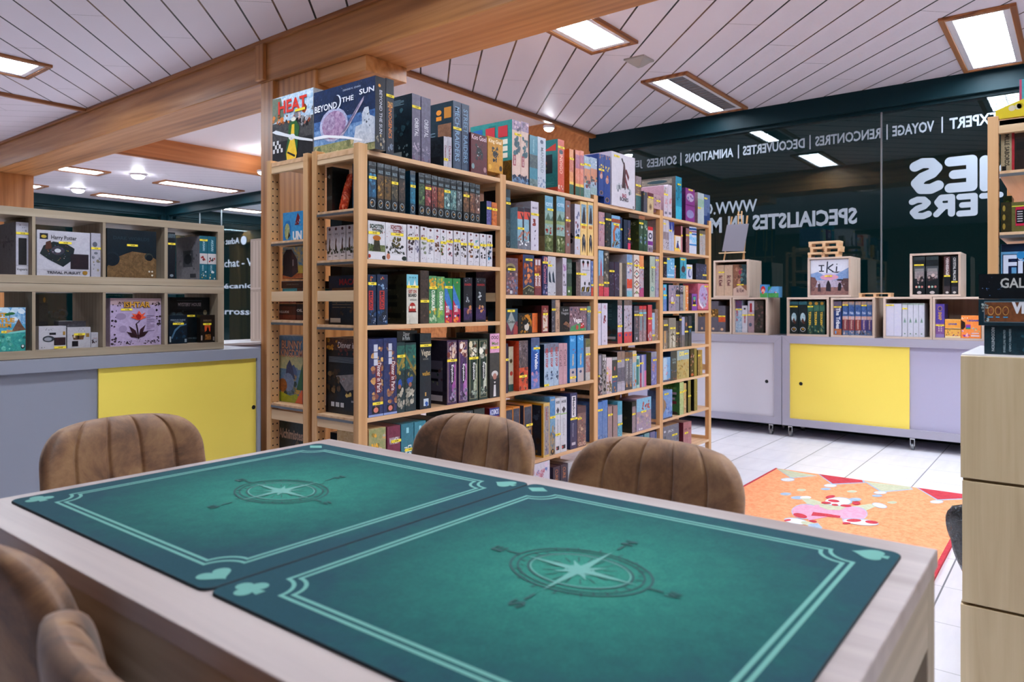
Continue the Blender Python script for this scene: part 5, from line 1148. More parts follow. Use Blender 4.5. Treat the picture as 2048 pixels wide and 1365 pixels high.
# --- second bay
row(1, 0, Z3, [
 (110, 188, 84, 'cream box with teal dragon and sticker', '#d8bcb0/#e0c8bc', dict(d=.28, dy=.01, st=222, nologo=1, ops=[('b', .84, 1, '#b8a0b8', '#8d7a9a'), ('n', 14, .05, .86, .95, 1, .04, '#5a4a6a #a88aa0 #e0c8d0'), ('n', 16, .3, .42, .85, .72, .05, '#3c6a74 #4c7a84 #2c5460'), ('r', .12, .27, .42, .44, '#a84a58'), ('T', 'SUMI', .2, .29, .36, .42, '#f0e0dc', .01), ('b', 0, .1, '#3c4a6a', '#8aa8c8'), ('n', 12, 0, .06, 1, .13, .03, '#34405c #2c3650')],
   sc='#3c9090', sd='#4aa09c', top='#3c9090', side=[('r', .45+.03*0, .55, .62, .95, '#2c8080')]+[('r', .08+.3*i, .62+.0*j-.11*j, .30+.3*i, .70-.11*j, '#e4e0d4') for i in range(3) for j in range(3)]+[('r', .08+.3*i, .74, .30+.3*i, .92, c) for i, c in enumerate(('#3c78b8', '#c84a54', '#c84a54'))]+[('r', 0, 0, 1, .35, '#54401c', '#8d6a1c')])),
 (190, 260, 100, 'cream box with teal dragon, second copy', '#d8bcb0/#e0c8bc', dict(d=.28, dy=.01, nologo=1, ops=[('b', .84, 1, '#b8a0b8', '#8d7a9a'), ('n', 14, .05, .86, .95, 1, .04, '#5a4a6a #a88aa0 #e0c8d0'), ('n', 16, .2, .42, .8, .72, .05, '#3c6a74 #4c7a84 #2c5460'), ('r', .1, .27, .42, .44, '#a84a58'), ('T', 'SUMI', .18, .29, .34, .42, '#f0e0dc', .01), ('b', 0, .1, '#3c4a6a', '#8aa8c8'), ('n', 12, 0, .06, 1, .13, .03, '#34405c #2c3650')])),
 (264, 341, 222, 'teal box with dark picture panel', '#4a8a9c/#5c9aac', dict(d=.26, nologo=1, ops=[('b', .36, .62, '#3c4c54', '#6a7878'), ('b', 0, .14, '#5a6a6a', '#8da0a0'), ('T', 'MANITOBA', .4, .66, .58, .92, '#b0d4dc')], sc='#243c44', side=[])),
 (343, 416, 240, 'white box with grey vertical title', '#cdd2da/#bcc4d0', dict(d=.26, nologo=1, ops=[('T', 'MANIFOLD', .38, .3, .72, .8, '#8a94a0', .01), ('e', .5, .91, .2, .04, '#4a5a74'), ('n', 16, .05, .02, .95, .2, .03, '#5a6a8a #8a9ab4 #b0bcd0')])),
 (526, 584, 262, 'orange red box with teal side', '#cc5a44/#d86c50', dict(d=.24, st=342, nologo=1, T=('INDIGO', .35, .72, '#f0c8b8'), ops=[('e', .5, .76, .3, .045, '#4a4a5a'), ('n', 8, .1, .02, .9, .12, .03, '#f0e0d4 #8d2c24')],
   sc='#2f8a88', sd='#2a7a78', side=[('r', 0, 0, 1, .09, '#c0502c'), ('r', .18, .36, .85, .72, '#1c1c20'), ('e', .5, .56, .2, .08, '#c0603c', '#4a2c24'), ('e', .5, .46, .2, .05, '#6a7a3c'), ('r', .15, .84, .5, .92, '#d98a3a'), ('p', [(.6, .8), (.95, .92), (.95, .78)], '#c8483c')]+lines(3, .1, .9, .14, .2, '#5aa8a4'))),
 (631, 669, 352, 'orange sunset box with green foot', '#dc9a64/#e8b088', dict(d=.22, st=446, nologo=1, ops=[('b', 0, .22, '#5a7a6a', '#3c6a5c'), ('b', .22, .28, '#f0d070'), ('b', .5, .8, '#c8785a', '#d89a8a')], sc='#b86a2c', sd='#c87c3c', side=[('n', 12, .1, .1, .9, .9, .1, '#a85c24 #d08a44')])),
 (685, 726, 362, 'orange pink sunset box, second of three', '#dc8a6c/#e8a898', dict(d=.22, nologo=1, ops=[('b', 0, .2, '#5a7a6a', '#3c6a5c'), ('b', .2, .26, '#f0d070'), ('b', .6, .9, '#c88a9a', '#a87a94')], sc='#7a4420')),
 (729, 762, 368, 'orange pink sunset box, third of three', '#dc8468/#e8a898', dict(d=.22, st=498, nologo=1, ops=[('b', 0, .2, '#5a7a6a', '#3c6a5c'), ('b', .2, .26, '#f0d070'), ('b', .6, .9, '#c88a9a', '#a87a94')])),
 (766, 823, 416, 'pale blue seascape box with sticker', '#a0b4c8/#c0ccd8', dict(d=.2, st=500, nologo=1, ops=[('b', .35, .7, '#c89a8a', '#e0a078'), ('n', 12, .05, .25, .95, .5, .05, '#4a6a74 #8d3a44 #5a8a84'), ('b', 0, .2, '#8da8ac', '#b4c8c8'), ('n', 8, .1, .82, .9, .95, .03, '#f0f4f8 #7a9ac4')])),
 (825, 883, 428, 'pale blue seascape box without sticker', '#a0b4c8/#c0ccd8', dict(d=.2, nologo=1, ops=[('b', .35, .7, '#c89a8a', '#e0a078'), ('n', 12, .05, .25, .95, .5, .05, '#4a6a74 #8d3a44 #5a8a84'), ('b', 0, .2, '#8da8ac', '#b4c8c8'), ('n', 8, .1, .82, .9, .95, .03, '#f0f4f8 #7a9ac4')])),
 (889, 945, 393, 'royal blue box with yellow title and sticker', '#2c4a90/#34559c', dict(d=.25, dy=-.006, st=545, nologo=1, top='#c0603c', ops=[('n', 9, .1, .66, .9, .76, .03, '#e0c04a #f0d870'), ('e', .5, .48, .26, .07, '#d8c0b8', '#c07a6a'), ('e', .55, .56, .15, .03, '#c07040'), ('e', .5, .08, .3, .05, '#c09060'), ('e', .5, .08, .22, .04, '#1c2c54'), ('n', 5, .1, .9, .9, 1, .03, '#8a8090 #c08060')], sc='#2c4c8c')),
 (947, 1002, 408, 'royal blue box with yellow title, second copy', '#2c4a90/#34559c', dict(d=.25, dy=-.006, nologo=1, ops=[('n', 9, .1, .66, .9, .76, .03, '#e0c04a #f0d870'), ('e', .5, .48, .26, .07, '#d8c0b8', '#c07a6a'), ('e', .55, .56, .15, .03, '#c07040'), ('e', .5, .08, .3, .05, '#c09060'), ('e', .5, .08, .22, .04, '#1c2c54'), ('n', 5, .1, .9, .9, 1, .03, '#8a8090 #c08060')])),
 (1016, 1228, 372, 'large white box with red and black skeletal figure', '#d2ced6/#dad6de', dict(d=.2, dy=-.012, st=440, sw=(.1, .32), ops=[('n', 18, .2, .28, .82, .42, .05, '#a8acb4 #8a9098 #c4c6cc #6a727a'), ('p', [(.42, .36), (.46, .6), (.50, .84), (.54, .86), (.60, .66), (.56, .5), (.60, .36)], '#4a3438', '#6b4448'), ('p', [(.56, .7), (.70, .52), (.74, .60), (.62, .74)], '#7a3c44'), ('p', [(.55, .5), (.66, .36), (.70, .40), (.58, .6)], '#8a4a54'), ('p', [(.40, .9), (.50, .80), (.52, .83), (.44, .93)], '#3c2c34'), ('t', 'BAD', .44, .185, .62, .255, '#a8405c', .02), ('t', 'BONES', .34, .11, .70, .185, '#3c3c4c', .02), ('t', 'D', .9, .01, .96, .055, '#2c2c34', .06)])),
])
row(1, 1, Y2, [
 (103, 176, -16, 'tall navy spine touching the bay post', '#16242e/#22343e', dict(d=.145, st=230, nologo=1, ops=[('b', .80, .86, '#5a7684'), ('b', .2, .5, '#2a3c44', '#5a6c70'), ('e', .5, .07, .34, .045, '#8a9498'), ('e', .5, .07, .26, .035, '#16242e'), ('n', 3, .35, .05, .65, .08, .01, '#d9a060')])),
 (298, 407, 292, 'red leaf tree box with sticker', '#8ab0c0/#a4c4d0', dict(d=.17, st=660, nologo=1, ops=[('b', .72, .9, '#d85a4c', '#e06a58'), ('b', .9, 1, '#4a3448', '#2c2430'), ('p', [(.8, 0), (.78, .7), (.45, .86), (.55, .88), (.85, .78), (.98, .9), (1, 0)], '#4a303c'), ('n', 10, .05, .22, .8, .42, .05, '#c8744a #a89094 #e0a078'), ('b', 0, .2, '#6a6a74', '#9a9aa4'), ('n', 5, .2, .08, .8, .2, .03, '#f0f0f0')])),
 (411, 516, 300, 'red leaf tree box without sticker', '#8ab0c0/#a4c4d0', dict(d=.17, nologo=1, ops=[('b', .72, .9, '#d85a4c', '#e06a58'), ('b', .9, 1, '#4a3448', '#2c2430'), ('p', [(.8, 0), (.78, .7), (.45, .86), (.55, .88), (.85, .78), (.98, .9), (1, 0)], '#4a303c'), ('n', 10, .05, .22, .8, .42, .05, '#c8744a #a89094 #e0a078'), ('b', 0, .2, '#6a6a74', '#9a9aa4'), ('n', 5, .2, .08, .8, .2, .03, '#f0f0f0')])),
 (528, 658, 190, 'tall white box with small red figure', '#d6d2dc/#cac6d2', dict(d=.26, st=420, nologo=1, sc='#b0a8b0', sd='#a49ca4', top='#d6d2dc', side=[('r', .1, .7, .8, .95, '#a89a9c'), ('t', '4', .3, .8, .5, .9, '#5a5a64')], ops=[('t', 'MAGIC', .2, .85, .85, .89, '#5a4a70', .02), ('n', 10, .3, .50, .7, .65, .035, '#a85a54 #8d4440'), ('n', 8, .4, .04, .6, .42, .02, '#5a4a6a #8a7a9a #3c3448')])),
 (766, 903, 92, 'tall green river valley box with sticker', '#8aa8a4/#a8c0b8', dict(d=.26, dy=.001, st=335, nologo=1, sc='#5c5038', sd='#6e6246', side=[('b', 0, .28, '#7a6a48', '#8d7c58'), ('e', .5, .36, .3, .06, '#2c2a24'), ('n', 14, .05, .4, .95, .95, .06, '#54492f #7c7050 #4a4230')], ops=[('b', .74, 1, '#6aa0b8', '#8ab8cc'), ('t', 'CITE', .1, .82, .9, .88, '#cfe0e8', .03), ('p', [(0, .55), (.4, .70), (.7, .58), (1, .66), (1, .5), (0, .5)], '#6a8478', '#54705f'), ('b', .5, .56, '#a8b48a', '#8a9c6a'), ('n', 10, .1, .34, .9, .46, .03, '#a84034 #c0c4b0 #8d3028'), ('b', 0, .3, '#4a5a34', '#7a8454'), ('n', 22, .05, .02, .95, .3, .04, '#3c4a28 #8a9060 #5a6a3c #c0c8a8')])),
 (963, 1104, 104, 'tall green river valley box without sticker', '#8aa8a4/#a8c0b8', dict(d=.26, dy=.001, nologo=1, sc='#5f5440', sd='#6e6246', ops=[('b', .74, 1, '#6aa0b8', '#8ab8cc'), ('t', 'CITE', .1, .82, .9, .88, '#cfe0e8', .03), ('p', [(0, .55), (.4, .70), (.7, .58), (1, .66), (1, .5), (0, .5)], '#6a8478', '#54705f'), ('b', .5, .56, '#a8b48a', '#8a9c6a'), ('n', 10, .1, .34, .9, .46, .03, '#a84034 #c0c4b0 #8d3028'), ('b', 0, .3, '#4a5a34', '#7a8454'), ('n', 22, .05, .02, .95, .3, .04, '#3c4a28 #8a9060 #5a6a3c #c0c8a8')])),
 (1119, 1200, 178, 'pinkish brown slim box with round faces', '#8d6a64/#9c7a74', dict(d=.24, st=522, nologo=1, ops=[('e', .4, .68, .22, .02, '#d4ccd4'), ('e', .5, .54, .35, .05, '#7a4a40'), ('e', .4, .42, .2, .02, '#b0b4c8'), ('e', .6, .36, .2, .02, '#b0b4c8'), ('e', .5, .17, .2, .03, '#8aa8b0'), ('r', .35, .88, .7, .92, '#8ab0c0')])),
 (1275, 1368, 236, 'white box with blue and red little figures', '#d2d0da/#c6c4d0', dict(d=.24, st=818, nologo=1, sc='#948b90', sd='#847c82', side=[('n', 8, .4, .1, .95, .45, .06, '#1c1c24 #2c3040')], ops=[('n', 8, .2, .72, .8, .84, .04, '#4a5070 #8a90b0'), ('n', 8, .2, .54, .8, .65, .04, '#8d4a54 #4a5070'), ('n', 10, .2, .37, .8, .50, .04, '#5a6478 #7a90b8 #3c4048'), ('n', 3, .3, .1, .7, .14, .02, '#d08a6a')])),
 (1372, 1481, 192, 'pale yellow box with black coat figure and sticker', '#e4c484/#ecd09a', dict(d=.24, st=596, nologo=1, ops=[('r', .12, .58, .9, .95, '#7aa0b8', '#a4bcc8'), ('p', [(.2, .6), (.35, .78), (.5, .9), (.62, .9), (.75, .75), (.82, .6)], '#3c3a44', '#54484c'), ('r', .2, .5, .8, .55, '#c88a50'), ('p', [(.3, .04), (.25, .3), (.45, .4), (.65, .38), (.8, .25), (.74, .04), (.62, .1), (.5, .2), (.42, .1)], '#343a48', '#4a5060'), ('p', [(.5, .36), (.6, .34), (.56, .22)], '#d8ccc0')])),
 (1496, 1597, 206, 'pale yellow box with black coat figure, rightmost', '#e4c484/#ecd09a', dict(d=.24, nologo=1, ops=[('r', .12, .58, .9, .95, '#7aa0b8', '#a4bcc8'), ('p', [(.2, .6), (.35, .78), (.5, .9), (.62, .9), (.75, .75), (.82, .6)], '#3c3a44', '#54484c'), ('r', .2, .5, .8, .55, '#c88a50'), ('p', [(.3, .04), (.25, .3), (.45, .4), (.65, .38), (.8, .25), (.74, .04), (.62, .1), (.5, .2), (.42, .1)], '#343a48', '#4a5060'), ('p', [(.5, .36), (.6, .34), (.56, .22)], '#d8ccc0')])),
])
row(1, 2, Y1, [
 (78, 222, 97, 'crowded fantasy cover with an arch', '#6a5660/#8a6e74', dict(d=.2, st=243, sw=(.12, .75), ops=[('e', .35, .74, .42, .12, '#8d8468', '#a89a78'), ('e', .35, .70, .34, .09, '#5f5348'), ('n', 40, .05, .05, .95, .62, .06, '#9a6a6a #5a4a6a #c8a08a #7a5a54 #8a9ab0 #b48a94'), ('n', 8, .7, .05, 1, .4, .05, '#4a6a94 #6a8ab4'), ('r', .3, .03, .5, .12, '#d0ccd0')])),
 (284, 421, 56, 'tall navy box with orange flame figure', '#3a4668/#4c587c', dict(d=.22, st=123, sw=(.22, .84), nologo=1, sc='#a8502c', sd='#c86838', side=[('n', 24, .05, .05, .95, .95, .08, '#3c2420 #d8783c #7a3a24 #f09a54 #241c1c')], ops=[('n', 26, .1, .3, .8, .85, .07, '#d0743c #8d5a54 #e09a64 #5a4a5a'), ('p', [(0, 0), (0, .14), (.5, .24), (1, .18), (1, 0)], '#34342c', '#5a5a4c'), ('p', [(0, .15), (.5, .25), (1, .19), (1, .17), (.5, .23), (0, .13)], '#c0a860'), ('n', 8, .2, .02, .9, .18, .03, '#8a8a78 #a8a890')])),
 (428, 512, 106, 'red box with four white blocks', '#8a4a44/#a05c50', dict(d=.2, st=309, sw=(0, .6), nologo=1, ops=[('r', .12, .82, .42, .97, '#d4ccd4'), ('r', .54, .82, .84, .97, '#d4ccd4'), ('n', 12, .05, .56, .95, .8, .05, '#c8683c #e09060 #7a3430'), ('T', 'KINGZ', .1, .24, .4, .54, '#e0d8dc', .05), ('T', 'KINGZ', .55, .24, .85, .54, '#e0d8dc', .05), ('b', 0, .2, '#7a3c44', '#8d5058')])),
 (527, 591, 76, 'indigo box with swirling red letters', '#34345c/#4a4a74', dict(d=.2, st=158, nologo=1, ops=[('n', 12, .1, .86, .9, .98, .04, '#c88a8a #e0b0a0'), ('T', 'Carnival', .25, .3, .8, .78, '#b87a8a', .03), ('n', 10, .1, .03, .9, .25, .04, '#8a90b8 #c0a0b0')])),
 (593, 691, 80, 'white box with two penguin figures', '#cbcbd0/#bcbcc4', dict(d=.2, st=197, sw=(0, .5), nologo=1, ops=[('n', 8, .1, .76, .9, .88, .03, '#7aa4c0 #c8a08a'), ('p', [(.15, .35), (.1, .55), (.25, .64), (.35, .5), (.45, .32)], '#4a5a6a', '#3c4854'), ('p', [(.6, .35), (.55, .55), (.7, .64), (.8, .5), (.92, .32)], '#4a5a6a', '#3c4854'), ('n', 4, .1, .06, .9, .1, .02, '#a84a44 #3c7a5a #3c5a9a')])),
 (777, 826, 98, 'white box with lilac figure', '#cdc8d4/#c0bac8', dict(d=.26, nologo=1, sc='#b4acb0', sd='#a8a0a6', side=[('p', [(.3, .08), (.5, .02), (.7, .08), (.6, .05)], '#1c1c24'), ('n', 4, .0, .3, .3, .6, .08, '#2c5a44 #a07060')], ops=[('n', 12, .15, .66, .85, .82, .05, '#b890b8 #9a7aa4'), ('n', 14, .2, .26, .8, .55, .04, '#6a646c #8a848c'), ('n', 4, .1, .06, .9, .1, .02, '#8a4a5a #4a4a5a')])),
 (832, 890, 112, 'dark green box beside the white one', '#3c4c44/#54645a', dict(d=.26, nologo=1, ops=[('b', .6, .9, '#4a5a54', '#8a948c'), ('b', 0, .25, '#4a6a44', '#6a8454'), ('e', .4, .12, .2, .03, '#d0d4cc')])),
 (944, 998, 152, 'grey brown box with sticker', '#6a5a5a/#8a7a76', dict(d=.2, st=297, nologo=1, sc='#26302c', sd='#3a4640', side=[('n', 10, .2, .2, .9, .9, .08, '#5a6a60 #1c2420')], art=(.05, .6, '#9a8a84 #5a4a4a #b0a098'))),
 (1003, 1123, 116, 'white box with twin black and red emblems', '#d2d0d8/#c6c4ce', dict(d=.2, st=305, sw=(0, .55), nologo=1, top='#8a8a84', ops=[('e', .25, .92, .12, .05, '#1c2420'), ('e', .72, .92, .12, .05, '#1c2420'), ('p', [(.18, .9), (.25, .76), (.33, .9)], '#8d3a3c'), ('p', [(.65, .9), (.72, .76), (.8, .9)], '#8d3a3c'), ('r', .15, .7, .9, .72, '#9a98a4'), ('e', .4, .34, .08, .05, '#2c2c30'), ('e', .85, .34, .08, .05, '#2c2c30'), ('p', [(.05, .12), (.1, .24), (.42, .26), (.35, .12)], '#26262c'), ('p', [(.52, .12), (.57, .24), (.9, .26), (.85, .12)], '#26262c'), ('p', [(.12, .13), (.25, .24), (.3, .24), (.18, .13)], '#e0c04a'), ('p', [(.6, .13), (.73, .24), (.78, .24), (.66, .13)], '#e0c04a'), ('b', 0, .11, '#6a6a74', '#9a9aa8')])),
 (1131, 1168, 138, 'slim blue box with red foot', '#5a74a8/#8a9cc4', dict(d=.2, st=438, nologo=1, ops=[('b', 0, .25, '#b8483c', '#d06a4c'), ('n', 10, .1, .3, .9, .9, .05, '#3c4a74 #c08a94 #a8b8d8')])),
])
row(1, 3, Y1, [
 (78, 219, 732, 'teal and red cover with a grey diamond', '#4a5468/#2c5a68', dict(d=.12, st=758, sw=(.08, .72), ops=[('b', 0, .5, '#8a3f4c', '#5a3a54'), ('p', [(.05, .5), (.42, .92), (.8, .5), (.42, .1)], '#8d9494', '#74807e'), ('p', [(.09, .5), (.42, .88), (.76, .5), (.42, .14)], '#a8aca8', '#9aa09c'), ('t', 'Codex', .12, .44, .76, .56, '#1c1c1c', .02), ('p', [(.7, .4), (1, .3), (1, 0), (.6, 0)], '#a8504c')])),
 (228, 466, 790, 'black cover with yellow tiger figures and orange spine', '#201c14/#2c2418', dict(d=.12, dy=.03, ops=[('r', .71, 0, 1, 1, '#d8703c', '#e08a54'), ('T', 'BANDIDO', .82, .3, .9, .8, '#b0604a'), ('n', 26, .12, .08, .6, .9, .09, '#c08a24 #a8761c #14100c #e0a83a #14100c'), ('e', .42, .34, .12, .2, '#d4ccc0'), ('p', [(.3, .9), (.5, .96), (.68, .6), (.66, .3), (.58, .6)], '#c88a2c'), ('e', .35, .55, .1, .12, '#14100c'), ('b', 0, .03, '#1c1410')])),
 (480, 601, 694, 'maroon box with a cream vine panel', '#7a3034/#8c3c3e', dict(d=.2, st=798, sw=(.18, .86), top='#5a2428', ops=[('r', .18, .06, .86, .68, '#cfc0b4', '#dccfc4'), ('n', 14, .25, .1, .8, .64, .05, '#b07a4a #d8a878 #a06a44'), ('t', 'La', .4, .86, .6, .93, '#d8b8a8'), ('t', 'VIGNE', .22, .76, .82, .84, '#d8b8a8', .02)], sc='#3c1c20', side=[])),
 (641, 686, 618, 'tall black and white speckled box', '#3c3a40/#6a6870', dict(d=.2, st=742, nologo=1, sc='#14181c', art=(.05, .95, '#8a8890 #2c2a30 #b0aeb8 #54525a'))),
 (690, 741, 622, 'tall tan box with brown letters', '#b89a84/#c4a894', dict(d=.2, nologo=1, T=('CUTTLE', .1, .4, '#5a4434'), art=(.6, .95, '#8d7460 #a08874'))),
 (741, 1076, 706, 'box with dark side and casino picture cover', '#1a1a1c/#242424', dict(d=.17, dy=.002, st=740, sw=(.73, .98), ops=[('r', .34, 0, 1, 1, '#7a6470', '#9a8088'), ('t', 'Las', .10, .82, .28, .93, '#b0b0b0'), ('t', 'Vegas', .03, .66, .3, .8, '#b0b0b0', .01), ('n', 40, .36, .35, .98, .95, .06, '#5a4450 #c89a94 #8a5a64 #c8b4bc #3c4a6a #6a3c34'), ('p', [(.34, 0), (.4, .2), (.7, .32), (.9, .2), (.98, 0)], '#4a8a5c', '#6aa878'), ('t', 'Vegas', .48, .30, .80, .55, '#f0ecec', .02), ('p', [(.74, .10), (.76, .3), (.88, .34), (.9, .12)], '#c0353c'), ('e', .80, .22, .02, .03, '#f0e8e8'), ('e', .85, .28, .02, .03, '#f0e8e8'), ('e', .62, .15, .05, .1, '#c05a58'), ('p', [(.1, .3), (.2, .42), (.34, .3), (.34, .15)], '#8d6a54'), ('n', 8, .05, .05, .3, .3, .05, '#2c3a54 #4a3430 #8a7460')])),
 (1082, 1124, 700, 'short blue green spine beside the casino box', '#5a7a80/#8a8a9c', dict(d=.17, dy=.002, st=763, art=(.05, .9, '#3c5a84 #b0a0a8 #4a6a6a #a8b8c0'), nologo=1, bands='.75,1,#5a8a7a,#8aa8a0')),
])
row(1, 4, Y1, [
 (70, 100, 1166, 'purple black spine next to the bay post', '#3a2c44/#4c3a54', dict(d=.27, st=1365)),
 (106, 166, 1205, 'beige box with red lips and eye', '#b0a890/#c0b8a4', dict(d=.22, dy=.03, nologo=1, top='#241c20', ops=[('e', .5, .68, .3, .05, '#7a6a44'), ('e', .5, .68, .14, .035, '#14100c'), ('e', .55, .40, .3, .05, '#a83c2c'), ('b', 0, .16, '#2c6a64', '#1c3c3c')], sc='#241c24')),
 (236, 346, 1132, 'dark patterned box with orange lower half', '#3a3236/#8d7a78', dict(d=.24, nologo=1, st=1570, sw=(-.1+.1, .86), sc='#c0482c', sd='#d85a38', ops=[('n', 26, .05, .62, .95, .96, .04, '#b0a0a4 #5a4a50 #8d7a80 #2c2428'), ('b', 0, .46, '#c0482c', '#d86a3c'), ('n', 22, .05, .02, .95, .44, .045, '#2c2428 #8d3424 #e09a70 #4a3430'), ('e', .5, .28, .14, .03, '#3a9a7a')])),
 (386, 491, 1094, 'blue box with white vertical script title', '#3a6ab0/#2c5498', dict(d=.25, st=1224, nologo=1, sc='#1c3450', ops=[('b', .82, 1, '#4a5a7c', '#6a7494'), ('b', 0, .3, '#5a7ab4', '#8a90c0'), ('T', 'Welkin', .42, .38, .78, .7, '#f0f2f8', .03), ('n', 10, .1, .05, .9, .34, .05, '#c88a9a #d0a0b0 #8a90c8'), ('n', 6, .2, .7, .9, .8, .05, '#7ab0d8 #5a94cc')])),
 (548, 606, 1176, 'light blue box with red title and sticker', '#a4b8cc/#b8c8d8', dict(d=.23, st=1702, nologo=1, sc='#1a2c34', ops=[('b', .8, 1, '#7a5a64', '#8aa0b4'), ('T', 'NEXT STOP', .3, .45, .78, .9, '#c0504c', .04), ('n', 8, .3, .15, .8, .35, .04, '#3c4a64 #7a8ca8')])),
 (608, 666, 1166, 'light blue box with red title, second of three', '#a4b8cc/#b8c8d8', dict(d=.23, nologo=1, ops=[('b', .8, 1, '#7a5a64', '#8aa0b4'), ('T', 'NEXT STOP', .3, .45, .78, .9, '#c0504c', .04), ('n', 8, .3, .15, .8, .35, .04, '#3c4a64 #7a8ca8')])),
 (669, 728, 1160, 'light blue box with red title, third of three', '#a4b8cc/#b8c8d8', dict(d=.23, nologo=1, ops=[('b', .8, 1, '#7a5a64', '#8aa0b4'), ('T', 'NEXT STOP', .3, .45, .78, .9, '#c0504c', .04), ('n', 8, .3, .15, .8, .35, .04, '#3c4a64 #7a8ca8')])),
 (731, 781, 1166, 'dusty pink box with looping script', '#bc98a0/#c8a4ac', dict(d=.23, nologo=1, T=('Coral', .45, .85, '#8d6a74', .2, .8))),
 (784, 833, 1162, 'dusty pink box with looping script, second copy', '#bc98a0/#c8a4ac', dict(d=.23, nologo=1, T=('Coral', .45, .85, '#8d6a74', .2, .8))),
 (866, 941, 1068, 'bright sky blue box with sticker', '#3c94cc/#4aa0d4', dict(d=.25, st=1585, nologo=1, sc='#2878b4', sd='#2c80bc', ops=[('b', 0, .3, '#c8b0a0', '#b0b4c0'), ('e', .5, .22, .2, .03, '#3c4a74'), ('n', 6, .2, .84, .8, .95, .03, '#b0d8f0 #7ac0e8'), ('n', 3, .5, .6, .9, .75, .02, '#c04a5a'), ('T', 'Nimalia', .4, .36, .68, .6, '#e0c8a0', .03)])),
 (961, 1037, 1064, 'bright sky blue box without sticker', '#3c94cc/#4aa0d4', dict(d=.25, nologo=1, sc='#2878b4', sd='#2c80bc', ops=[('b', 0, .3, '#c8b0a0', '#b0b4c0'), ('e', .5, .22, .2, .03, '#3c4a74'), ('n', 6, .2, .84, .8, .95, .03, '#b0d8f0 #7ac0e8'), ('n', 3, .5, .6, .9, .75, .02, '#c04a5a'), ('T', 'Nimalia', .4, .36, .68, .6, '#e0c8a0', .03)])),
 (1062, 1118, 1106, 'white slim box with olive top', '#c4c0bc/#b0aca8', dict(d=.21, st=1297, nologo=1, sc='#8a8a8c', sd='#9a9a9c', bands='.8,1,#8a8a54,#5a5a3c .2,.6,#b8b0ac,#a85a4c')),
])
ARCH = lambda: [('r', .06, .02, .94, .97, '#2c3040', '#4a4c5c'), ('e', .5, .84, .42, .1, '#5a6070', '#3c4454'), ('r', .08, .62, .92, .84, '#4c5060', '#343a48'), ('T' if 0 else 't', 'Nidavellir', .15, .56, .88, .62, '#d0b070', .01), ('n', 20, .1, .06, .9, .5, .06, '#5a3a34 #8d6a60 #b09a94 #3c2c2c #c0b4b4')]
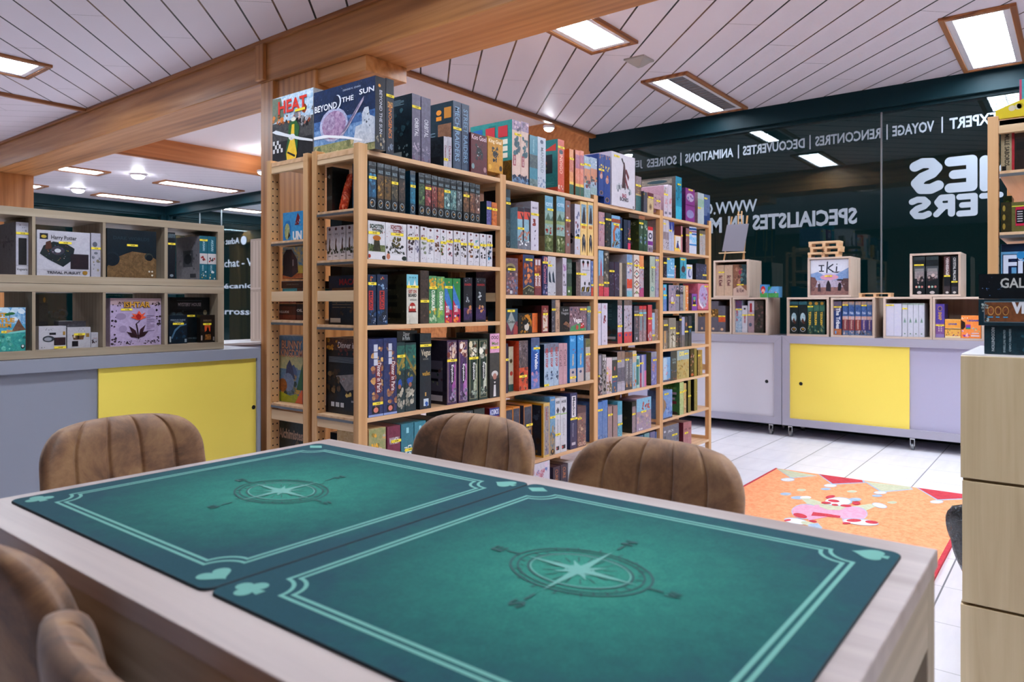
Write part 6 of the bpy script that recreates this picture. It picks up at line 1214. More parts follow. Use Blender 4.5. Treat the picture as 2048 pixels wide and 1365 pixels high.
row(1, 5, Y4, [
 (60, 132, 622, 'orange framed box with dark arch, first of three', '#d08a34/#c07c28', dict(d=.22, nologo=1, ops=ARCH())),
 (136, 208, 606, 'orange framed box with dark arch, second of three', '#d08a34/#c07c28', dict(d=.22, nologo=1, ops=ARCH())),
 (249, 335, 588, 'orange framed box with dark arch and sticker', '#d08a34/#c07c28', dict(d=.22, nologo=1, st=792, ops=ARCH(), sc='#26344c', sd='#2c3c54')),
 (456, 522, 566, 'gold framed box with dark dragon side', '#c8a860/#d8bc7c', dict(d=.25, dy=.0, nologo=1, top='#cdb880', ops=[('r', .14, .04, .86, .94, '#a8a0a0', '#8a848c'), ('T', 'LA MARCHE', .36, .68, .62, .9, '#a04a4c', .04), ('n', 14, .2, .08, .8, .6, .05, '#6a6a84 #8a8aa0 #b0a890')], sc='#c89c3c', sd='#b88c30',
   side=[('r', .05, .03, .95, .96, '#1c2838', '#2a3848'), ('n', 18, .1, .5, .9, .9, .05, '#3c4a5c #4a5a6c #18222c'), ('n', 20, .1, .05, .9, .42, .06, '#5a4428 #7a5c34 #2c2418 #14181c'), ('p', [(.7, .04), (.8, .04), (.6, .3), (.2, .44), (.2, .38), (.5, .26)], '#8d6c3c')])),
 (524, 578, 500, 'blue box with black medallion', '#4a84b4/#6a9cc4', dict(d=.24, nologo=1, st=710, ops=[('t', 'ooo', .15, .93, .85, .965, '#c8b894', .03), ('b', .4, .68, '#6a98b8', '#8aaabc'), ('b', .0, .35, '#b89a6a', '#7a8a94'), ('n', 14, .1, .1, .9, .5, .05, '#c8b080 #5a7a94 #8d7a50'), ('e', .5, .055, .36, .05, '#1c1c1c'), ('n', 3, .4, .04, .6, .07, .02, '#d8b060')])),
 (580, 632, 514, 'white box with green line and sticker', '#d4d4d8/#c8c8ce', dict(d=.24, nologo=1, st=890, ops=[('t', 'HUE', .15, .9, .85, .95, '#3c3c44', .03), ('p', [(.2, .78), (.5, .84), (.8, .78), (.5, .71)], '#4a4448'), ('b', .705, .72, '#9ac46a'), ('T', 'Cubitos', .35, .3, .7, .62, '#b0b0b8', .02), ('r', .2, .06, .75, .13, '#2c2c34'), ('e', .3, .095, .12, .02, '#c0504c')])),
 (636, 701, 506, 'white box with green line, second copy', '#d4d4d8/#c8c8ce', dict(d=.24, nologo=1, ops=[('t', 'HUE', .15, .9, .85, .95, '#3c3c44', .03), ('p', [(.2, .78), (.5, .84), (.8, .78), (.5, .71)], '#4a4448'), ('b', .695, .71, '#9ac46a'), ('T', 'Cubitos', .35, .3, .7, .62, '#b0b0b8', .02), ('r', .2, .06, .75, .13, '#2c2c34'), ('e', .3, .095, .12, .02, '#c0504c')])),
 (738, 809, 462, 'tall dark violet box with white title plate', '#34345a/#3e3e68', dict(d=.27, nologo=1, st=724, sc='#26305a', sd='#2c3864', ops=[('r', .2, .57, .8, .95, '#e0dce0'), ('T', 'Meadow', .34, .59, .7, .93, '#2c2c44', .03), ('T', 'Downstream', .3, .22, .5, .46, '#b0b0c0'), ('r', .2, .07, .75, .12, '#c0bcc8')])),
 (813, 902, 604, 'short brown box with crowd of figures', '#7a5c58/#94746c', dict(d=.2, nologo=1, st=718, sw=(0, .45), ops=[('b', .84, 1, '#5a3c3c', '#6b4a48'), ('n', 34, .05, .1, .95, .8, .05, '#b08474 #5a4440 #c8a890 #8d6a64 #a04a40'), ('t', 'GUG', .1, .03, .92, .12, '#d8b8a4', .03)])),
])
row(1, 6, Y4, [
 (270, 522, 1222, 'white box with pink and blue brush art', '#d4d0da/#c6c2ce', dict(d=.24, ops=[('n', 24, .1, .4, .9, .95, .08, '#b04a5a #7a8ab8 #d8c8d8 #e0a8b0')])),
 (558, 630, 1240, 'dark plum box with copper letters', '#34283c/#403048', dict(d=.24, T=('CURE', .5, .9, '#b87a4c', .3, .7))),
 (637, 709, 1212, 'dark plum box with copper letters, second copy', '#34283c/#403048', dict(d=.24, T=('CURE', .5, .9, '#b87a4c', .3, .7))),
 (716, 785, 1190, 'pale grey box on the low shelf', '#b0b0b4/#c0c0c4', dict(d=.24)),
])
# --- third bay
row(2, 0, Z4, [
 (390, 437, 305, 'brown and teal stacked spine beside the white box', '#7a6458/#94807a', dict(d=.24, dy=.02, st=390, nologo=1, sw=(0, .9), bands='0,.45,#3c6a6a,#5a8484 .45,.5,#c8b480 .75,1,#a89aa0,#8a7a80', art=(.5, .8, '#5a4440 #a8784c #c8a888'))),
 (428+10, 458, 430, 'slim charcoal box with sticker', '#4a4a54/#5a5a66', dict(d=.2, st=460, dy=.0)),
 (460, 488, 442, 'slim charcoal box without sticker', '#54525c/#64626e', dict(d=.2, dy=.0)),
 (490, 541, 446, 'maroon and cream box with a shield', '#c8b088/#d8c4a0', dict(d=.16, st=492, nologo=1, sw=(.1, .95), bands='.72,1,#6a2c3c,#7a3848', ops=[('e', .5, .32, .24, .16, '#a88a64'), ('e', .5, .32, .12, .08, '#6a5444')])),
 (545, 606, 462, 'pink brown box with brown beast', '#b89aa0/#c8aab0', dict(d=.16, st=521, nologo=1, sw=(.35, .85), art=(.2, .8, '#6a4a50 #8a6a70 #4a3840 #d0b0b4'))),
 (630, 663, 388, 'tall pale pink box with sticker', '#c8bcc8/#d6ccd6', dict(d=.2, st=466, nologo=1, top='#c8b4b4', sc='#a88a98', sd='#b89aa8', ops=[('n', 8, .1, .3, .9, .6, .05, '#c88a94 #d8a8b0'), ('n', 8, .1, .75, .9, .95, .05, '#7ab0b4 #c8a89a'), ('r', .2, .08, .8, .16, '#7a7484')])),
 (665, 698, 380, 'tall pale pink box without sticker', '#ccc2cc/#dad0da', dict(d=.2, nologo=1, ops=[('n', 8, .1, .3, .9, .6, .05, '#c88a94 #d8a8b0'), ('r', .2, .08, .8, .16, '#7a7484')])),
 (731, 782, 308, 'tall turquoise spine of a broad grey box', '#2a94b0/#3aa4c0', dict(d=.29, dy=.006, st=380, nologo=1, ops=[('T', 'ARGOS', .35, .5, .68, .78, '#1c5a6c', .02), ('b', 0, .3, '#3cb0cc', '#5ac4d8'), ('n', 12, .1, .35, .9, .9, .04, '#1c6a80 #145064 #48a0b0')], sc='#54504e', sd='#67625e', top='#6a6460',
   side=[('r', .08, .84, .9, .96, '#9a948c', '#7a746c'), ('e', .5, .9, .28, .04, '#3c545c'), ('n', 30, .05, .1, .95, .84, .05, '#6a645e #45413e #8a847c')])),
])
row(2, 1, Z4, [
 (76, 124, 612, 'pink and blue box with sticker', '#b0909a/#c0a0a8', dict(d=.22, st=708, nologo=1, art=(.05, .9, '#4a6ab0 #c87a6a #8a5a64 #d8b0a8 #3c5a94'))),
 (132, 179, 620, 'black framed box with orange letters', '#1c2024/#3a3a3a', dict(d=.22, st=680, nologo=1, top='#c8c8cc', art=(.03, .7, '#5a4a3c #b0844c #24282c #7a8a94'))),
 (181, 257, 640, 'sky blue cover with a curling orange dinosaur neck', '#7aa8cc/#94bcd8', dict(d=.18, dy=-.0, st=722, sw=(.2, .85), ops=[('b', .78, .9, '#b8603c', '#8d4a34'), ('p', [(.2, .2), (.15, .5), (.4, .72), (.8, .7), (.9, .6), (.6, .64), (.35, .5), (.42, .2)], '#c87444', '#b05c34'), ('n', 26, .05, .03, .95, .24, .05, '#3c3430 #8a5a4a #c8b0a0 #20242c #6a8454'), ('n', 10, .5, .3, .95, .55, .05, '#3c6a8a #5a8aa8')])),
 (259, 274, 662, 'very slim navy box with sticker', '#2c3c5c/#3a4c70', dict(d=.18, st=763, nologo=1)),
 (287, 319, 678, 'slim dark navy box', '#1e2c44/#2a3a54', dict(d=.2, nologo=1, sc='#141c2c', art=(.1, .5, '#4a5a7a #8a6a5a #1a2438'))),
 (322, 345, 684, 'slim navy box with pink foot', '#24304c/#4a4a6a', dict(d=.2, st=845, nologo=1, bands='0,.22,#d0406a,#e05a80', art=(.25, .7, '#c84a5a #8a7aa0 #d08a5a'))),
 (418, 452, 678, 'green box with purple figure and sticker', '#34503c/#446048', dict(d=.24, st=712, nologo=1, sc='#3c4428', sd='#4c5434', side=[('t', 'LOTUS', .2, .82, .9, .92, '#a0a48a'), ('n', 16, .05, .3, .95, .8, .06, '#5a6034 #2c3420 #6a7040'), ('r', .1, .2, .8, .3, '#6a6464')], ops=[('n', 6, .2, .72, .8, .84, .04, '#b0c0b0 #e0e4dc'), ('n', 12, .2, .22, .8, .56, .05, '#6a5494 #8aa8c8 #3c6a4a #a8c48a')])),
 (455, 491, 684, 'green box with purple figure without sticker', '#34503c/#446048', dict(d=.24, nologo=1, ops=[('n', 6, .2, .72, .8, .84, .04, '#b0c0b0 #e0e4dc'), ('n', 12, .2, .22, .8, .56, .05, '#6a5494 #8aa8c8 #3c6a4a #a8c48a')])),
 (493, 535, 738, 'white, red and purple box with round sign', '#d8d4dc/#ccc8d0', dict(d=.16, dy=.02, nologo=1, ops=[('b', .86, 1, '#cc3440'), ('e', .5, .64, .36, .13, '#2c2c54'), ('e', .5, .64, .2, .07, '#d8d4dc'), ('b', .28, .44, '#7a2c8a', '#8d3c9a'), ('b', 0, .24, '#b8b0bc', '#8a7a8a'), ('t', 'MONTH', .15, .06, .85, .18, '#3c2c44', .03)])),
])
game('game_box', 'flat brown box lying across the green ones, second shelf of the third bay', 'board game', 'game box lying on other boxes', onY(*Z4(332), YA+.01)[0], onY(*Z4(467), YA+.01)[0], YA+.01, YA+.2, onY(*Z4(418, 676), YA)[1]+.003, onY(*Z4(418, 640), YA)[1], '#4a3c2c', '#5f4c34', 'Y', [('r', .62, 0, 1, 1, '#9a5c3c', '#b07a54'), ('n', 12, .05, .1, .6, .9, .2, '#6a4a34 #2c2418')])
row(2, 2, Z4, [
 (74, 114, 942, 'light blue box with red tower and sticker', '#7aa8c8/#a0c0d8', dict(d=.22, st=1237, nologo=1, ops=[('p', [(.3, .3), (.4, .7), (.5, .85), (.62, .7), (.72, .3)], '#b84a5c', '#c8606c'), ('b', .2, .45, '#8a6a64', '#b09490'), ('b', 0, .22, '#c0404c', '#d05c64')])),
 (118, 161, 945, 'black and grey box with red foot', '#4c4844/#8a847c', dict(d=.22, st=1220, nologo=1, bands='0,.2,#c04a5c,#d0687a .55,1,#24242a,#6a6660', art=(.3, .95, '#a8a094 #3c3834 #c8c0b4'))),
 (164, 206, 1040, 'short plum box with sticker', '#3c3444/#4a4054', dict(d=.2, st=1120, nologo=1, art=(.1, .75, '#6a5f78 #8d80a0 #2c2434'))),
 (209, 249, 1042, 'short plum box without sticker', '#40384a/#4e445a', dict(d=.2, nologo=1, sc='#8d3c58', art=(.1, .75, '#6a5f78 #8d80a0 #2c2434'))),
 (252, 274, 1048, 'short cream slim box', '#b0a494/#c0b4a4', dict(d=.2, nologo=1)),
 (277, 306, 1052, 'short grey box', '#5a5450/#6e6862', dict(d=.2, nologo=1, bands='0,.35,#34302e,#44403c')),
 (315, 359, 976, 'blue, white and red striped box with sticker', '#b0b4c4/#c8c8d4', dict(d=.22, st=1056, nologo=1, bands='.78,1,#6a90b8,#a0b4cc .2,.42,#c84a3c,#d8684c 0,.14,#7ab0c0,#a0c8d0', art=(.4, .78, '#4a78a8 #d8a890 #c85a4c #e0e0e4'))),
 (376, 419, 980, 'white lattice box with brown diamonds', '#d8d0c8/#e0d8d0', dict(d=.22, st=1072, nologo=1, ops=[('p', [(0, v), (.5, v+.07), (1, v), (1, v+.03), (.5, v+.10), (0, v+.03)], '#8d4a4c') for v in (.05, .3, .55, .8)]+[('p', [(0, v+.10), (.5, v+.03), (1, v+.10), (1, v+.13), (.5, v+.06), (0, v+.13)], '#8d4a4c') for v in (.15, .4, .65)]+[('e', .5, v, .2, .03, c) for v, c in ((.3, '#c8a86a'), (.55, '#7ab0b4'), (.8, '#b0889a'), (.1, '#8aa87a'))])),
 (420, 458, 986, 'orange, blue and pink box beside the lattice one', '#b0a4b0/#c8b8c0', dict(d=.22, st=1092, nologo=1, bands='.7,1,#d88a5c,#e0a878 0,.22,#b04a7a,#c06a90', art=(.2, .75, '#5a94b4 #c8704c #e0c0b0 #8a5a8a'))),
 (510, 554, 992, 'pale green box with ring emblem', '#a8b4a8/#b8c4b8', dict(d=.24, st=1088, nologo=1, sc='#343a34', sd='#444c44', side=[('r', .1, .5, .9, .9, '#4c544a'), ('n', 12, .1, .1, .9, .8, .06, '#5c645a #2c322c')], ops=[('T', 'HARMONY', .3, .35, .7, .75, '#6a7a74', .02), ('e', .5, .2, .3, .06, '#3c9494'), ('e', .5, .2, .2, .04, '#b0c4b8')])),
 (558, 586, 994, 'slim many coloured box by the yellow edge', '#9a90a4/#b0a8b8', dict(d=.24, st=1027, nologo=1, art=(.1, .9, '#4a5a8a #c86a6a #8ab0b8 #3c3c54 #d8c0a8'))),
])
row(2, 3, W5, [
 (60, 116, 165, 'white box with sticker at the bay post', '#d2cedc/#c8c4d2', dict(d=.25, st=342, nologo=1, ops=[('n', 6, .2, .85, .8, .95, .03, '#c89ab8')])),
 (130, 242, 165, 'white box with small red figure', '#d4d0de/#cac6d4', dict(d=.25, nologo=1, ops=[('n', 7, .2, .87, .8, .95, .03, '#c8a0b8 #b894b0'), ('n', 12, .35, .52, .65, .70, .035, '#a83c4c #5a4a54 #8d3444'), ('n', 8, .4, .2, .6, .5, .01, '#6a6474'), ('r', .4, .07, .46, .12, '#7a3c54'), ('r', .55, .07, .61, .12, '#7a3c54')])),
 (440, 527, 98, 'tall comic strip box with red foot and sticker', '#b4acb8/#c4bcc8', dict(d=.27, st=612, nologo=1, bands='.88,1,#6a5a54,#8a7a70 0,.26,#c4464c,#d05c60', art=(.28, .86, '#6a4a44 #8a90b8 #c89a94 #e0d8dc #5a3c38'), ops=[('e', .5, .19, .18, .03, '#4a54a0')], sc='#24444a', sd='#2e5258', side=lines(10, .1, .85, .55, .92, '#54747a')+[('n', 14, .05, .05, .95, .4, .09, '#2c2c24 #3a342c #5a3c34'), ('r', .5, .1, .95, .16, '#b0a8ac'), ('b', 0, .05, '#7a5450')])),
 (566, 646, 102, 'tall comic strip box with red foot, second copy', '#b4acb8/#c4bcc8', dict(d=.27, nologo=1, bands='.88,1,#6a5a54,#8a7a70 0,.26,#c4464c,#d05c60', art=(.28, .86, '#6a4a44 #8a90b8 #c89a94 #e0d8dc #5a3c38'), ops=[('e', .5, .19, .18, .03, '#4a54a0')], sc='#20484c')),
 (649, 721, 104, 'tall comic strip box with red foot, third copy', '#b4acb8/#c4bcc8', dict(d=.27, nologo=1, bands='.88,1,#6a5a54,#8a7a70 0,.26,#c4464c,#d05c60', art=(.28, .86, '#6a4a44 #8a90b8 #c89a94 #e0d8dc #5a3c38'), ops=[('e', .5, .19, .18, .03, '#4a54a0')])),
 (763, 851, 215, 'charcoal box with pale script and sticker', '#504e58/#62606c', dict(d=.25, st=393, nologo=1, sc='#18283c', sd='#1e3046', ops=[('b', .82, .86, '#8a8894'), ('n', 10, .3, .4, .8, .7, .04, '#a8a0a8 #8a6a6c'), ('r', .1, .24, .9, .26, '#8a8894'), ('e', .55, .1, .15, .04, '#d0ccd4')])),
 (861, 927, 216, 'red topped box with turquoise letters and sticker', '#8a7a80/#a8949a', dict(d=.23, st=397, nologo=1, bands='.9,1,#d04a50,#c03c44 .78,.82,#7ac4d4', ops=[('T', 'Dragons', .25, .32, .75, .68, '#5ab0bc', .04), ('n', 12, .1, .03, .9, .3, .05, '#c8b4b8 #8a5a5c #a88a90')])),
 (937, 1000, 216, 'red topped box with turquoise letters without sticker', '#8a7a80/#a8949a', dict(d=.23, nologo=1, bands='.9,1,#d04a50,#c03c44 .78,.82,#7ac4d4', ops=[('T', 'Dragons', .25, .32, .75, .68, '#5ab0bc', .04), ('n', 12, .1, .03, .9, .3, .05, '#c8b4b8 #8a5a5c #a88a90')])),
 (1031, 1112, 196, 'red box with white splashes at its foot', '#bc4c54/#c85c62', dict(d=.23, dy=.0, st=463, nologo=1, sc='#8a2c34', ops=[('n', 14, .0, .01, 1, .24, .06, '#d8d0d8 #c0b4bc #a84a54'), ('r', .2, .46, .7, .50, '#e0a8a8')])),
 (1114, 1165, 352, 'short pale blue box with sticker', '#9ab8d0/#b0c8da', dict(d=.2, st=790, nologo=1, bands='0,.2,#a8a090,#8a8474 .2,.4,#b0acc0,#9894b0')),
 (1168, 1227, 280, 'brown and white mottled box by the post', '#8a7064/#a88c80', dict(d=.2, nologo=1, art=(.03, .97, '#c8b8b0 #5a4440 #d8c4b0 #7a6a80 #b07a5c'))),
])
row(2, 4, W6, [
 (48, 102, 136, 'black and white box with puppet pattern', '#2c2a30/#54525a', dict(d=.24, dy=.0, nologo=1, st=450, sw=(0, .3), top='#2c2a2c', ops=[('r', .1, .5, .8, .97, '#9a94a0'), ('n', 26, .05, .03, .95, .48, .05, '#d8d4d8 #1c1a20 #c0b8c0 #8d4a34')])),
 (106, 158, 146, 'grey white box with wavy drawings', '#8a8484/#b0aaa8', dict(d=.24, dy=.0, nologo=1, ops=[('n', 22, .05, .03, .95, .95, .07, '#d0ccd0 #3c3838 #5a4c40 #e0dce0 #2c2828')])),
 (166, 244, 192, 'white and pink box with green leaves', '#c8b8c0/#d8ccd0', dict(d=.2, dy=.0, nologo=1, st=404, sw=(0, .25), ops=[('n', 14, .1, .4, .9, .75, .06, '#d09a9c #e0b8b4'), ('n', 22, .05, .02, .95, .35, .05, '#6a5a4a #b0744c #8a8454 #4a4440 #c8b090')])),
 (246, 317, 182, 'dark box with blue lower half and sticker', '#34383c/#4c4e50', dict(d=.2, dy=.0, nologo=1, st=460, bands='0,.42,#3c5a7a,#54708c .92,1,#a8acb0', ops=[('e', .5, .68, .15, .06, '#b0605c'), ('t', 'JERRY', .15, .29, .85, .33, '#c04a54', .02), ('n', 6, .2, .03, .9, .15, .04, '#c88a4c #6a4a3c')])),
 (320, 374, 104, 'silver grey box with sticker', '#8e8a98/#b0acb8', dict(d=.24, nologo=1, st=236, bands='.8,1,#8a7468,#a08a80 0,.2,#c0bcc8,#a8a4b4 .25,.6,#5a5868,#7a7888', sc='#2c2420')),
 (377, 428, 98, 'silver grey box without sticker', '#8e8a98/#b0acb8', dict(d=.24, nologo=1, bands='.8,1,#8a7468,#a08a80 0,.2,#c0bcc8,#a8a4b4 .25,.6,#5a5868,#7a7888')),
 (432, 486, 108, 'grey box with small orange mark and sticker', '#6a6874/#86848e', dict(d=.24, nologo=1, st=216, T=('EVERDELL', .3, .8, '#c0c4cc', .35, .7), bands='.86,1,#6a4c3c,#84644c 0,.14,#3c3a44,#5a5664', sc='#1c2430', ops=[('p', [(.3, .08), (.4, .24), (.7, .08)], '#c89a6a')])),
 (490, 537, 108, 'grey box with small orange mark, second copy', '#6a6874/#86848e', dict(d=.24, nologo=1, T=('EVERDELL', .3, .8, '#c0c4cc', .35, .7), bands='.86,1,#6a4c3c,#84644c 0,.14,#3c3a44,#5a5664', sc='#1c2430', ops=[('p', [(.3, .08), (.4, .24), (.7, .08)], '#c89a6a')])),
 (540, 594, 92, 'pale blue box with beige top', '#8ab0c8/#a8c4d4', dict(d=.24, nologo=1, st=148, bands='.7,1,#d0c4b4,#c0b0a0', T=('HARVEST', .2, .6, '#c8a86a', .35, .7), ops=[('n', 6, .1, .02, .9, .2, .05, '#c87a5c #b0644c')])),
 (596, 641, 162, 'teal and white striped box with sticker', '#1e7a80/#2c8a8c', dict(d=.2, nologo=1, st=300, bands='.9,1,#a8d0d0 .0,.1,#a8c8c4', ops=[('r', .75, 0, 1, 1, '#b4d0d0')])),
 (645, 690, 150, 'blue and crimson striped box with sticker', '#2c4690/#3a5098', dict(d=.2, nologo=1, st=267, bands='0,.45,#a03c6a,#b04c78', ops=[('r', .55, 0, 1, 1, '#b8b4cc')])),
 (693, 736, 144, 'blue and pink striped box', '#5060a8/#6070b8', dict(d=.2, nologo=1, bands='0,.5,#c0609a,#d078a8', ops=[('r', .0, 0, .35, 1, '#a8a4c8')])),
 (808, 886, 108, 'periwinkle box with orange dotted title', '#6e70b0/#8486c0', dict(d=.25, nologo=1, st=220, sc='#5e5c3a', sd='#6e6c48', side=[('n', 12, .1, .55, .9, .95, .06, '#747250 #50502f'), ('p', [(.1, .1), (.15, .4), (.5, .44), (.85, .2), (.8, .02)], '#8d7c3c', '#2c2418'), ('b', 0, .03, '#3c2418')], bands='.85,1,#9a9cac,#8486a0', ops=[('n', 16, .15, .4, .6, .75, .03, '#d09a6a #c88a54'), ('n', 12, .1, .02, .9, .3, .05, '#9ca4cc #5a5c98 #c0c4dc')])),
])
row(2, 5, W6, [
 (38, 106, 832, 'muted blue box with sticker', '#5c7cb0/#7490bc', dict(d=.23, nologo=1, st=942, bands='.8,1,#4a78b8,#6a94c8', art=(.02, .2, '#8aa0c8 #4a6494'))),
 (108, 180, 808, 'muted blue box without sticker', '#5c7cb0/#7490bc', dict(d=.23, nologo=1, bands='.8,1,#4a78b8,#6a94c8', art=(.02, .2, '#8aa0c8 #4a6494'))),
 (184, 248, 892, 'pinkish grey box with sticker', '#9a8280/#a88e8c', dict(d=.22, nologo=1, st=1008, sc='#3a2a20')),
 (258, 324, 882, 'pinkish grey box without sticker', '#967e7c/#a48a88', dict(d=.22, nologo=1, sc='#3a2c1c')),
 (326, 390, 822, 'teal and white box with sticker', '#4a9ab4/#68acc0', dict(d=.23, nologo=1, st=1142, bands='.4,.62,#c0c8d4,#a8b4c4', art=(.0, .35, '#8ac0cc #3c7a94 #b8d0d8'))),
 (533, 592, 826, 'dark framed box with pink picture and olive side', '#4c4a4c/#8a7a80', dict(d=.25, dy=.0, nologo=1, st=995, sw=(0, .75), top='#1c1c1c', sc='#24221a', sd='#38342a', side=[('n', 34, .08, .06, .9, .92, .06, '#4c4636 #5f5842 #1a1814 #6e6a58'), ('e', .5, .78, .2, .08, '#14120e')], ops=[('r', .0, .02, .8, .98, '#8a7a84', '#a8949a'), ('b', .85, 1, '#141414')])),
 (597, 806, 786, 'big pastel cover with a red castle', '#9a8aa0/#b4a0b0', dict(d=.13, dy=.0, st=958, sw=(.3, .64), top='#a88a98', ops=[('b', .6, 1, '#7ab4d4', '#94c4dc'), ('n', 20, .35, .62, .9, .88, .06, '#b04a54 #8d3a48 #c86a60'), ('n', 40, .05, .12, .95, .6, .06, '#a8949c #c8a89a #8a7ca0 #d8b8a8 #7a9a94'), ('e', .2, .06, .06, .03, '#d8d4dc'), ('e', .34, .06, .06, .03, '#d8d4dc')])),
])
row(2, 6, W6, [
 (610, 690, 1322, 'slate blue box on the low shelf', '#4a6a8a/#5c7c9a', dict(d=.22)), (710, 782, 1285, 'teal grey box on the low shelf', '#5a8a94/#7aa4a8', dict(d=.22)), (796, 862, 1262, 'violet grey box on the low shelf', '#6a6488/#7c769a', dict(d=.22)), (866, 886, 1255, 'slim dark blue box on the low shelf', '#34508a/#44609a', dict(d=.22))])
# --- farthest bay
row(3, 0, Z4, [
 (815, 893, 406, 'two-tier magenta box with white oval logos', '#8c3c88/#9a4a94', dict(d=.2, dy=.0, st=428, sw=(.3, .75), sc='#4c2450', sd='#6a3068', ops=[('e', .5, .73, .40, .13, '#c8b8d0'), ('n', 8, .2, .6, .8, .8, .05, '#4a5ab0 #8d3c8a #3c4a90'), ('e', .5, .22, .40, .13, '#a8a4c8', '#8a84b4'), ('b', .48, .5, '#5c2458')])),
 (919, 945, 446, 'white green box with sticker', '#b0bcc0/#c4ccd0', dict(d=.22, st=581, nologo=1, sc='#8a747c', sd='#9a848c', side=[('n', 8, .1, .1, .9, .9, .06, '#7a666c #a8929a')], bands='.55,.8,#94b4a0,#b0c8b8')),
 (946, 972, 454, 'white green box without sticker', '#b0bcc0/#c4ccd0', dict(d=.22, nologo=1, bands='.55,.8,#94b4a0,#b0c8b8')),
 (974, 998, 462, 'slim steel blue box with sticker', '#5a6c94/#7c8cb0', dict(d=.22, st=499, nologo=1, bands='0,.3,#2c4478,#3c5488')),
 (999, 1023, 468, 'slim steel blue box at the very end', '#5a6c94/#7c8cb0', dict(d=.22, nologo=1, bands='0,.3,#2c4478,#3c5488')),
])
row(3, 1, W2, [
 (227, 268, 332, 'white brown box with sticker', '#c0b8c0/#d0c8d0', dict(d=.2, st=408, nologo=1, bands='.35,.6,#8a7a80,#a8989c', art=(.05, .4, '#6a6068 #b0a4ac'))),
 (271, 320, 342, 'white brown box without sticker', '#c0b8c0/#d0c8d0', dict(d=.2, nologo=1, bands='.35,.6,#8a7a80,#a8989c', art=(.05, .4, '#6a6068 #b0a4ac'))),
 (322, 366, 372, 'pale box with blue pennant and sticker', '#b0b4cc/#c4c8d8', dict(d=.2, st=526, nologo=1, ops=[('p', [(0, 1), (1, 1), (1, .75), (.5, .6)], '#3c4c94')])),
 (369, 411, 376, 'pale box with blue pennant without sticker', '#b0b4cc/#c4c8d8', dict(d=.2, nologo=1, ops=[('p', [(0, 1), (1, 1), (1, .75), (.5, .6)], '#3c4c94')])),
 (415, 527, 600, 'small yellow box with a blue gowned figure', '#e8b868/#f0c880', dict(d=.06, dy=-.0, st=838, sw=(.1, .65), nologo=1, ops=[('r', .12, .12, .95, .95, '#e0dcdc'), ('p', [(.2, .14), (.35, .5), (.5, .65), (.65, .4), (.8, .14)], '#2c4a94', '#34548c'), ('e', .5, .62, .1, .06, '#1c2c44'), ('p', [(.5, .15), (.52, .4), (.7, .2)], '#b03c34')])),
 (529, 553, 446, 'tall pink slim box behind the yellow one', '#b8808c/#c8949c', dict(d=.14, dy=.004, st=610, nologo=1, sc='#7a4a50')),
 (612, 668, 480, 'brown pink box with sticker', '#8a6468/#a0787a', dict(d=.2, st=604, nologo=1, sc='#1c1818', art=(.05, .7, '#c8a8ac #6a4a50 #b0888c'))),
 (670, 711, 456, 'white box with blue diamonds and sticker', '#ccd0e0/#d8dce8', dict(d=.22, st=560, nologo=1, sc='#54444a', bands='.88,.96,#1c5a94 .5,.72,#5ab0dc,#d0e4f0 .3,.36,#2c8ac8 .8,.85,#8a3c7a')),
 (712, 751, 460, 'white box with blue diamonds, second of three', '#ccd0e0/#d8dce8', dict(d=.22, nologo=1, bands='.88,.96,#1c5a94 .7,.76,#1c6aa8 .4,.62,#5ab0dc,#d0e4f0 .3,.36,#2c8ac8 .8,.85,#8a3c7a')),
 (752, 793, 464, 'white box with blue diamonds, third of three', '#ccd0e0/#d8dce8', dict(d=.22, nologo=1, bands='.88,.96,#1c5a94 .7,.76,#1c6aa8 .4,.62,#5ab0dc,#d0e4f0 .3,.36,#2c8ac8 .8,.85,#8a3c7a')),
 (846, 893, 518, 'grey beige box with sticker', '#a8a4a4/#bcb8b8', dict(d=.22, st=596, nologo=1, sc='#4c4424', sd='#645a34', side=[('n', 8, .1, .1, .9, .9, .08, '#3c3620 #7a7044')], bands='.85,1,#6a5f54,#7a7064', art=(.1, .7, '#8a9084 #d09a6a #c8c4c8'))),
 (895, 944, 526, 'grey beige box at the bay end', '#a8a4a4/#bcb8b8', dict(d=.22, nologo=1, bands='.85,1,#6a5f54,#7a7064', art=(.1, .7, '#8a9084 #d09a6a #c8c4c8'))),
])
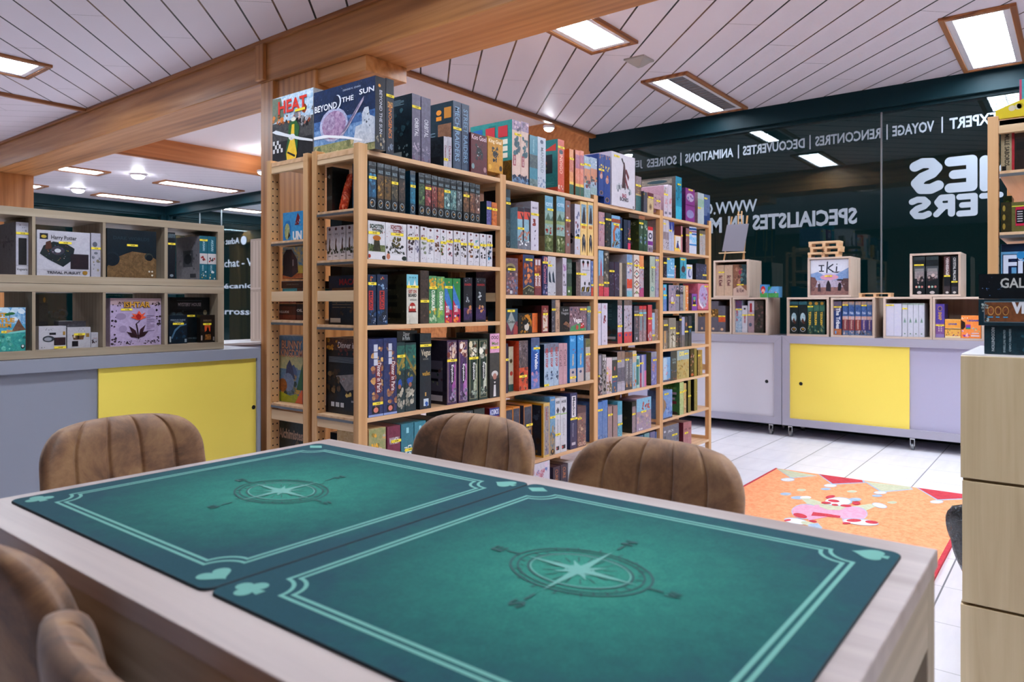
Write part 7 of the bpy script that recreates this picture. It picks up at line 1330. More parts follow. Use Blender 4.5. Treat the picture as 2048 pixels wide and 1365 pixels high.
row(3, 2, W2, [
 (232, 287, 978, 'black box with purple ghost', '#1c1c28/#2a2838', dict(d=.2, st=1077, nologo=1, art=(.1, .65, '#9a7ab0 #c8b8d0 #3c3450'))),
 (289, 418, 988, 'light blue leaning box with white marks', '#6aa8cc/#80b8d8', dict(d=.16, st=1000, sw=(.02, .32), ops=[('n', 12, .05, .3, .95, .95, .08, '#c0dcec #d8e8f4 #3c84b4'), ('r', .05, .1, .9, .18, '#c8dcec')])),
 (380+42, 437, 1120, 'tiny white and red box', '#cccad0/#c0404c', dict(d=.08, st=1135)),
 (514, 621, 980, 'turquoise box with a dark guitar shape', '#3c9cb4/#5ab0c4', dict(d=.22, st=1020, nologo=1, sw=(.1, .75), sc='#163428', sd='#1e4434', ops=[('e', .5, .45, .32, .16, '#6a4040', '#4c3438'), ('p', [(.46, .5), (.46, .8), (.56, .8), (.56, .5)], '#1c3a44'), ('n', 14, .05, .02, .95, .28, .05, '#1c6a74 #2c8a8c #145058')])),
 (624, 722, 1100, 'short white box with blue swirl', '#ccd0e0/#dcdce8', dict(d=.12, st=1160, sw=(.1, .8), nologo=1, ops=[('e', .55, .4, .3, .3, '#3c5298'), ('e', .6, .42, .15, .24, '#d0d4e4')])),
 (786, 964, 1085, 'dark steel cover with pale claws', '#2a3048/#3c4460', dict(d=.1, st=1282, sw=(.62, .98), sc='#0c1018', ops=[('n', 34, .02, .05, .98, .95, .08, '#6a7498 #a0a8c4 #1c2034 #8a5a78 #3c4868')])),
])
row(3, 3, W3, [
 (229, 282, 250, 'sky blue box with sticker', '#5ab0d4/#78c0dc', dict(d=.2, st=435, nologo=1, bands='0,.45,#5a80b8,#8aa0cc', ops=[('e', .3, .83, .3, .06, '#c85a50')])),
 (318, 438, 258, 'silver pink box with robot emblem', '#9a8c9c/#b0a2b0', dict(d=.16, dy=-.0, st=563, sw=(.3, .78), sc='#1c3c54', ops=[('n', 22, .02, .1, .98, .95, .06, '#6a7a90 #c8b8c4 #7a8aa4 #5a5464'), ('e', .5, .42, .3, .18, '#8d5a7c'), ('e', .5, .44, .22, .13, '#c8c4d0')])),
 (440, 500, 262, 'grey white spine with pink badge and sticker', '#8a8894/#a4a2ae', dict(d=.2, st=437, nologo=1, bands='.65,.8,#34343c,#44444c', ops=[('e', .5, .87, .3, .08, '#2c2c34'), ('e', .5, .87, .2, .04, '#d0b0b8'), ('n', 8, .1, .05, .9, .6, .05, '#b0acb8 #5a5864')])),
 (512, 566, 266, 'grey white spine with pink badge without sticker', '#8a8894/#a4a2ae', dict(d=.2, nologo=1, bands='.65,.76,#34343c,#44444c', sc='#2c1c14', ops=[('e', .5, .87, .3, .08, '#2c2c34'), ('e', .5, .87, .2, .04, '#d0b0b8'), ('n', 8, .1, .05, .9, .6, .05, '#b0acb8 #5a5864')])),
 (568, 604, 270, 'tan slim box', '#b0a890/#c0b8a0', dict(d=.2, nologo=1)),
 (606, 654, 268, 'orange and white box', '#e0904c/#e8a464', dict(d=.2, nologo=1, ops=[('n', 9, .3, .05, .95, .95, .05, '#e0dce0 #d8c8c0')])),
 (656, 713, 402, 'short dark maroon box', '#3c1c28/#4c2834', dict(d=.2, nologo=1, art=(.1, .9, '#7a4a34 #2c141c'))),
 (715, 804, 408, 'short violet box with green screen', '#8a54a4/#9a64b4', dict(d=.16, st=604, nologo=1, sw=(.1, .75), ops=[('r', .18, .32, .74, .85, '#2c2c44'), ('r', .22, .62, .7, .82, '#4ca08c', '#6ab8a0'), ('e', .45, .58, .18, .05, '#d08a6a')])),
 (818, 1010, 232, 'pink cover with pale lilac creature', '#c87088/#d88898', dict(d=.12, st=283, sw=(.62, .95), ops=[('e', .5, .52, .42, .44, '#a8ccd4', '#c890b8'), ('e', .45, .6, .30, .30, '#c0b4d4', '#a890c0'), ('p', [(.05, .4), (.15, .2), (.45, .06), (.5, .12), (.2, .28), (.1, .45)], '#e8e0e8'), ('n', 16, .35, .15, .9, .6, .06, '#b04c74 #c8708c #5a4484'), ('b', 0, .04, '#b04a5c')])),
])
row(3, 4, W3, [
 (228, 300, 856, 'grey, yellow and brown box with sticker', '#6a6868/#8a8484', dict(d=.22, st=944, nologo=1, sw=(.1, 1), bands='.62,.78,#3c3c3c,#545454', ops=[('r', .15, 0, .6, .62, '#d0a868', '#b09070'), ('n', 8, .1, .02, .9, .2, .04, '#c0bcc0 #4a4448')])),
 (322, 442, 826, 'beige grey cover with tusk shapes', '#908a7c/#a8a292', dict(d=.14, dy=-.0, st=996, sw=(.15, .9), ops=[('b', .7, 1, '#8a847c', '#9a9488'), ('p', [(.15, .05), (.2, .5), (.35, .6), (.42, .3), (.3, .02)], '#c8c4b8'), ('p', [(.55, .05), (.55, .45), (.75, .6), (.85, .3), (.8, .02)], '#d0ccc0'), ('n', 14, .1, .1, .9, .5, .04, '#6a604c #544a38')])),
 (444, 492, 876, 'dark slim box with orange dots and sticker', '#3c3838/#545050', dict(d=.2, st=1083, nologo=1, art=(.05, .95, '#b08070 #8a8484 #d0a090 #2c2828'))),
 (502, 540, 782, 'dark grey box with round badge', '#45434c/#605e68', dict(d=.2, st=852, nologo=1, sc='#141414', art=(.05, .95, '#b08070 #8a8484 #2c2828'))),
 (543, 590, 805, 'pale lilac box', '#a0a4c0/#b4b8d0', dict(d=.2, nologo=1, bands='0,.4,#6a6468,#8a8084')),
 (592, 645, 800, 'dark slate box with orange face', '#383e44/#4a5056', dict(d=.24, st=1055, nologo=1, top='#0c0c10', ops=[('e', .5, .74, .2, .07, '#c8845c'), ('n', 5, .2, .5, .8, .58, .03, '#8a6a5c #5a6454')])),
 (655, 709, 786, 'dark slate box with small blue mark', '#343a42/#444a54', dict(d=.24, st=975, nologo=1, sc='#0c1014', ops=[('e', .5, .5, .1, .05, '#3c9ad4')])),
])
row(3, 5, W4, [
 (164, 253, 226, 'white to blue gradient cover with pink drops', '#8ab4dc/#5a9cd0', dict(d=.14, ops=[('r', 0, 0, .5, 1, '#a8c4e0', '#b8d0e4'), ('n', 10, .1, .3, .6, .8, .04, '#c87a9a #b0607c'), ('b', 0, .08, '#4a4a70', '#5a5480'), ('e', .85, .1, .08, .02, '#d8a040')])),
 (254, 332, 145, 'tall navy box with pale letters', '#1a3048/#24405c', dict(d=.26, dy=.002, nologo=1, ops=[('t', 'OLTRE', .25, .68, .85, .75, '#9ab0b8', .02), ('t', 'MARE', .3, .58, .85, .65, '#9ab0b8', .02), ('n', 8, .1, .28, .9, .36, .03, '#3c7ab8 #a8503c'), ('n', 6, .4, .02, .95, .12, .03, '#b8503c')])),
 (335, 484, 130, 'golden city cover with yellow letters', '#b0a070/#c4b488', dict(d=.14, st=178, sw=(.6, .92), ops=[('b', .66, 1, '#94aab4', '#a8bac0'), ('t', 'DIS', .2, .8, .58, .95, '#f0e070', .03), ('n', 46, .05, .05, .95, .64, .05, '#a8843c #c89c50 #8d6c34 #d8b870 #7a8a5c')])),
 (499, 548, 104, 'tall black box with red arrow pattern', '#181416/#2a2424', dict(d=.26, dy=.002, nologo=1, sw=(0, .4), ops=[('n', 18, .05, .05, .95, .95, .05, '#b84438 #d8c8c8 #8d3430 #181416'), ('e', .5, .08, .3, .05, '#c0503c')])),
 (550, 582, 104, 'tall olive slim box', '#8a7c40/#9a8c50', dict(d=.26, nologo=1)),
 (594, 622, 128, 'slim gilded brown box with sticker', '#8d6e44/#a8885c', dict(d=.24, st=195, nologo=1, sw=(0, 1), sc='#141010', art=(.05, .95, '#c8b090 #6a5034'))),
 (625, 649, 128, 'slim gilded olive box', '#a08448/#b89c60', dict(d=.24, nologo=1, art=(.05, .95, '#d0c0a0 #7a6434'))),
])
row(3, 6, W4, [
 (164, 276, 640, 'sky blue map cover with sticker', '#6a90c8/#88a8d4', dict(d=.12, st=670, sw=(.1, .55), dy=-.0, ops=[('p', [(0, .2), (0, .75), (.25, .62), (.35, .45), (.15, .3)], '#a88a70', '#8a7464'), ('n', 14, .3, .02, .95, .6, .08, '#4a78c0 #c8d4e8 #3c5c9c'), ('b', 0, .05, '#5c4c5c')])),
 (368, 418, 522, 'pale green spine of a big leaf green box', '#a4b884/#bccc9c', dict(d=.24, dy=-.0, st=650, nologo=1, top='#c08868', sc='#3c6a38', sd='#4a7a40', side=[('t', 'VERDE', .2, .78, .9, .84, '#8ab06a', .02), ('r', .2, .62, .9, .69, '#a890a0'), ('r', .2, .55, .9, .60, '#1c3424'), ('r', .2, .46, .85, .52, '#a890a0'), ('r', .05, .33, .9, .42, '#7a2c34'), ('e', .8, .05, .15, .05, '#3c2c20')], art=(.1, .95, '#c8d4ac #8aa064 #d0c8a8'))),
 (420, 450, 545, 'tan spotted slim box with sticker', '#c0a074/#d0b488', dict(d=.24, st=632, nologo=1, art=(.05, .95, '#8d6c44 #e0d0b0'))),
 (472, 505, 500, 'slim olive box with sticker and black side', '#8a7e44/#9a8e54', dict(d=.27, st=698, nologo=1, sc='#101418', dy=.002)),
 (549, 588, 488, 'slim olive box set apart at the bay end', '#8a7e44/#9a8e54', dict(d=.27, nologo=1, sc='#101418', dy=.002, ops=[('n', 3, .6, .6, .9, .7, .02, '#d8d8c8'), ('n', 5, .1, .05, .9, .4, .03, '#a8a07c')])),
])
row(3, 7, W4, [
 (160, 358, 1090, 'grey cover with white jagged script on the floor shelf', '#6a6878/#84828f', dict(d=.2, dy=.0, st=1192, sw=(.55, .88), top='#b0906c', ops=[('t', 'JACK', .3, .74, .66, .84, '#d8d8e0', .02), ('e', .1, .82, .06, .04, '#c8c8d4'), ('n', 12, .05, .05, .95, .6, .08, '#9aa0b4 #8a7a74 #54525f')])),
 (414, 467, 1032, 'tall dusty rose box with sticker', '#a4686c/#b87c80', dict(d=.28, dy=-.004, st=1160, nologo=1, top='#7a444c', sw=(0, 1), sc='#6a2c38', sd='#7c3844', side=[('n', 8, .1, .7, .9, .95, .05, '#8d5c64'), ('r', .2, .05, .8, .14, '#1c1418')], ops=[('r', .2, .68, .85, .76, '#8d5058')])),
 (469, 514, 1022, 'tall dusty rose box without sticker', '#ac7074/#bc8488', dict(d=.28, dy=-.004, nologo=1, top='#7a444c', ops=[('r', .2, .68, .85, .76, '#8d5058')])),
])
# --- end of the row: boxes turned towards the gap, seen through the ladder frame
xe = PX[0][1]+.002
for i in range(5):
    y1 = YA+.262-i*.0415-(.004 if i > 2 else 0)
    game('game_box', 'small white box with brown dancer, %s from the rear, facing the frame end' % ORD[i], 'board game', 'white boxes turned to the frame end', xe, xe+.10, y1-.040, y1, ZS[0][2]+.001, ZS[0][2]+.145, '#d4d0d4', '#c8c4c8', 'X',
         [('e', .5, .92, .18, .045, '#5a2c34'), ('t', 'YYY', .3, .74, .8, .79, '#34342c', .03), ('p', [(.35, .3), (.42, .55), (.5, .68), (.62, .6), (.55, .48), (.7, .32), (.6, .25)], '#6a4c3c'), ('n', 8, .1, .22, .9, .36, .05, '#3c4034 #5a6048 #2c302c'), ('r', .3, .12, .7, .14, '#6a6464')])
game('game_box', 'black glossy box behind the first frame, second shelf', 'board game', 'boxes at the frame end', xe, xe+.09, YA+.226, YA+.262, ZS[0][1]+.001, ZS[0][1]+.195, '#171c1e', '#30383a', 'X', [('t', 'INFINITI', .05, .28, .95, .36, '#6a7474'), ('n', 3, .2, .7, .9, .8, .06, '#c8d0d0 #8a9494')])
mb = MB(); rnd = random.Random(9); n = 10; vs = []
for j in range(9):
    h = j/8; wd = .036*(1-.35*h) if j < 8 else .03; th = .017*math.sin(math.pi*min(max(h, .04), .96))**.6
    for i in range(n):
        a = 6.2832*i/n; vs.append((xe+.028+th*math.cos(a)*(1+.2*rnd.uniform(-1, 1)), YA+.192-.055*h+.0+wd*math.sin(a)*.8*(1+.08*rnd.uniform(-1, 1)), ZS[0][1]+.003+.155*h))
mb.mesh(vs, [(j*n+i, j*n+(i+1) % n, (j+1)*n+(i+1) % n, (j+1)*n+i) for j in range(8) for i in range(n)]+[tuple(range(n))[::-1], tuple(range(8*n, 9*n))])
def foil():
    m, N, L, b = newmat('orange_foil'); v = mapped(N, L, (1, 1, 1)); f = noise(N, L, v, 28, 4, .6, 2)
    L.new(ramp(N, L, f, [(.4, '#a82c1c'), (.52, '#e0502a'), (.66, '#f09a78')]), b.inputs['Base Color']); b.inputs['Roughness'].default_value = .2; bump(N, L, b, f, .8, .01); return m
MAT['foil'] = foil()
tag(mb.build('foil_packet', 'foil'), 'crumpled orange foil packet leaning on the second shelf behind the end frame', 'packet')
# --- rear unit: covers seen through its end frame
xf = PX[0][1]+.01
def endbox(px0, px1, pt, zsh, base, b2, ops, lab, d=.07, zb=None, X=None, st=None):
    X = X or xf; ya = onX(px0, 600, X)[0]; yb = onX(px1, 600, X)[0]; zt = onX((px0+px1)/2, pt, X)[1]
    zb = zb if zb is not None else zsh+.001
    return game('game_box', lab, 'board game', 'boxes at the end of the rear shelf unit', X, X+d, max(yb, YB+.004), min(ya, YB+.296), zb, zt, base, b2, 'X', ops, None, None, st)
z_ = ZB2
endbox(566, 606, 424, z_[1], '#3c9cd4', '#5ab0e0', [('p', [(.0, 0), (.02, .5), (.15, .7), (.35, .72), (.42, .5), (.4, 0)], '#2c8ac8'), ('e', .22, .35, .13, .28, '#c8cc9a', '#8a9c70'), ('p', [(.25, .1), (.3, .35), (.38, .2)], '#1c2420'), ('t', 'UN', .5, .03, .95, .34, '#e8ecf4', .06), ('p', [(.6, .55), (.75, .95), (.85, .8), (.8, .55)], '#8d2c34'), ('n', 6, .5, .5, 1, .7, .05, '#7a9cc4 #b0c4d8')], 'light blue cut-out style box with white letters on the rear unit, second shelf', d=.05)
endbox(565, 606, 494, z_[2]+.19, '#3c94c8', '#e0c060', [('b', 0, .16, '#c87c4c', '#a85c3c'), ('b', .16, .4, '#e0c868', '#d0b050'), ('p', [(.02, .12), (.04, .75), (.2, .92), (.45, .92), (.72, .6), (.78, .2), (.45, .04)], '#2c2c3c', '#3c3440'), ('p', [(.45, .92), (.72, .6), (.78, .2), (.5, .08)], '#5a4448', '#44343c'), ('r', .5, .4, .56, .6, '#a8a0a0')], 'treasure chest box lying above the dark game, rear unit', d=.12, zb=z_[2]+.185)
endbox(563, 606, 562, 0, '#3c2420', '#54342c', [('t', 'KNARR DRAGON', .25, .4, .8, .6, '#8d8074'), ('b', .9, 1, '#8a8484')], 'flat dark brown box in the pile on the rear unit', d=.16, zb=z_[2]+.143)
endbox(565, 606, 577, 0, '#4a949c', '#3c8088', [('r', .72, 0, 1, 1, '#5a3024'), ('r', .1, .2, .6, .8, '#54a4a8')], 'flat teal box in the pile on the rear unit', d=.15, zb=z_[2]+.110)
endbox(556, 592, 592, 0, '#7a4030', '#94523c', [('b', .82, 1, '#a8a09c'), ('r', .62, 0, .66, .82, '#2c1814'), ('e', .82, .4, .06, .2, '#c8a090')], 'small flat copper brown box at the foot of the pile', d=.10, zb=z_[2]+.074, X=xf)
endbox(556, 592, 608, 0, '#4c2a20', '#6a3828', [('t', 'PRELUDE', 0, .42, .62, .56, '#c8b8b0', .03), ('b', 0, .3, '#7a3c2c', '#94503c'), ('b', .85, 1, '#241814')], 'dark copper box with white title standing on the third rear shelf', d=.08, zb=z_[2]+.001)
endbox(593, 606, 608, 0, '#2c1c1c', '#3c2424', [('t', 'OIL', .05, .5, .95, .68, '#d0c8c4', .04), ('b', 0, .3, '#6a3828', '#7a4030')], 'dark box with white capitals beside the copper one', d=.08, zb=z_[2]+.001)
endbox(556, 606, 672, z_[3], '#5a7a94', '#7a94a8', [('b', .5, .7, '#c8bc8a', '#a8a884'), ('n', 26, .0, .12, 1, .5, .08, '#4a6a5c #5a6a8a #8a9aa4 #3c5048 #c8a048'), ('p', [(.3, .35), (.36, .55), (.48, .64), (.58, .55), (.7, .35)], '#4c5470', '#3c4460'), ('e', .42, .3, .24, .14, '#8a98ac', '#6c7c94'), ('e', .2, .25, .18, .1, '#b8743c', '#8d5830'), ('p', [(0, 0), (0, .16), (.5, .1), (.75, .14), (1, .02), (1, 0)], '#b8b83c', '#9aa434'), ('p', [(.7, 0), (1, .24), (1, 0)], '#d8703c'), ('p', [(.75, .2), (1, .6), (1, .2)], '#3c6a44'), ('t', 'BUNNY', .16, .80, .98, .93, '#b06038', .04), ('t', 'KINGDOM', .12, .68, 1, .80, '#b06038', .04), ('t', 'BUNNY', .17, .805, .97, .925, '#d8b090', .0), ('t', 'KINGDOM', .13, .685, .99, .795, '#d8b090', .0)], 'big box with castle picture and orange cartoon title, rear unit', d=.09)
endbox(558, 606, 845, z_[4], '#26302c', '#3a443c', [('t', 'Alchimistes', -.0, .76, 1, .90, '#b89a84', .03), ('n', 22, .02, .2, .98, .7, .08, '#8d7a50 #4a4434 #b8a070 #2c2c24')], 'dark box with pale gothic title at the foot of the rear unit', d=.09)
# books lying on the lower board of the near frame end handled by the first row boxes' covers
# HEAT cover standing on top of the rear unit
XH = 1.947; ya = onX(545, 260, XH)[0]; yb = onX(627.5, 260, XH)[0]
game('game_box', 'tall racing car box with big red title on top of the rear unit', 'board game', 'big boxes standing on top', XH, XH+.072, max(yb, YA+.364), ya, ZB2[0]+.001, onX(545, 199, XH)[1]-.0, '#cfccc8', '#b8b8b8', 'X',
 [('r', .0, .55, 1, 1, '#8fb4d0', '#dfe6ea'), ('p', [(0, .62), (0, 1), (.22, .98), (.3, .7)], '#6a7a6a', '#8d9484'), ('b', .28, .62, '#3c3c40', '#6a6a68'), ('b', 0, .34, '#232629', '#33363a'), ('n', 14, .02, .60, .45, .72, .05, '#c87434 #e0944c #3c3430'), ('n', 16, .5, .52, 1, .74, .06, '#d8d8dc #8a8c94 #c86430 #2c2c30'), ('n', 10, .4, .46, .95, .6, .05, '#1c1c20 #2c2c30'),
  ('r', .02, .18, .07, .24, '#e0e0e0'), ('r', .07, .24, .12, .30, '#e0e0e0'), ('r', .12, .18, .17, .24, '#e0e0e0'), ('r', .17, .24, .22, .30, '#e0e0e0'), ('r', .22, .18, .27, .24, '#e0e0e0'), ('r', .12, .30, .17, .36, '#e0e0e0'), ('r', .02, .30, .07, .36, '#e0e0e0'),
  ('p', [(.36, .04), (.34, .16), (.40, .34), (.42, .54), (.50, .62), (.60, .60), (.68, .50), (.64, .30), (.62, .12), (.58, .03)], '#3c7a44', '#2c6438'), ('p', [(.38, .04), (.36, .14), (.46, .34), (.50, .55), (.56, .55), (.56, .34), (.62, .12), (.58, .03)], '#e0c03a', '#f0d050'), ('p', [(.38, .15), (.40, .17), (.58, .10), (.57, .07)], '#20242a'), ('e', .50, .37, .08, .045, '#e8e8e8'), ('t', '3', .48, .35, .52, .395, '#20242a', .03), ('e', .54, .62, .06, .03, '#e8e4d8'), ('p', [(0, .50), (.1, .46), (.4, .38), (.7, .30), (1, .24), (1, .27), (.7, .34), (.35, .44), (.1, .52)], '#e4e8ec'),
  ('t', 'HEAT', .16, .74, .86, .93, '#d8483a', .03), ('r', .42, .0, .58, .05, '#3c84b8'), ('r', .58, .72, .82, .755, '#f0dc4a')], None, None, None, '#d8d4cc')
# added rear row boxes, coloured dark so the gaps between near ones look shaded
rnd = random.Random(21)
NB = 0
for bi in range(3):
    x0, x1 = PXB[bi][1]+.01, PXB[bi+1][0]-.01
    for si, zsh in enumerate(ZB2[1:]):
        up = ZB2[si]-.025; n = 2; xs0 = x0 + (.13 if bi == 0 else 0)
        for j in range(n):
            a = xs0+(x1-xs0)*j/n+.004; b = xs0+(x1-xs0)*(j+1)/n-.004; ht = min(.30, up-zsh-.02)*rnd.uniform(.86, .98)
            c = rnd.choice(['#1c2c3c/#26384a', '#2c241e/#3a3028', '#1c2a26/#26362e', '#30303c/#3c3c4a', '#3a2a2e/#48343a', '#20303a/#2c4250'])
            c1, c2 = c.split('/')
            NB += 1
            game('game_box', 'added dark rear row box, %s behind %s, %s rear board' % (('left' if j == 0 else 'right'), BAY[bi], ORD[si+1]), 'board game', 'added dark boxes of the rear row', a, b, YB+.01, YB+.09, zsh+.001, zsh+ht, c1, c2, 'Y', lines(5, .1, .7, .6, .85, c2))
# ------------------------------------------------------------------ games in the left cube shelf (front plane YK)
A5 = zz_((0, 380), 4.014); A6 = zz_((200, 380), 4.015)
def kbox(Z, x0, x1, yt, lvl, desc, base, ops, d=.07, dy=.03, st=None, sw=(0, 1), zb=None, sc=None, side=None, grp='games in the left cube shelf', sd=None):
    Y = YK+dy; xa = onY(*Z(x0), Y)[0]; xb = onY(*Z(x1), Y)[0]; zt = onY(*Z(x0, yt), Y)[1]
    z0 = (ZK0, ZKm+.002)[lvl]+.0406 if zb is None else zb
    lo = [dv[0][0]-.31]+[q[1] for q in dv]; hi = [q[0] for q in dv]+[xk1-.04]
    for a_, b_ in zip(lo, hi):
        if a_ < (xa+xb)/2 < b_: xa = max(xa, a_+.0015); xb = min(xb, b_-.0015)
    s_ = None
    if st is not None: s_ = min(.96, max(.04, (onY(*Z((x0+x1)/2, st), Y)[1]-z0)/(zt-z0)))
    b = (base.split('/')+[base])[:2] if '/' in base else (base, base)
    return game('game_box', desc, 'board game', grp, xa, xb, Y, Y+d, z0, zt, b[0], b[1], 'Y', ops, side, sc, s_, None, sw, sd)
kbox(A5, 128, 250, 256, 1, 'white wizard school box with a name strip, upper left compartment', '#c4c2cc/#bab8c4', [('b', 0, .17, '#d0ced6'), ('t', 'Hogwarts', .08, .07, .92, .13, '#4a4a50', .02), ('r', .2, .19, .85, .7, '#20242c', '#14181e'), ('n', 5, .3, .84, .8, .95, .02, '#8a8894'), ('b', .17, .175, '#8a8894')], d=.26, dy=.045, st=350, sc='#9a98a4', sd='#8c8a96', side=[('n', 14, .1, .3, .9, .8, .06, '#7c7c88 #a8a6b2 #5c5c68'), ('t', 'Hogwarts', .2, .6, .9, .68, '#5a5a64')])
kbox(A5, 296, 722, 318, 1, 'wide white trivia box with dark octagonal board picture', '#c8c6ce/#bcbac4', [('t', 'Harry Potter', .26, .78, .74, .90, '#34343a', .02), ('r', .05, .80, .20, .93, '#1c2030'), ('e', .125, .86, .05, .035, '#c8b050'), ('p', [(.05, .48), (.12, .66), (.30, .76), (.55, .72), (.70, .62), (.66, .36), (.48, .2), (.20, .36)], '#26383c', '#1c2a30'), ('e', .38, .56, .13, .10, '#3a4a54', '#5a4a5a'), ('e', .38, .56, .06, .045, '#c8ccd0'), ('n', 26, .14, .34, .6, .68, .012, '#c89a3c #8d3c5c #4a8a5c #d8d4d0 #3c6ab0'), ('p', [(.15, .58), (.16, .74), (.25, .78), (.27, .60)], '#5c3a2c'), ('r', .62, .16, .97, .50, '#26242e', '#3c2c34'), ('t', 'TRIVIAL PURSUIT', .18, .04, .82, .10, '#44444c', .03), ('e', .90, .08, .05, .05, '#a8843c'), ('b', .12, .125, '#9a98a0')], st=425, sw=(.40, .64), dy=.02)
kbox(A5, 731, 808, 345, 1, 'narrow white box with faint grey emblems beside the trivia box', '#bcbac4/#b0aeb8', [('e', .4, .74, .25, .06, '#6a6e78'), ('e', .5, .54, .2, .03, '#7a7e88'), ('n', 10, .1, .1, .9, .46, .04, '#8a8c94 #a89a6a #6c6e78')], st=470, dy=.02)
kbox(A6, 56, 452, 306, 1, 'navy space box with brown planet and two moons', '#12242e/#162c38', [('p', [(0, 0), (0, .22), (.2, .42), (.5, .55), (.8, .52), (1, .40), (1, 0)], '#6a543a', '#8a7050'), ('e', .1, .38, .15, .15, '#2c3c48', '#1a2832'), ('e', .1, .36, .13, .13, '#101e28', '#182a36'), ('e', .84, .45, .09, .08, '#4c5048', '#2a3438'), ('e', .85, .43, .07, .065, '#15222a'), ('t', 'DARK WORLDS', .12, .78, .85, .85, '#2c4450', .02), ('e', .85, .14, .02, .02, '#c8c4b8'), ('e', .91, .14, .02, .02, '#c8c4b8'), ('e', .91, .06, .02, .02, '#d8d4c8')], st=446, sw=(.39, .61), dy=.025)
kbox(A6, 546, 604, 340, 1, 'black spine with pale mark in the upper right compartment', '#16202a/#1e2a34', [('e', .5, .07, .25, .03, '#8a949c'), ('b', .88, .97, '#6a7880', '#3a4850'), ('T', 'NIGHT', .5, .8, .35, .65, '#4a5a64')], d=.25, dy=.015, st=434)
kbox(A6, 800, 862, 368, 1, 'teal and white banded box with red bird and sticker', '#226878/#2c7484', [('b', .36, .60, '#c8c4c4'), ('n', 8, .2, .42, .8, .54, .04, '#b03c34 #2c2c2c'), ('T', 'AKSARI', .4, .66, .66, .92, '#b0d0d8', .02), ('n', 6, .2, .03, .8, .2, .03, '#c8a84a #d8dce0'), ('T', 'BIRDS', .3, .2, .5, .33, '#b0d0d8')], d=.27, dy=.015, st=404, sc='#8c8a90', sd='#a09ea4', side=[('r', .3, .3, .72, .68, '#6a6c74', '#54565e'), ('e', .5, .48, .16, .12, '#33363c'), ('n', 16, .1, .15, .9, .9, .05, '#7c7c84 #b0aeb4 #5c5c64'), ('r', .6, .05, .85, .14, '#4c4e56')])
kbox(A6, 865, 934, 372, 1, 'teal and white banded box with red bird, right copy', '#226878/#2c7484', [('b', .36, .60, '#c8c4c4'), ('n', 8, .2, .42, .8, .54, .04, '#b03c34 #2c2c2c'), ('T', 'AKSARI', .4, .66, .66, .92, '#b0d0d8', .02), ('n', 6, .2, .03, .8, .2, .03, '#c8a84a #d8dce0'), ('T', 'BIRDS', .3, .2, .5, .33, '#b0d0d8')], d=.27, dy=.015)
kbox(A5, -120, 214, 945, 0, 'tropical island quiz box with golden title, lower left compartment', '#4a9cc0/#6ab4d0', [('b', .62, 1, '#4a94c8', '#b8d4e4'), ('n', 10, .3, .7, 1, 1, .08, '#e4ecf2 #c4dae8'), ('b', 0, .42, '#2c9494', '#54b4a8'), ('p', [(.3, .42), (.5, .46), (.8, .55), (1, .48), (1, .44), (.6, .40)], '#8ad0c8'), ('p', [(.62, .44), (.72, .60), (.80, .74), (.88, .60), (.98, .48)], '#8a6a54', '#6c5044'), ('p', [(.46, .40), (.52, .50), (.68, .46)], '#c8a070'), ('e', .62, .86, .09, .03, '#2c7a4c'), ('e', .52, .84, .08, .03, '#34884c'), ('r', .57, .74, .585, .86, '#7a5434'), ('t', 'BEST', .14, .78, .50, .88, '#d8a43c', .05), ('t', 'TITLE', .14, .66, .70, .76, '#d8a43c', .05), ('t', 'FORUM', .10, .54, .62, .64, '#d8a43c', .05), ('n', 14, .3, .05, .95, .35, .06, '#2c8a80 #3caa94 #1c7070 #8ad8c8'), ('e', .90, .10, .05, .05, '#101c20'), ('e', .90, .11, .03, .03, '#d8e0e0'), ('r', .97, 0, 1, 1, '#4a2c24')], st=1141, sw=(.38, .50), dy=.02)
kbox(A5, 312, 385, 840, 0, 'grey gold narrow box at the back of the low compartment', '#3c3a34/#4c4a42', [('b', .84, 1, '#5c5848'), ('e', .6, .9, .14, .05, '#b08a3c'), ('b', .18, .5, '#22262a', '#34363a'), ('b', 0, .15, '#8c8a90')], d=.05, dy=.14)
kbox(A5, 470, 690, 1056, 0, 'flat grey box behind the small white ones', '#6c6a72/#54525a', [('n', 12, .1, .2, .9, .9, .06, '#8c8a92 #4c4a52')], d=.06, dy=.13)
kbox(A5, 312, 530, 1098, 0, 'small white box with a grey gadget and sticker at its foot', '#c8c6cc/#bebcc4', [('n', 8, .25, .80, .7, .92, .025, '#8a8890'), ('e', .35, .45, .22, .14, '#3a4048', '#565c66'), ('e', .33, .44, .14, .08, '#9a9ea6'), ('r', .38, .62, .62, .72, '#2c3038'), ('r', .55, .16, .98, .50, '#2a2630', '#4c3034'), ('r', .88, .6, .97, .76, '#a8884a'), ('n', 4, .05, .04, .2, .1, .02, '#6a6a72')], st=1272, sw=(.55, 1), dy=.05)
kbox(A5, 540, 727, 1106, 0, 'small white box with brown picture and sticker', '#c6c4ca/#bab8c0', [('n', 7, .3, .80, .75, .92, .025, '#8a8890'), ('p', [(.2, .64), (.26, .4), (.68, .4), (.74, .66)], '#5c4638', '#8a6a4c'), ('r', .26, .5, .34, .62, '#d8ccb8'), ('r', .42, .44, .5, .6, '#2c2420'), ('r', .2, .08, .46, .34, '#23222c'), ('r', .8, .52, .94, .7, '#a8884a')], st=1160, sw=(.28, .76), dy=.05)
kbox(A5, 731, 818, 1146, 0, 'smallest white box with a row of tiny figures', '#c6c4ca/#bab8c0', [('t', 'wizard', .2, .58, .8, .64, '#a84a4c', .01), ('n', 12, .15, .28, .85, .5, .05, '#2c2a34 #5c3c34 #3c3440')], dy=.055)
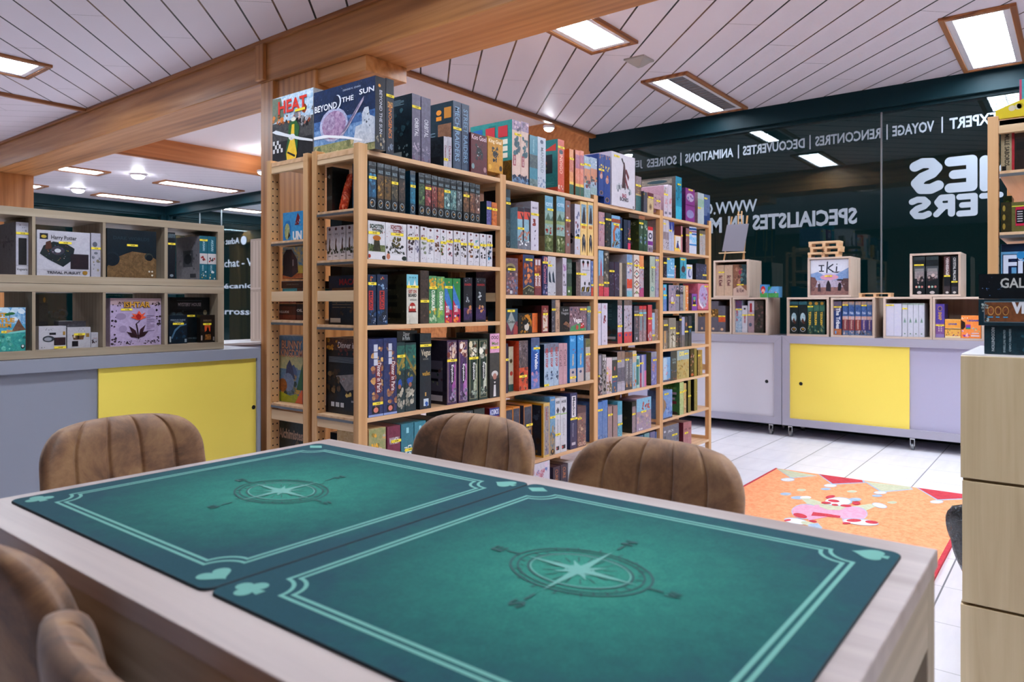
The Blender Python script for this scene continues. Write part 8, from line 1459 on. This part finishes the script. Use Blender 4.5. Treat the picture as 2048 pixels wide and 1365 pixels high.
kbox(A6, 82, 490, 870, 0, 'lilac box with a red lotus flower and ornate frame', '#b4a4c0/#c4b4d0', [('b', .86, 1, '#b8a0a4', '#c0a8ac')]+[('n', 16, .03, .05, .12, .9, .03, '#3a3038 #54444c'), ('n', 16, .9, .05, .98, .9, .03, '#3a3038 #54444c'), ('n', 20, .08, .03, .45, .1, .02, '#3a3038 #54444c'), ('n', 20, .65, .03, .95, .1, .02, '#3a3038 #54444c'), ('n', 10, .1, .84, .25, .92, .02, '#4a3840'), ('n', 10, .82, .84, .95, .92, .02, '#4a3840'), ('e', .2, .62, .1, .07, '#a494b0'), ('e', .24, .36, .08, .07, '#a898b4'), ('e', .8, .7, .08, .09, '#b0a0bc')]+lines(9, .70, .86, .3, .66, '#9c8ca8')+[
  ('p', [(.53, .14), (.50, .36), (.48, .46), (.56, .53), (.58, .53), (.51, .46), (.53, .36), (.555, .14)], '#3c2c34'), ('p', [(.53, .18), (.42, .24), (.35, .42), (.48, .32)], '#4a3038'), ('p', [(.53, .16), (.40, .18), (.30, .30), (.44, .26)], '#3c282e'), ('p', [(.54, .18), (.62, .26), (.68, .44), (.57, .34)], '#4a3038'), ('p', [(.54, .16), (.66, .20), (.74, .30), (.60, .28)], '#3c282e'), ('n', 10, .44, .08, .64, .15, .02, '#c8bcd0 #8c7c94'),
  ('p', [(.52, .54), (.38, .60), (.46, .62), (.40, .68), (.50, .66), (.55, .74), (.60, .66), (.68, .70), (.63, .62), (.70, .60), (.58, .54)], '#d8503c', '#e87454'), ('p', [(.52, .55), (.48, .62), (.54, .68), (.60, .62), (.57, .55)], '#b03434'), ('t', 'ISHTAR', .25, .80, .78, .93, '#5c3c24', .07), ('t', 'ISHTAR', .26, .808, .77, .925, '#d8a850', .02)], st=961, sw=(.2, .42), dy=.035)
kbox(A6, 560, 912, 862, 0, 'black haunted mansion box with carved title plate', '#1c262c/#28343a', [('n', 16, .05, .4, .6, .78, .07, '#3c4c54 #2a363c #566870'), ('e', .48, .78, .30, .08, '#28323a'), ('t', 'MYSTERY HOUSE', .20, .80, .78, .88, '#b0aab0', .03), ('r', .17, .92, .80, .935, '#54606a'), ('r', .17, .76, .80, .765, '#54606a'), ('e', .88, .66, .05, .06, '#a8a084'), ('p', [(.30, .1), (.34, .7), (.62, .7), (.66, .1)], '#0e1418', '#18242a'), ('t', 'CAMERA OBSCURA', .42, .08, .70, .115, '#6c7880')], st=1012, sw=(.42, .62), dy=.09, d=.08)
kbox(A6, 555, 700, 1008, 0, 'dark blue night box in front of the haunted mansion box', '#12222e/#1c3444', [('t', 'PERDUS DANS', .08, .80, .9, .86, '#8c98a4', .02), ('t', "L'ESPACE", .25, .72, .75, .79, '#8c98a4', .02), ('p', [(.1, .2), (.3, .5), (.6, .66), (.95, .7), (.95, .66), (.62, .6), (.36, .44), (.18, .18)], '#5a7c94'), ('n', 8, .2, .1, .9, .5, .08, '#1c3c50 #28506a #0e1a24'), ('r', .02, .06, .1, .26, '#a8b0b4'), ('r', .85, .04, .97, .16, '#8c98a0')], st=1076, sw=(.2, .8), dy=.03, d=.04)
kbox(A6, 806, 944, 1006, 0, 'dark box with orange lit figure at the right compartment edge', '#221c1a/#30261f', [('t', 'SHERLOCK', .2, .76, .78, .83, '#8c7460', .02), ('p', [(.28, .64), (.30, .38), (.44, .44), (.5, .62), (.56, .44), (.68, .38), (.68, .64)], '#d8663c', '#b8502c'), ('p', [(.4, .2), (.44, .5), (.5, .58), (.58, .5), (.64, .2)], '#14100e'), ('p', [(.3, .1), (.35, .3), (.7, .3), (.72, .1)], '#a8743c', '#5c4028'), ('r', .04, .08, .13, .26, '#a89c94'), ('r', .86, .06, .97, .2, '#8c8480')], st=1078, sw=(.18, .74), dy=.03, d=.04)

# ------------------------------------------------------------------ games in the display cubes (front planes look along -X)
def dbox(cu, Z, x0, x1, yt, desc, base, ops, st=None, sw=(0, 1), d=.2, dx=.03, zb=None, grp='games in the display cubes', name='game_box'):
    y0, y1, z0, z1, X, _ = CU[cu]; X = X+dx; ya = onX(*Z(x0), X)[0]; yb = onX(*Z(x1), X)[0]; zt = min(onX(*Z(x0, yt), X)[1], z1-.004)
    z0 = z0+.001 if zb is None else zb
    s_ = None
    if st is not None: s_ = min(.96, max(.04, (onX(*Z((x0+x1)/2, st), X)[1]-z0)/(zt-z0)))
    b = (base.split('/')+[base])[:2] if '/' in base else (base, base)
    return game(name, desc, 'board game', grp, X, X+d, max(yb, y0+.001), min(ya, y1-.001), z0, zt, b[0], b[1], 'X', ops, None, None, s_, None, sw)
G = '#6a6874/#74727e'
gold = lambda: [('b', .48, .74, '#a88448', '#3c2c20'), ('n', 8, .2, .5, .8, .72, .05, '#d8b06c #1c1814'), ('e', .5, .1, .12, .04, '#d8b89c'), ('b', .0, .02, '#2c3440')]
dbox(1, A7, 62, 147, 915, 'grey box with golden figure band, left in the left cube', G, gold())
dbox(1, A7, 165, 258, 922, 'grey box with golden figure band, middle of the left cube', G, gold())
dbox(1, A7, 259, 322, 965, 'grey box with red band and sticker in the left cube', G, [('b', .38, .58, '#b85440', '#d8784c'), ('e', .5, .1, .2, .05, '#d8b89c')], st=1060)
dbox(2, A7, 414, 472, 915, 'blue red box with white badges in the lit cube', '#8aa4c0/#c0ccd8', [('b', .75, 1, '#4a5a8c', '#8c4a5c'), ('T', 'DESTINIES', .1, .35, .4, .72, '#a83444', .04), ('n', 8, .3, .1, .9, .5, .05, '#c8d8e4 #5a94b4')], st=998)
dbox(2, A7, 474, 522, 962, 'white box with red print in the lit cube', '#c0c0cc/#d0d0d8', [('T', 'HEROES', .35, .35, .7, .66, '#a83c48', .04), ('e', .5, .88, .2, .04, '#34343c')], st=1050)
dbox(2, A7, 527, 584, 918, 'white and pink comic box with sticker in the lit cube', '#b0a0ac/#c0b0bc', [('b', .7, 1, '#d0d0d8', '#c0c0cc'), ('r', .3, .64, .66, .92, '#a83c48'), ('b', 0, .56, '#a08c94', '#b09ca4'), ('e', .4, .25, .25, .06, '#5c6a80')], st=1048)
dbox(2, A7, 586, 668, 918, 'dark green and brown box at the right of the lit cube', '#3c3c38/#544c4c', [('n', 20, .05, .05, .95, .95, .07, '#7a5a5c #2c3430 #8c7474 #3c4c3c')])
dbox(3, A7, 240, 310, 596, 'beige box with purple brush script and sticker', '#c4ac98/#d0b8a4', [('T', 'Iki Kiwi', .3, .32, .8, .66, '#6a2c44', .03)], st=660, d=.25)
dbox(3, A7, 313, 388, 594, 'beige box with purple brush script without sticker', '#c4ac98/#d0b8a4', [('T', 'Iki Kiwi', .3, .32, .8, .66, '#6a2c44', .03)], d=.25)
dbox(3, A7, 392, 528, 590, 'brown and teal painted cover with beige script patch', '#8a6454/#a07a64', [('r', .5, .35, 1, 1, '#2c4a54', '#44606a'), ('n', 22, .05, .4, .6, .95, .06, '#b08474 #6a4c40 #c89c84 #4a3430'), ('n', 12, .55, .4, .95, .95, .06, '#4c7078 #1c343c #6a8c90'), ('p', [(0, 0), (0, .22), (.5, .34), (1, .12), (1, 0)], '#d0b8ac'), ('t', 'Iki Kiwi', .25, .1, .75, .24, '#5c2c44', .02), ('e', .48, .75, .1, .08, '#a0445c')], st=773, sw=(.27, .72), d=.25)
TZ_ = lambda: [('b', .9, 1, '#3c7a84', '#2c5c68'), ('e', .5, .50, .3, .15, '#8cb0bc', '#c8d8dc'), ('p', [(.3, .4), (.5, .5), (.75, .34), (.6, .3)], '#5c3c34'), ('e', .5, .14, .3, .07, '#c8ccd0'), ('e', .5, .14, .24, .055, '#0e1a1e'), ('r', .42, .13, .62, .17, '#c89c3c')]
dbox(4, A7, 905, 984, 925, 'dark teal box with white spirit and sticker', '#10262c/#1a343a', TZ_(), st=972, sw=(0, .95))
dbox(4, A7, 988, 1066, 925, 'dark teal box with white spirit without sticker', '#10262c/#1a343a', TZ_())
TK = lambda: [('e', .5, .93, .3, .05, '#b08c3c'), ('b', .7, .88, '#3c6a5c', '#4c7c68'), ('T', 'TZOLKIN', .2, .28, .6, .68, '#e0c050', .04), ('n', 10, .1, .04, .9, .24, .05, '#4c7c74 #a8a470 #2c5048')]
for i, (a, b, s_) in enumerate(((1070, 1122, 972), (1124, 1175, None), (1177, 1226, None))):
    dbox(4, A7, a, b, 922, 'dark green box with yellow vertical title, %s of the three' % ORD[i], '#1c4440/#2c5850', TK(), st=s_)
dbox(5, A8, 138, 226, 750, 'blue box with big white vertical script and sticker', '#2c4478/#3c5488', [('b', .72, 1, '#8a7480', '#5c6a90'), ('T', 'The Tribes', .3, .18, .82, .80, '#e4e8f0', .03), ('b', 0, .18, '#a86c4c', '#c88c64'), ('r', .15, .03, .35, .12, '#7ab0e0')], st=810)
for i, (a, b, c, s_) in enumerate(((236, 296, '#8a4c54', 790), (300, 362, '#8a4c54', None), (370, 430, '#94504c', None), (434, 490, '#5c4c84', 795), (494, 548, '#54487c', None))):
    dbox(5, A8, a, b, 752, 'blue topped box with %s base, %s of five beside the script box' % ('red brown' if i < 3 else 'violet', ORD[i]), '#4c6c98/#7c8ca8', [('b', .9, 1, '#8a98a8', '#c89c7c'), ('b', .56, .86, '#34548c', '#5c7cac'), ('t', 'Polo', .2, .62, .8, .7, '#d0d8e8', .02), ('b', .46, .56, '#b8b8c8', '#d09c84'), ('b', .14, .46, c, c), ('T', 'Invasion', .35, .18, .7, .44, '#d8bcb0', .02), ('n', 6, .1, .02, .9, .14, .04, '#c0b4b8 #3c3444')], st=s_)
dbox(6, A7, 1097, 1444, 545, 'box with market street picture and big brush title', '#c0c4e0/#d4d4e8', [('b', .62, 1, '#e0e4ee', '#d8dcea'), ('p', [(0, .6), (.2, .66), (.5, .46), (.75, .62), (1, .76), (1, .4), (0, .4)], '#7c9cc8', '#9cb4d8'), ('e', .5, .5, .24, .08, '#e0a8b0', '#c8a0c8'), ('b', .2, .42, '#c8c0d0', '#a8a0b4'), ('b', 0, .22, '#a8847c', '#8c6c6c'), ('p', [(0, .1), (0, .52), (.12, .5), (.18, .38), (.1, .12)], '#6c5458', '#94706a'), ('p', [(1, .1), (1, .46), (.86, .46), (.8, .36), (.9, .12)], '#7c605c', '#54424a'), ('e', .78, .42, .09, .025, '#3c3440'), ('n', 30, .05, .2, .95, .38, .02, '#e4e4ec #6c6478 #b04c4c #44404c #c8b8b4'), ('p', [(.41, .12), (.42, .3), (.45, .38), (.5, .38), (.54, .28), (.54, .1)], '#34303c'), ('e', .475, .39, .02, .02, '#2c2830'), ('p', [(.72, .12), (.73, .3), (.77, .36), (.82, .3), (.8, .12)], '#2c2834'), ('p', [(.2, .1), (.2, .3), (.26, .34), (.28, .1)], '#54444c'),
  ('r', .23, .66, .36, .69, '#26344a'), ('r', .28, .68, .31, .84, '#26344a'), ('r', .22, .82, .37, .85, '#26344a'), ('p', [(.42, .62), (.44, .94), (.47, .95), (.45, .62)], '#26344a'), ('p', [(.46, .78), (.60, .88), (.61, .85), (.48, .75)], '#26344a'), ('p', [(.47, .77), (.62, .66), (.60, .64), (.46, .74)], '#26344a'), ('p', [(.67, .66), (.68, .80), (.71, .80), (.70, .66)], '#26344a'), ('e', .70, .86, .015, .015, '#26344a'), ('p', [(.55, .64), (.8, .66), (.72, .62)], '#26344a')], st=694, sw=(.38, .58), d=.08, dx=.02)
for i, (a, b, s_) in enumerate(((692, 776, 792), (778, 857, None))):
    dbox(7, A8, a, b, 775, 'plain white box, %s, without any print, in the cube of white boxes' % ('leftmost, with sticker' if i == 0 else 'second'), '#d4d4e0/#cccce0', [('b', 0, .02, '#b8b8c8')], st=s_, dx=.015)
for i, (a, b, s_) in enumerate(((864, 917, 828), (922, 977, None), (980, 1035, None), (1038, 1096, None))):
    dbox(7, A8, a, b, 772, 'white box with small green tree, %s of four' % ORD[i], '#d0d2dc/#c8cad6', [('b', .95, 1, '#a8b8b0'), ('p', [(.25, .42), (.5, .58), (.75, .42)], '#8ca49c'), ('e', .5, .48, .1, .03, '#6c8c80'), ('e', .5, .09, .14, .02, '#6c8c7c')], st=s_, dx=.015)
dbox(8, A8, 1214, 1306, 778, 'tall purple box with golden vertical title', '#5c4ca0/#6c5cb0', [('b', 0, .42, '#7c5c98', '#a074a8'), ('e', .5, .86, .25, .07, '#c8a45c'), ('e', .5, .86, .2, .055, '#44347c'), ('T', 'SNAP', .3, .52, .7, .76, '#d0a85c', .04)]+[('e', u, v, .08, .02, '#d8c4c4') for u in (.38, .66) for v in (.2, .26, .32)]+[('b', 0, .1, '#9888bc')], st=1003, dx=.02)
z8 = CU[8][2]+.001; zm = onX(*A8(1400, 1040), 6.44)[1]
dbox(8, A8, 1312, 1478, 1045, 'lower of two small orange boxes stacked in the right cube', '#e8b45c/#f0c474', [('n', 14, .1, .1, .9, .9, .12, '#3c9c6c #d8742c #8c4cb0 #f0dc9c #2c3454'), ('b', 0, .2, '#f0e0b8')], dx=.02, d=.12)
dbox(8, A8, 1312, 1478, 938, 'upper of two small orange boxes stacked in the right cube', '#e8a44c/#f0b45c', [('t', 'LEGAMI', .2, .4, .75, .58, '#3c5cb0', .05), ('b', .9, 1, '#f4c884'), ('b', 0, .06, '#f0d0a0')], dx=.02, d=.12, zb=zm+.0015)
dbox(8, A8, 1482, 1690, 900, 'larger orange box with coloured ribbons in the right cube', '#f0944c/#f4a460', [('t', 'LEGAMI', .32, .74, .9, .82, '#3454a8', .05), ('r', .24, .52, .48, .6, '#b04c9c'), ('r', .24, .46, .48, .52, '#5c5cc0'), ('r', .24, .40, .48, .46, '#3c9c6c'), ('n', 10, .05, .08, .6, .32, .05, '#e85c6c #8c4cb0 #f4d0dc'), ('r', .5, .08, .92, .14, '#e0d0d8'), ('r', .55, .2, .9, .24, '#e0d0d8'), ('n', 6, .6, .3, .9, .5, .05, '#f0dc5c #3c84b0 #f0e8c8'), ('n', 5, .02, .85, .4, .95, .03, '#f4e8d8'), ('p', [(.0, .4), (.0, .8), (.2, .7), (.22, .5), (.1, .38)], '#3c2420')], dx=.015, d=.10)
DD = lambda: [('b', .9, 1, '#2c3c40', '#4c5c60'), ('r', .1, .42, .92, .64, '#7c7478', '#b0a8a8'), ('b', .62, .74, '#54585c'), ('r', .12, .6, .9, .68, '#8c8c8c'), ('n', 12, .2, .3, .85, .5, .05, '#2c2c30 #c8b4b0 #54444a'), ('e', .25, .2, .09, .03, '#d8a89c'), ('e', .5, .2, .09, .03, '#a8c4b8'), ('e', .75, .2, .09, .03, '#c88c84'), ('e', .5, .05, .2, .04, '#c0b8b8')]
dbox(9, A8, 982, 1102, 282, 'black box with sepia crowd picture and sticker', '#121c22/#1c2a30', DD(), st=370, sw=(.06, .9), dx=.02)
dbox(9, A8, 1112, 1245, 278, 'black box with sepia crowd picture without sticker', '#121c22/#1c2a30', DD(), dx=.02)
dbox(9, A8, 1302, 1368, 280, 'brown topped black box with white vertical title and sticker', '#14181e/#20242c', [('b', .5, 1, '#54383c', '#6c4c4c'), ('T', 'VERNISSAGE', .3, .5, .75, .97, '#d8d0d0', .03), ('b', .02, .22, '#3c3438', '#54484c'), ('e', .5, .05, .25, .03, '#d0ccc8')], st=485, dx=.02)
dbox(9, A8, 1378, 1446, 276, 'black box with white vertical serif style title and sticker', '#14181e/#20242c', [('T', 'CRYSTAL PALACE', .3, .36, .72, .96, '#d0d0d0', .03), ('b', .02, .2, '#34343c', '#4c4c54'), ('e', .5, .05, .25, .03, '#d0ccc8')], st=546, dx=.02)
# two small cartoon boxes on the lit cube
zc2 = CU[2][3]+.0168; Xc = XD+.02
def small(x0, x1, yt, desc, base, ops, d, dx):
    X = XD+dx; ya = onX(*A7(x0), X)[0]; yb = onX(*A7(x1), X)[0]; zt = onX(*A7(x0, yt), X)[1]
    game('game_box', desc, 'board game', 'cartoon boxes on the lit cube', X, X+d, yb, ya, zc2, zt, base, base, 'X', ops)
small(638, 706, 772, 'tiny blue green box with red haired child picture', '#5c9ccc', [('b', 0, .35, '#4c9c5c', '#6cb06c'), ('e', .4, .62, .3, .26, '#c8343c'), ('e', .4, .48, .22, .2, '#e8b4a4'), ('e', .35, .36, .12, .1, '#c85c5c')], .06, .01)
small(708, 806, 790, 'blue green box with little figures beside the tiny one', '#6ca8d4', [('b', 0, .4, '#4c9c5c', '#6cb06c'), ('p', [(0, 1), (.4, 1), (0, .5)], '#4c9c6c'), ('n', 10, .2, .35, .9, .7, .07, '#c84c44 #3c4c8c #e8c0a0 #8cb8dc')], .10, .02)

# ------------------------------------------------------------------ right edge: stack on the oak cubes and the pine shelf
B1 = zz_((1920, 400), 4.266); B0 = zz_((1920, 140), 5.25)
X = 2.42
def rbox(x0, x1, zt, zb, desc, base, ops, X, d, grp, name='game_box'):
    ya = onX(x0, 600, X)[0]; yb = onX(x1, 600, X)[0]; b = (base.split('/')+[base])[:2] if '/' in base else (base, base)
    game(name, desc, 'board game', grp, X, X+d, yb, ya, zb, zt, b[0], b[1], 'X', ops)
zA = 1.0082; z3 = onX(1990, 652, X)[1]; z2_ = onX(1990, 598, X)[1]; z1_ = onX(1990, 548, X)[1]
rbox(1968.5, 2150, z3-.0005, zA, 'bottom box of the stack on the oak cubes, dark teal with sideways white words', '#18323c/#24444e', [('T', 'RECOGNITION', .085, .1, .12, .94, '#b8c0c4', .02), ('T', 'OLIVER PATTERNS', .22, .06, .245, .86, '#9cacb0', .02), ('T', 'SEBASTIEN CAIRO', .285, .1, .31, .9, '#9cacb0', .02), ('n', 12, .32, .1, .9, .7, .12, '#34606c #1c3c48 #4c7c88')], X+.01, .25, 'boxes stacked on the oak cubes')
rbox(1957, 2150, z2_-.001, z3+.0005, 'middle box of the stack on the oak cubes, with three gold ringed emblems', '#1c3640/#243e48', [('r', .06, .12, 1, .92, '#6c8088'), ('r', .068, .15, 1, .88, '#6c4630', '#8c5c3c')]+[q for u in (.135, .215, .295) for q in (('e', u, .56, .034, .17, '#c89c5c'), ('e', u, .56, .028, .14, '#4c2c20', '#a0684c'))]+[('n', 12, .04, .1, .11, .9, .07, '#b0b8b4 #34444a'), ('t', 'VICTORY', .36, .45, 1.0, .9, '#d8d8dc', .06), ('r', .1, .30, .16, .34, '#4ca0c8'), ('r', .19, .30, .23, .34, '#4ca0c8'), ('r', .27, .30, .32, .34, '#4ca0c8')], X, .26, 'boxes stacked on the oak cubes')
rbox(1957.5, 2150, z1_, z2_+.0005, 'top box of the stack on the oak cubes, black with thin white capitals', '#0c161c/#101c24', [('t', 'GALAXY', .235, .42, .78, .82, '#c0c0bc', .02), ('n', 10, .02, .1, .25, .95, .025, '#4c8ccc #8cb0d8 #3c5c7c #8c7c9c')], X, .26, 'boxes stacked on the oak cubes')
XQ = XR+.03
def sbox(x0, x1, yt, zsh, desc, base, ops, zb=None, d=.2, X=None, grp='games on the right pine shelf'):
    X = X or XQ; ya = min(onX(B0(x0)[0], 300, X)[0], YR1-.036); yb = max(onX(B0(x1)[0], 300, X)[0], YR0+.036); b = (base.split('/')+[base])[:2] if '/' in base else (base, base)
    zt = onX(B0(x0)[0], B0(0, yt)[1], X)[1]
    game('game_box', desc, 'board game', grp, X, X+d, yb, ya, (zsh+.001) if zb is None else zb, zt, b[0], b[1], 'X', ops)
sbox(428, 542, 668, ZR[1], 'off-white spine with black sideways title on the right shelf', '#b4a88c/#a89a7c', [('T', 'MILLE SABORDS', .35, .14, .8, .96, '#2c2820', .02), ('r', .1, .02, .5, .14, '#26221c')])
sbox(543, 572, 662, ZR[1], 'thin red spine beside the off-white one on the right shelf', '#a8343c/#b84048', [])
sbox(575, 900, 668, ZR[1], 'dark brown broad box beside the red spine on the right shelf', '#2c201c/#3c2c24', [('r', .05, .55, .35, .75, '#14100e'), ('b', .85, 1, '#54443c')])
sbox(420, 545, 1330, ZR[2], 'small green box with ring emblem on the right shelf', '#24442c/#2c5434', [('e', .5, .72, .34, .16, '#6c8c4c'), ('e', .5, .72, .28, .12, '#24442c')], d=.10, X=XQ+.10)
sbox(420, 540, 1395, ZR[2], 'small black and olive box with gold rings on the right shelf', '#3a3620/#4c482c', [('e', .3, .8, .14, .1, '#a8944c'), ('e', .3, .5, .14, .1, '#a8944c'), ('e', .3, .2, .14, .1, '#a8944c')], d=.09)
sbox(542, 900, 1392, ZR[2], 'small olive and pink box with white list on the right shelf', '#6c6a3c/#7c7a4c', [('r', .12, .2, 1, .84, '#c8345c'), ('r', .14, .28, .38, .74, '#14141c')]+[('r', .17, .34+.08*i, .33, .37+.08*i, '#d0ccd0') for i in range(5)]+[('b', .84, .88, '#d8d45c')], d=.09)
za = onX(*B1(340, 380), XQ)[1]
ya = onX(B1(330)[0], 500, XQ)[0]
game('game_box', 'light blue fish box with chunky white title on the right shelf', 'board game', 'games on the right pine shelf', XQ, XQ+.2, YR0+.04, min(ya, YR1-.036), ZR[3]+.001, za, '#6ca8d0', '#84b8dc', 'X', [('b', .88, 1, '#1c3450'), ('t', 'Fish', .02, .52, .62, .84, '#1c2c54', .10), ('t', 'Fish', .03, .53, .61, .83, '#d8e0f0', .03), ('e', .24, .82, .05, .06, '#3c94c8'), ('r', .18, .0, 1, .42, '#3c444c', '#8c949c')])
# yellow hexagonal box and a cyan one on top
mb = MB(); Xh = XR+.06
P6 = [onX(*B0(a, b), Xh) for a, b in ((374, 486), (374, 430), (672, 300))]
zb_ = ZR[0]+.0165; ya = P6[0][0]; yc = P6[2][0]-.12
prof = [(ya, zb_), (ya, P6[1][1]), (P6[2][0], P6[2][1]), (yc, P6[2][1]+.02), (yc-.1, P6[2][1]-.02), (yc-.1, zb_)]
vs = [(Xh, y, z) for y, z in prof]+[(Xh+.16, y, z) for y, z in prof]; n = 6
mb.mesh(vs, [tuple(range(n)), tuple(range(n, 2*n))[::-1]]+[(i, n+i, n+(i+1) % n, (i+1) % n) for i in range(n)], c='#d8c834', sm=False)
rn = random.Random(5)
for i in range(12):
    y = rn.uniform(yc, ya-.03); z = rn.uniform(zb_+.02, zb_+.12)
    if z < zb_+.03+(ya-y)*.55: mb.face([(Xh-.0006, y+.010*math.cos(-t), z+.010*math.sin(-t)) for t in [6.2832*q/12 for q in range(12)]], ['#e8dc8c', '#b8a424', '#d8d0b8'][i % 3])
o = mb.build('game_box', 'print'); tag(o, 'bright yellow angular box on top of the right pine shelf', 'board game')
yq = onX(B0(622)[0], 170, Xh+.18)[0]
game('game_box', 'turquoise box with pink edge peeking above the yellow one at the right edge', 'board game', 'boxes on top of the right pine shelf', Xh+.18, Xh+.26, yq-.25, yq, zb_, onX(*B0(622, 102), Xh+.18)[1], '#58a8bc', '#4c98ac', 'X', [('r', 0, 0, .03, 1, '#c0507c'), ('r', .1, .6, .4, 1, '#1c343c'), ('n', 8, .05, .05, .9, .5, .05, '#d8a04c #8cc4d0 #e8e0d0')])
for o_ in bpy.data.objects:
    if '_o' in o_: del o_['_o']
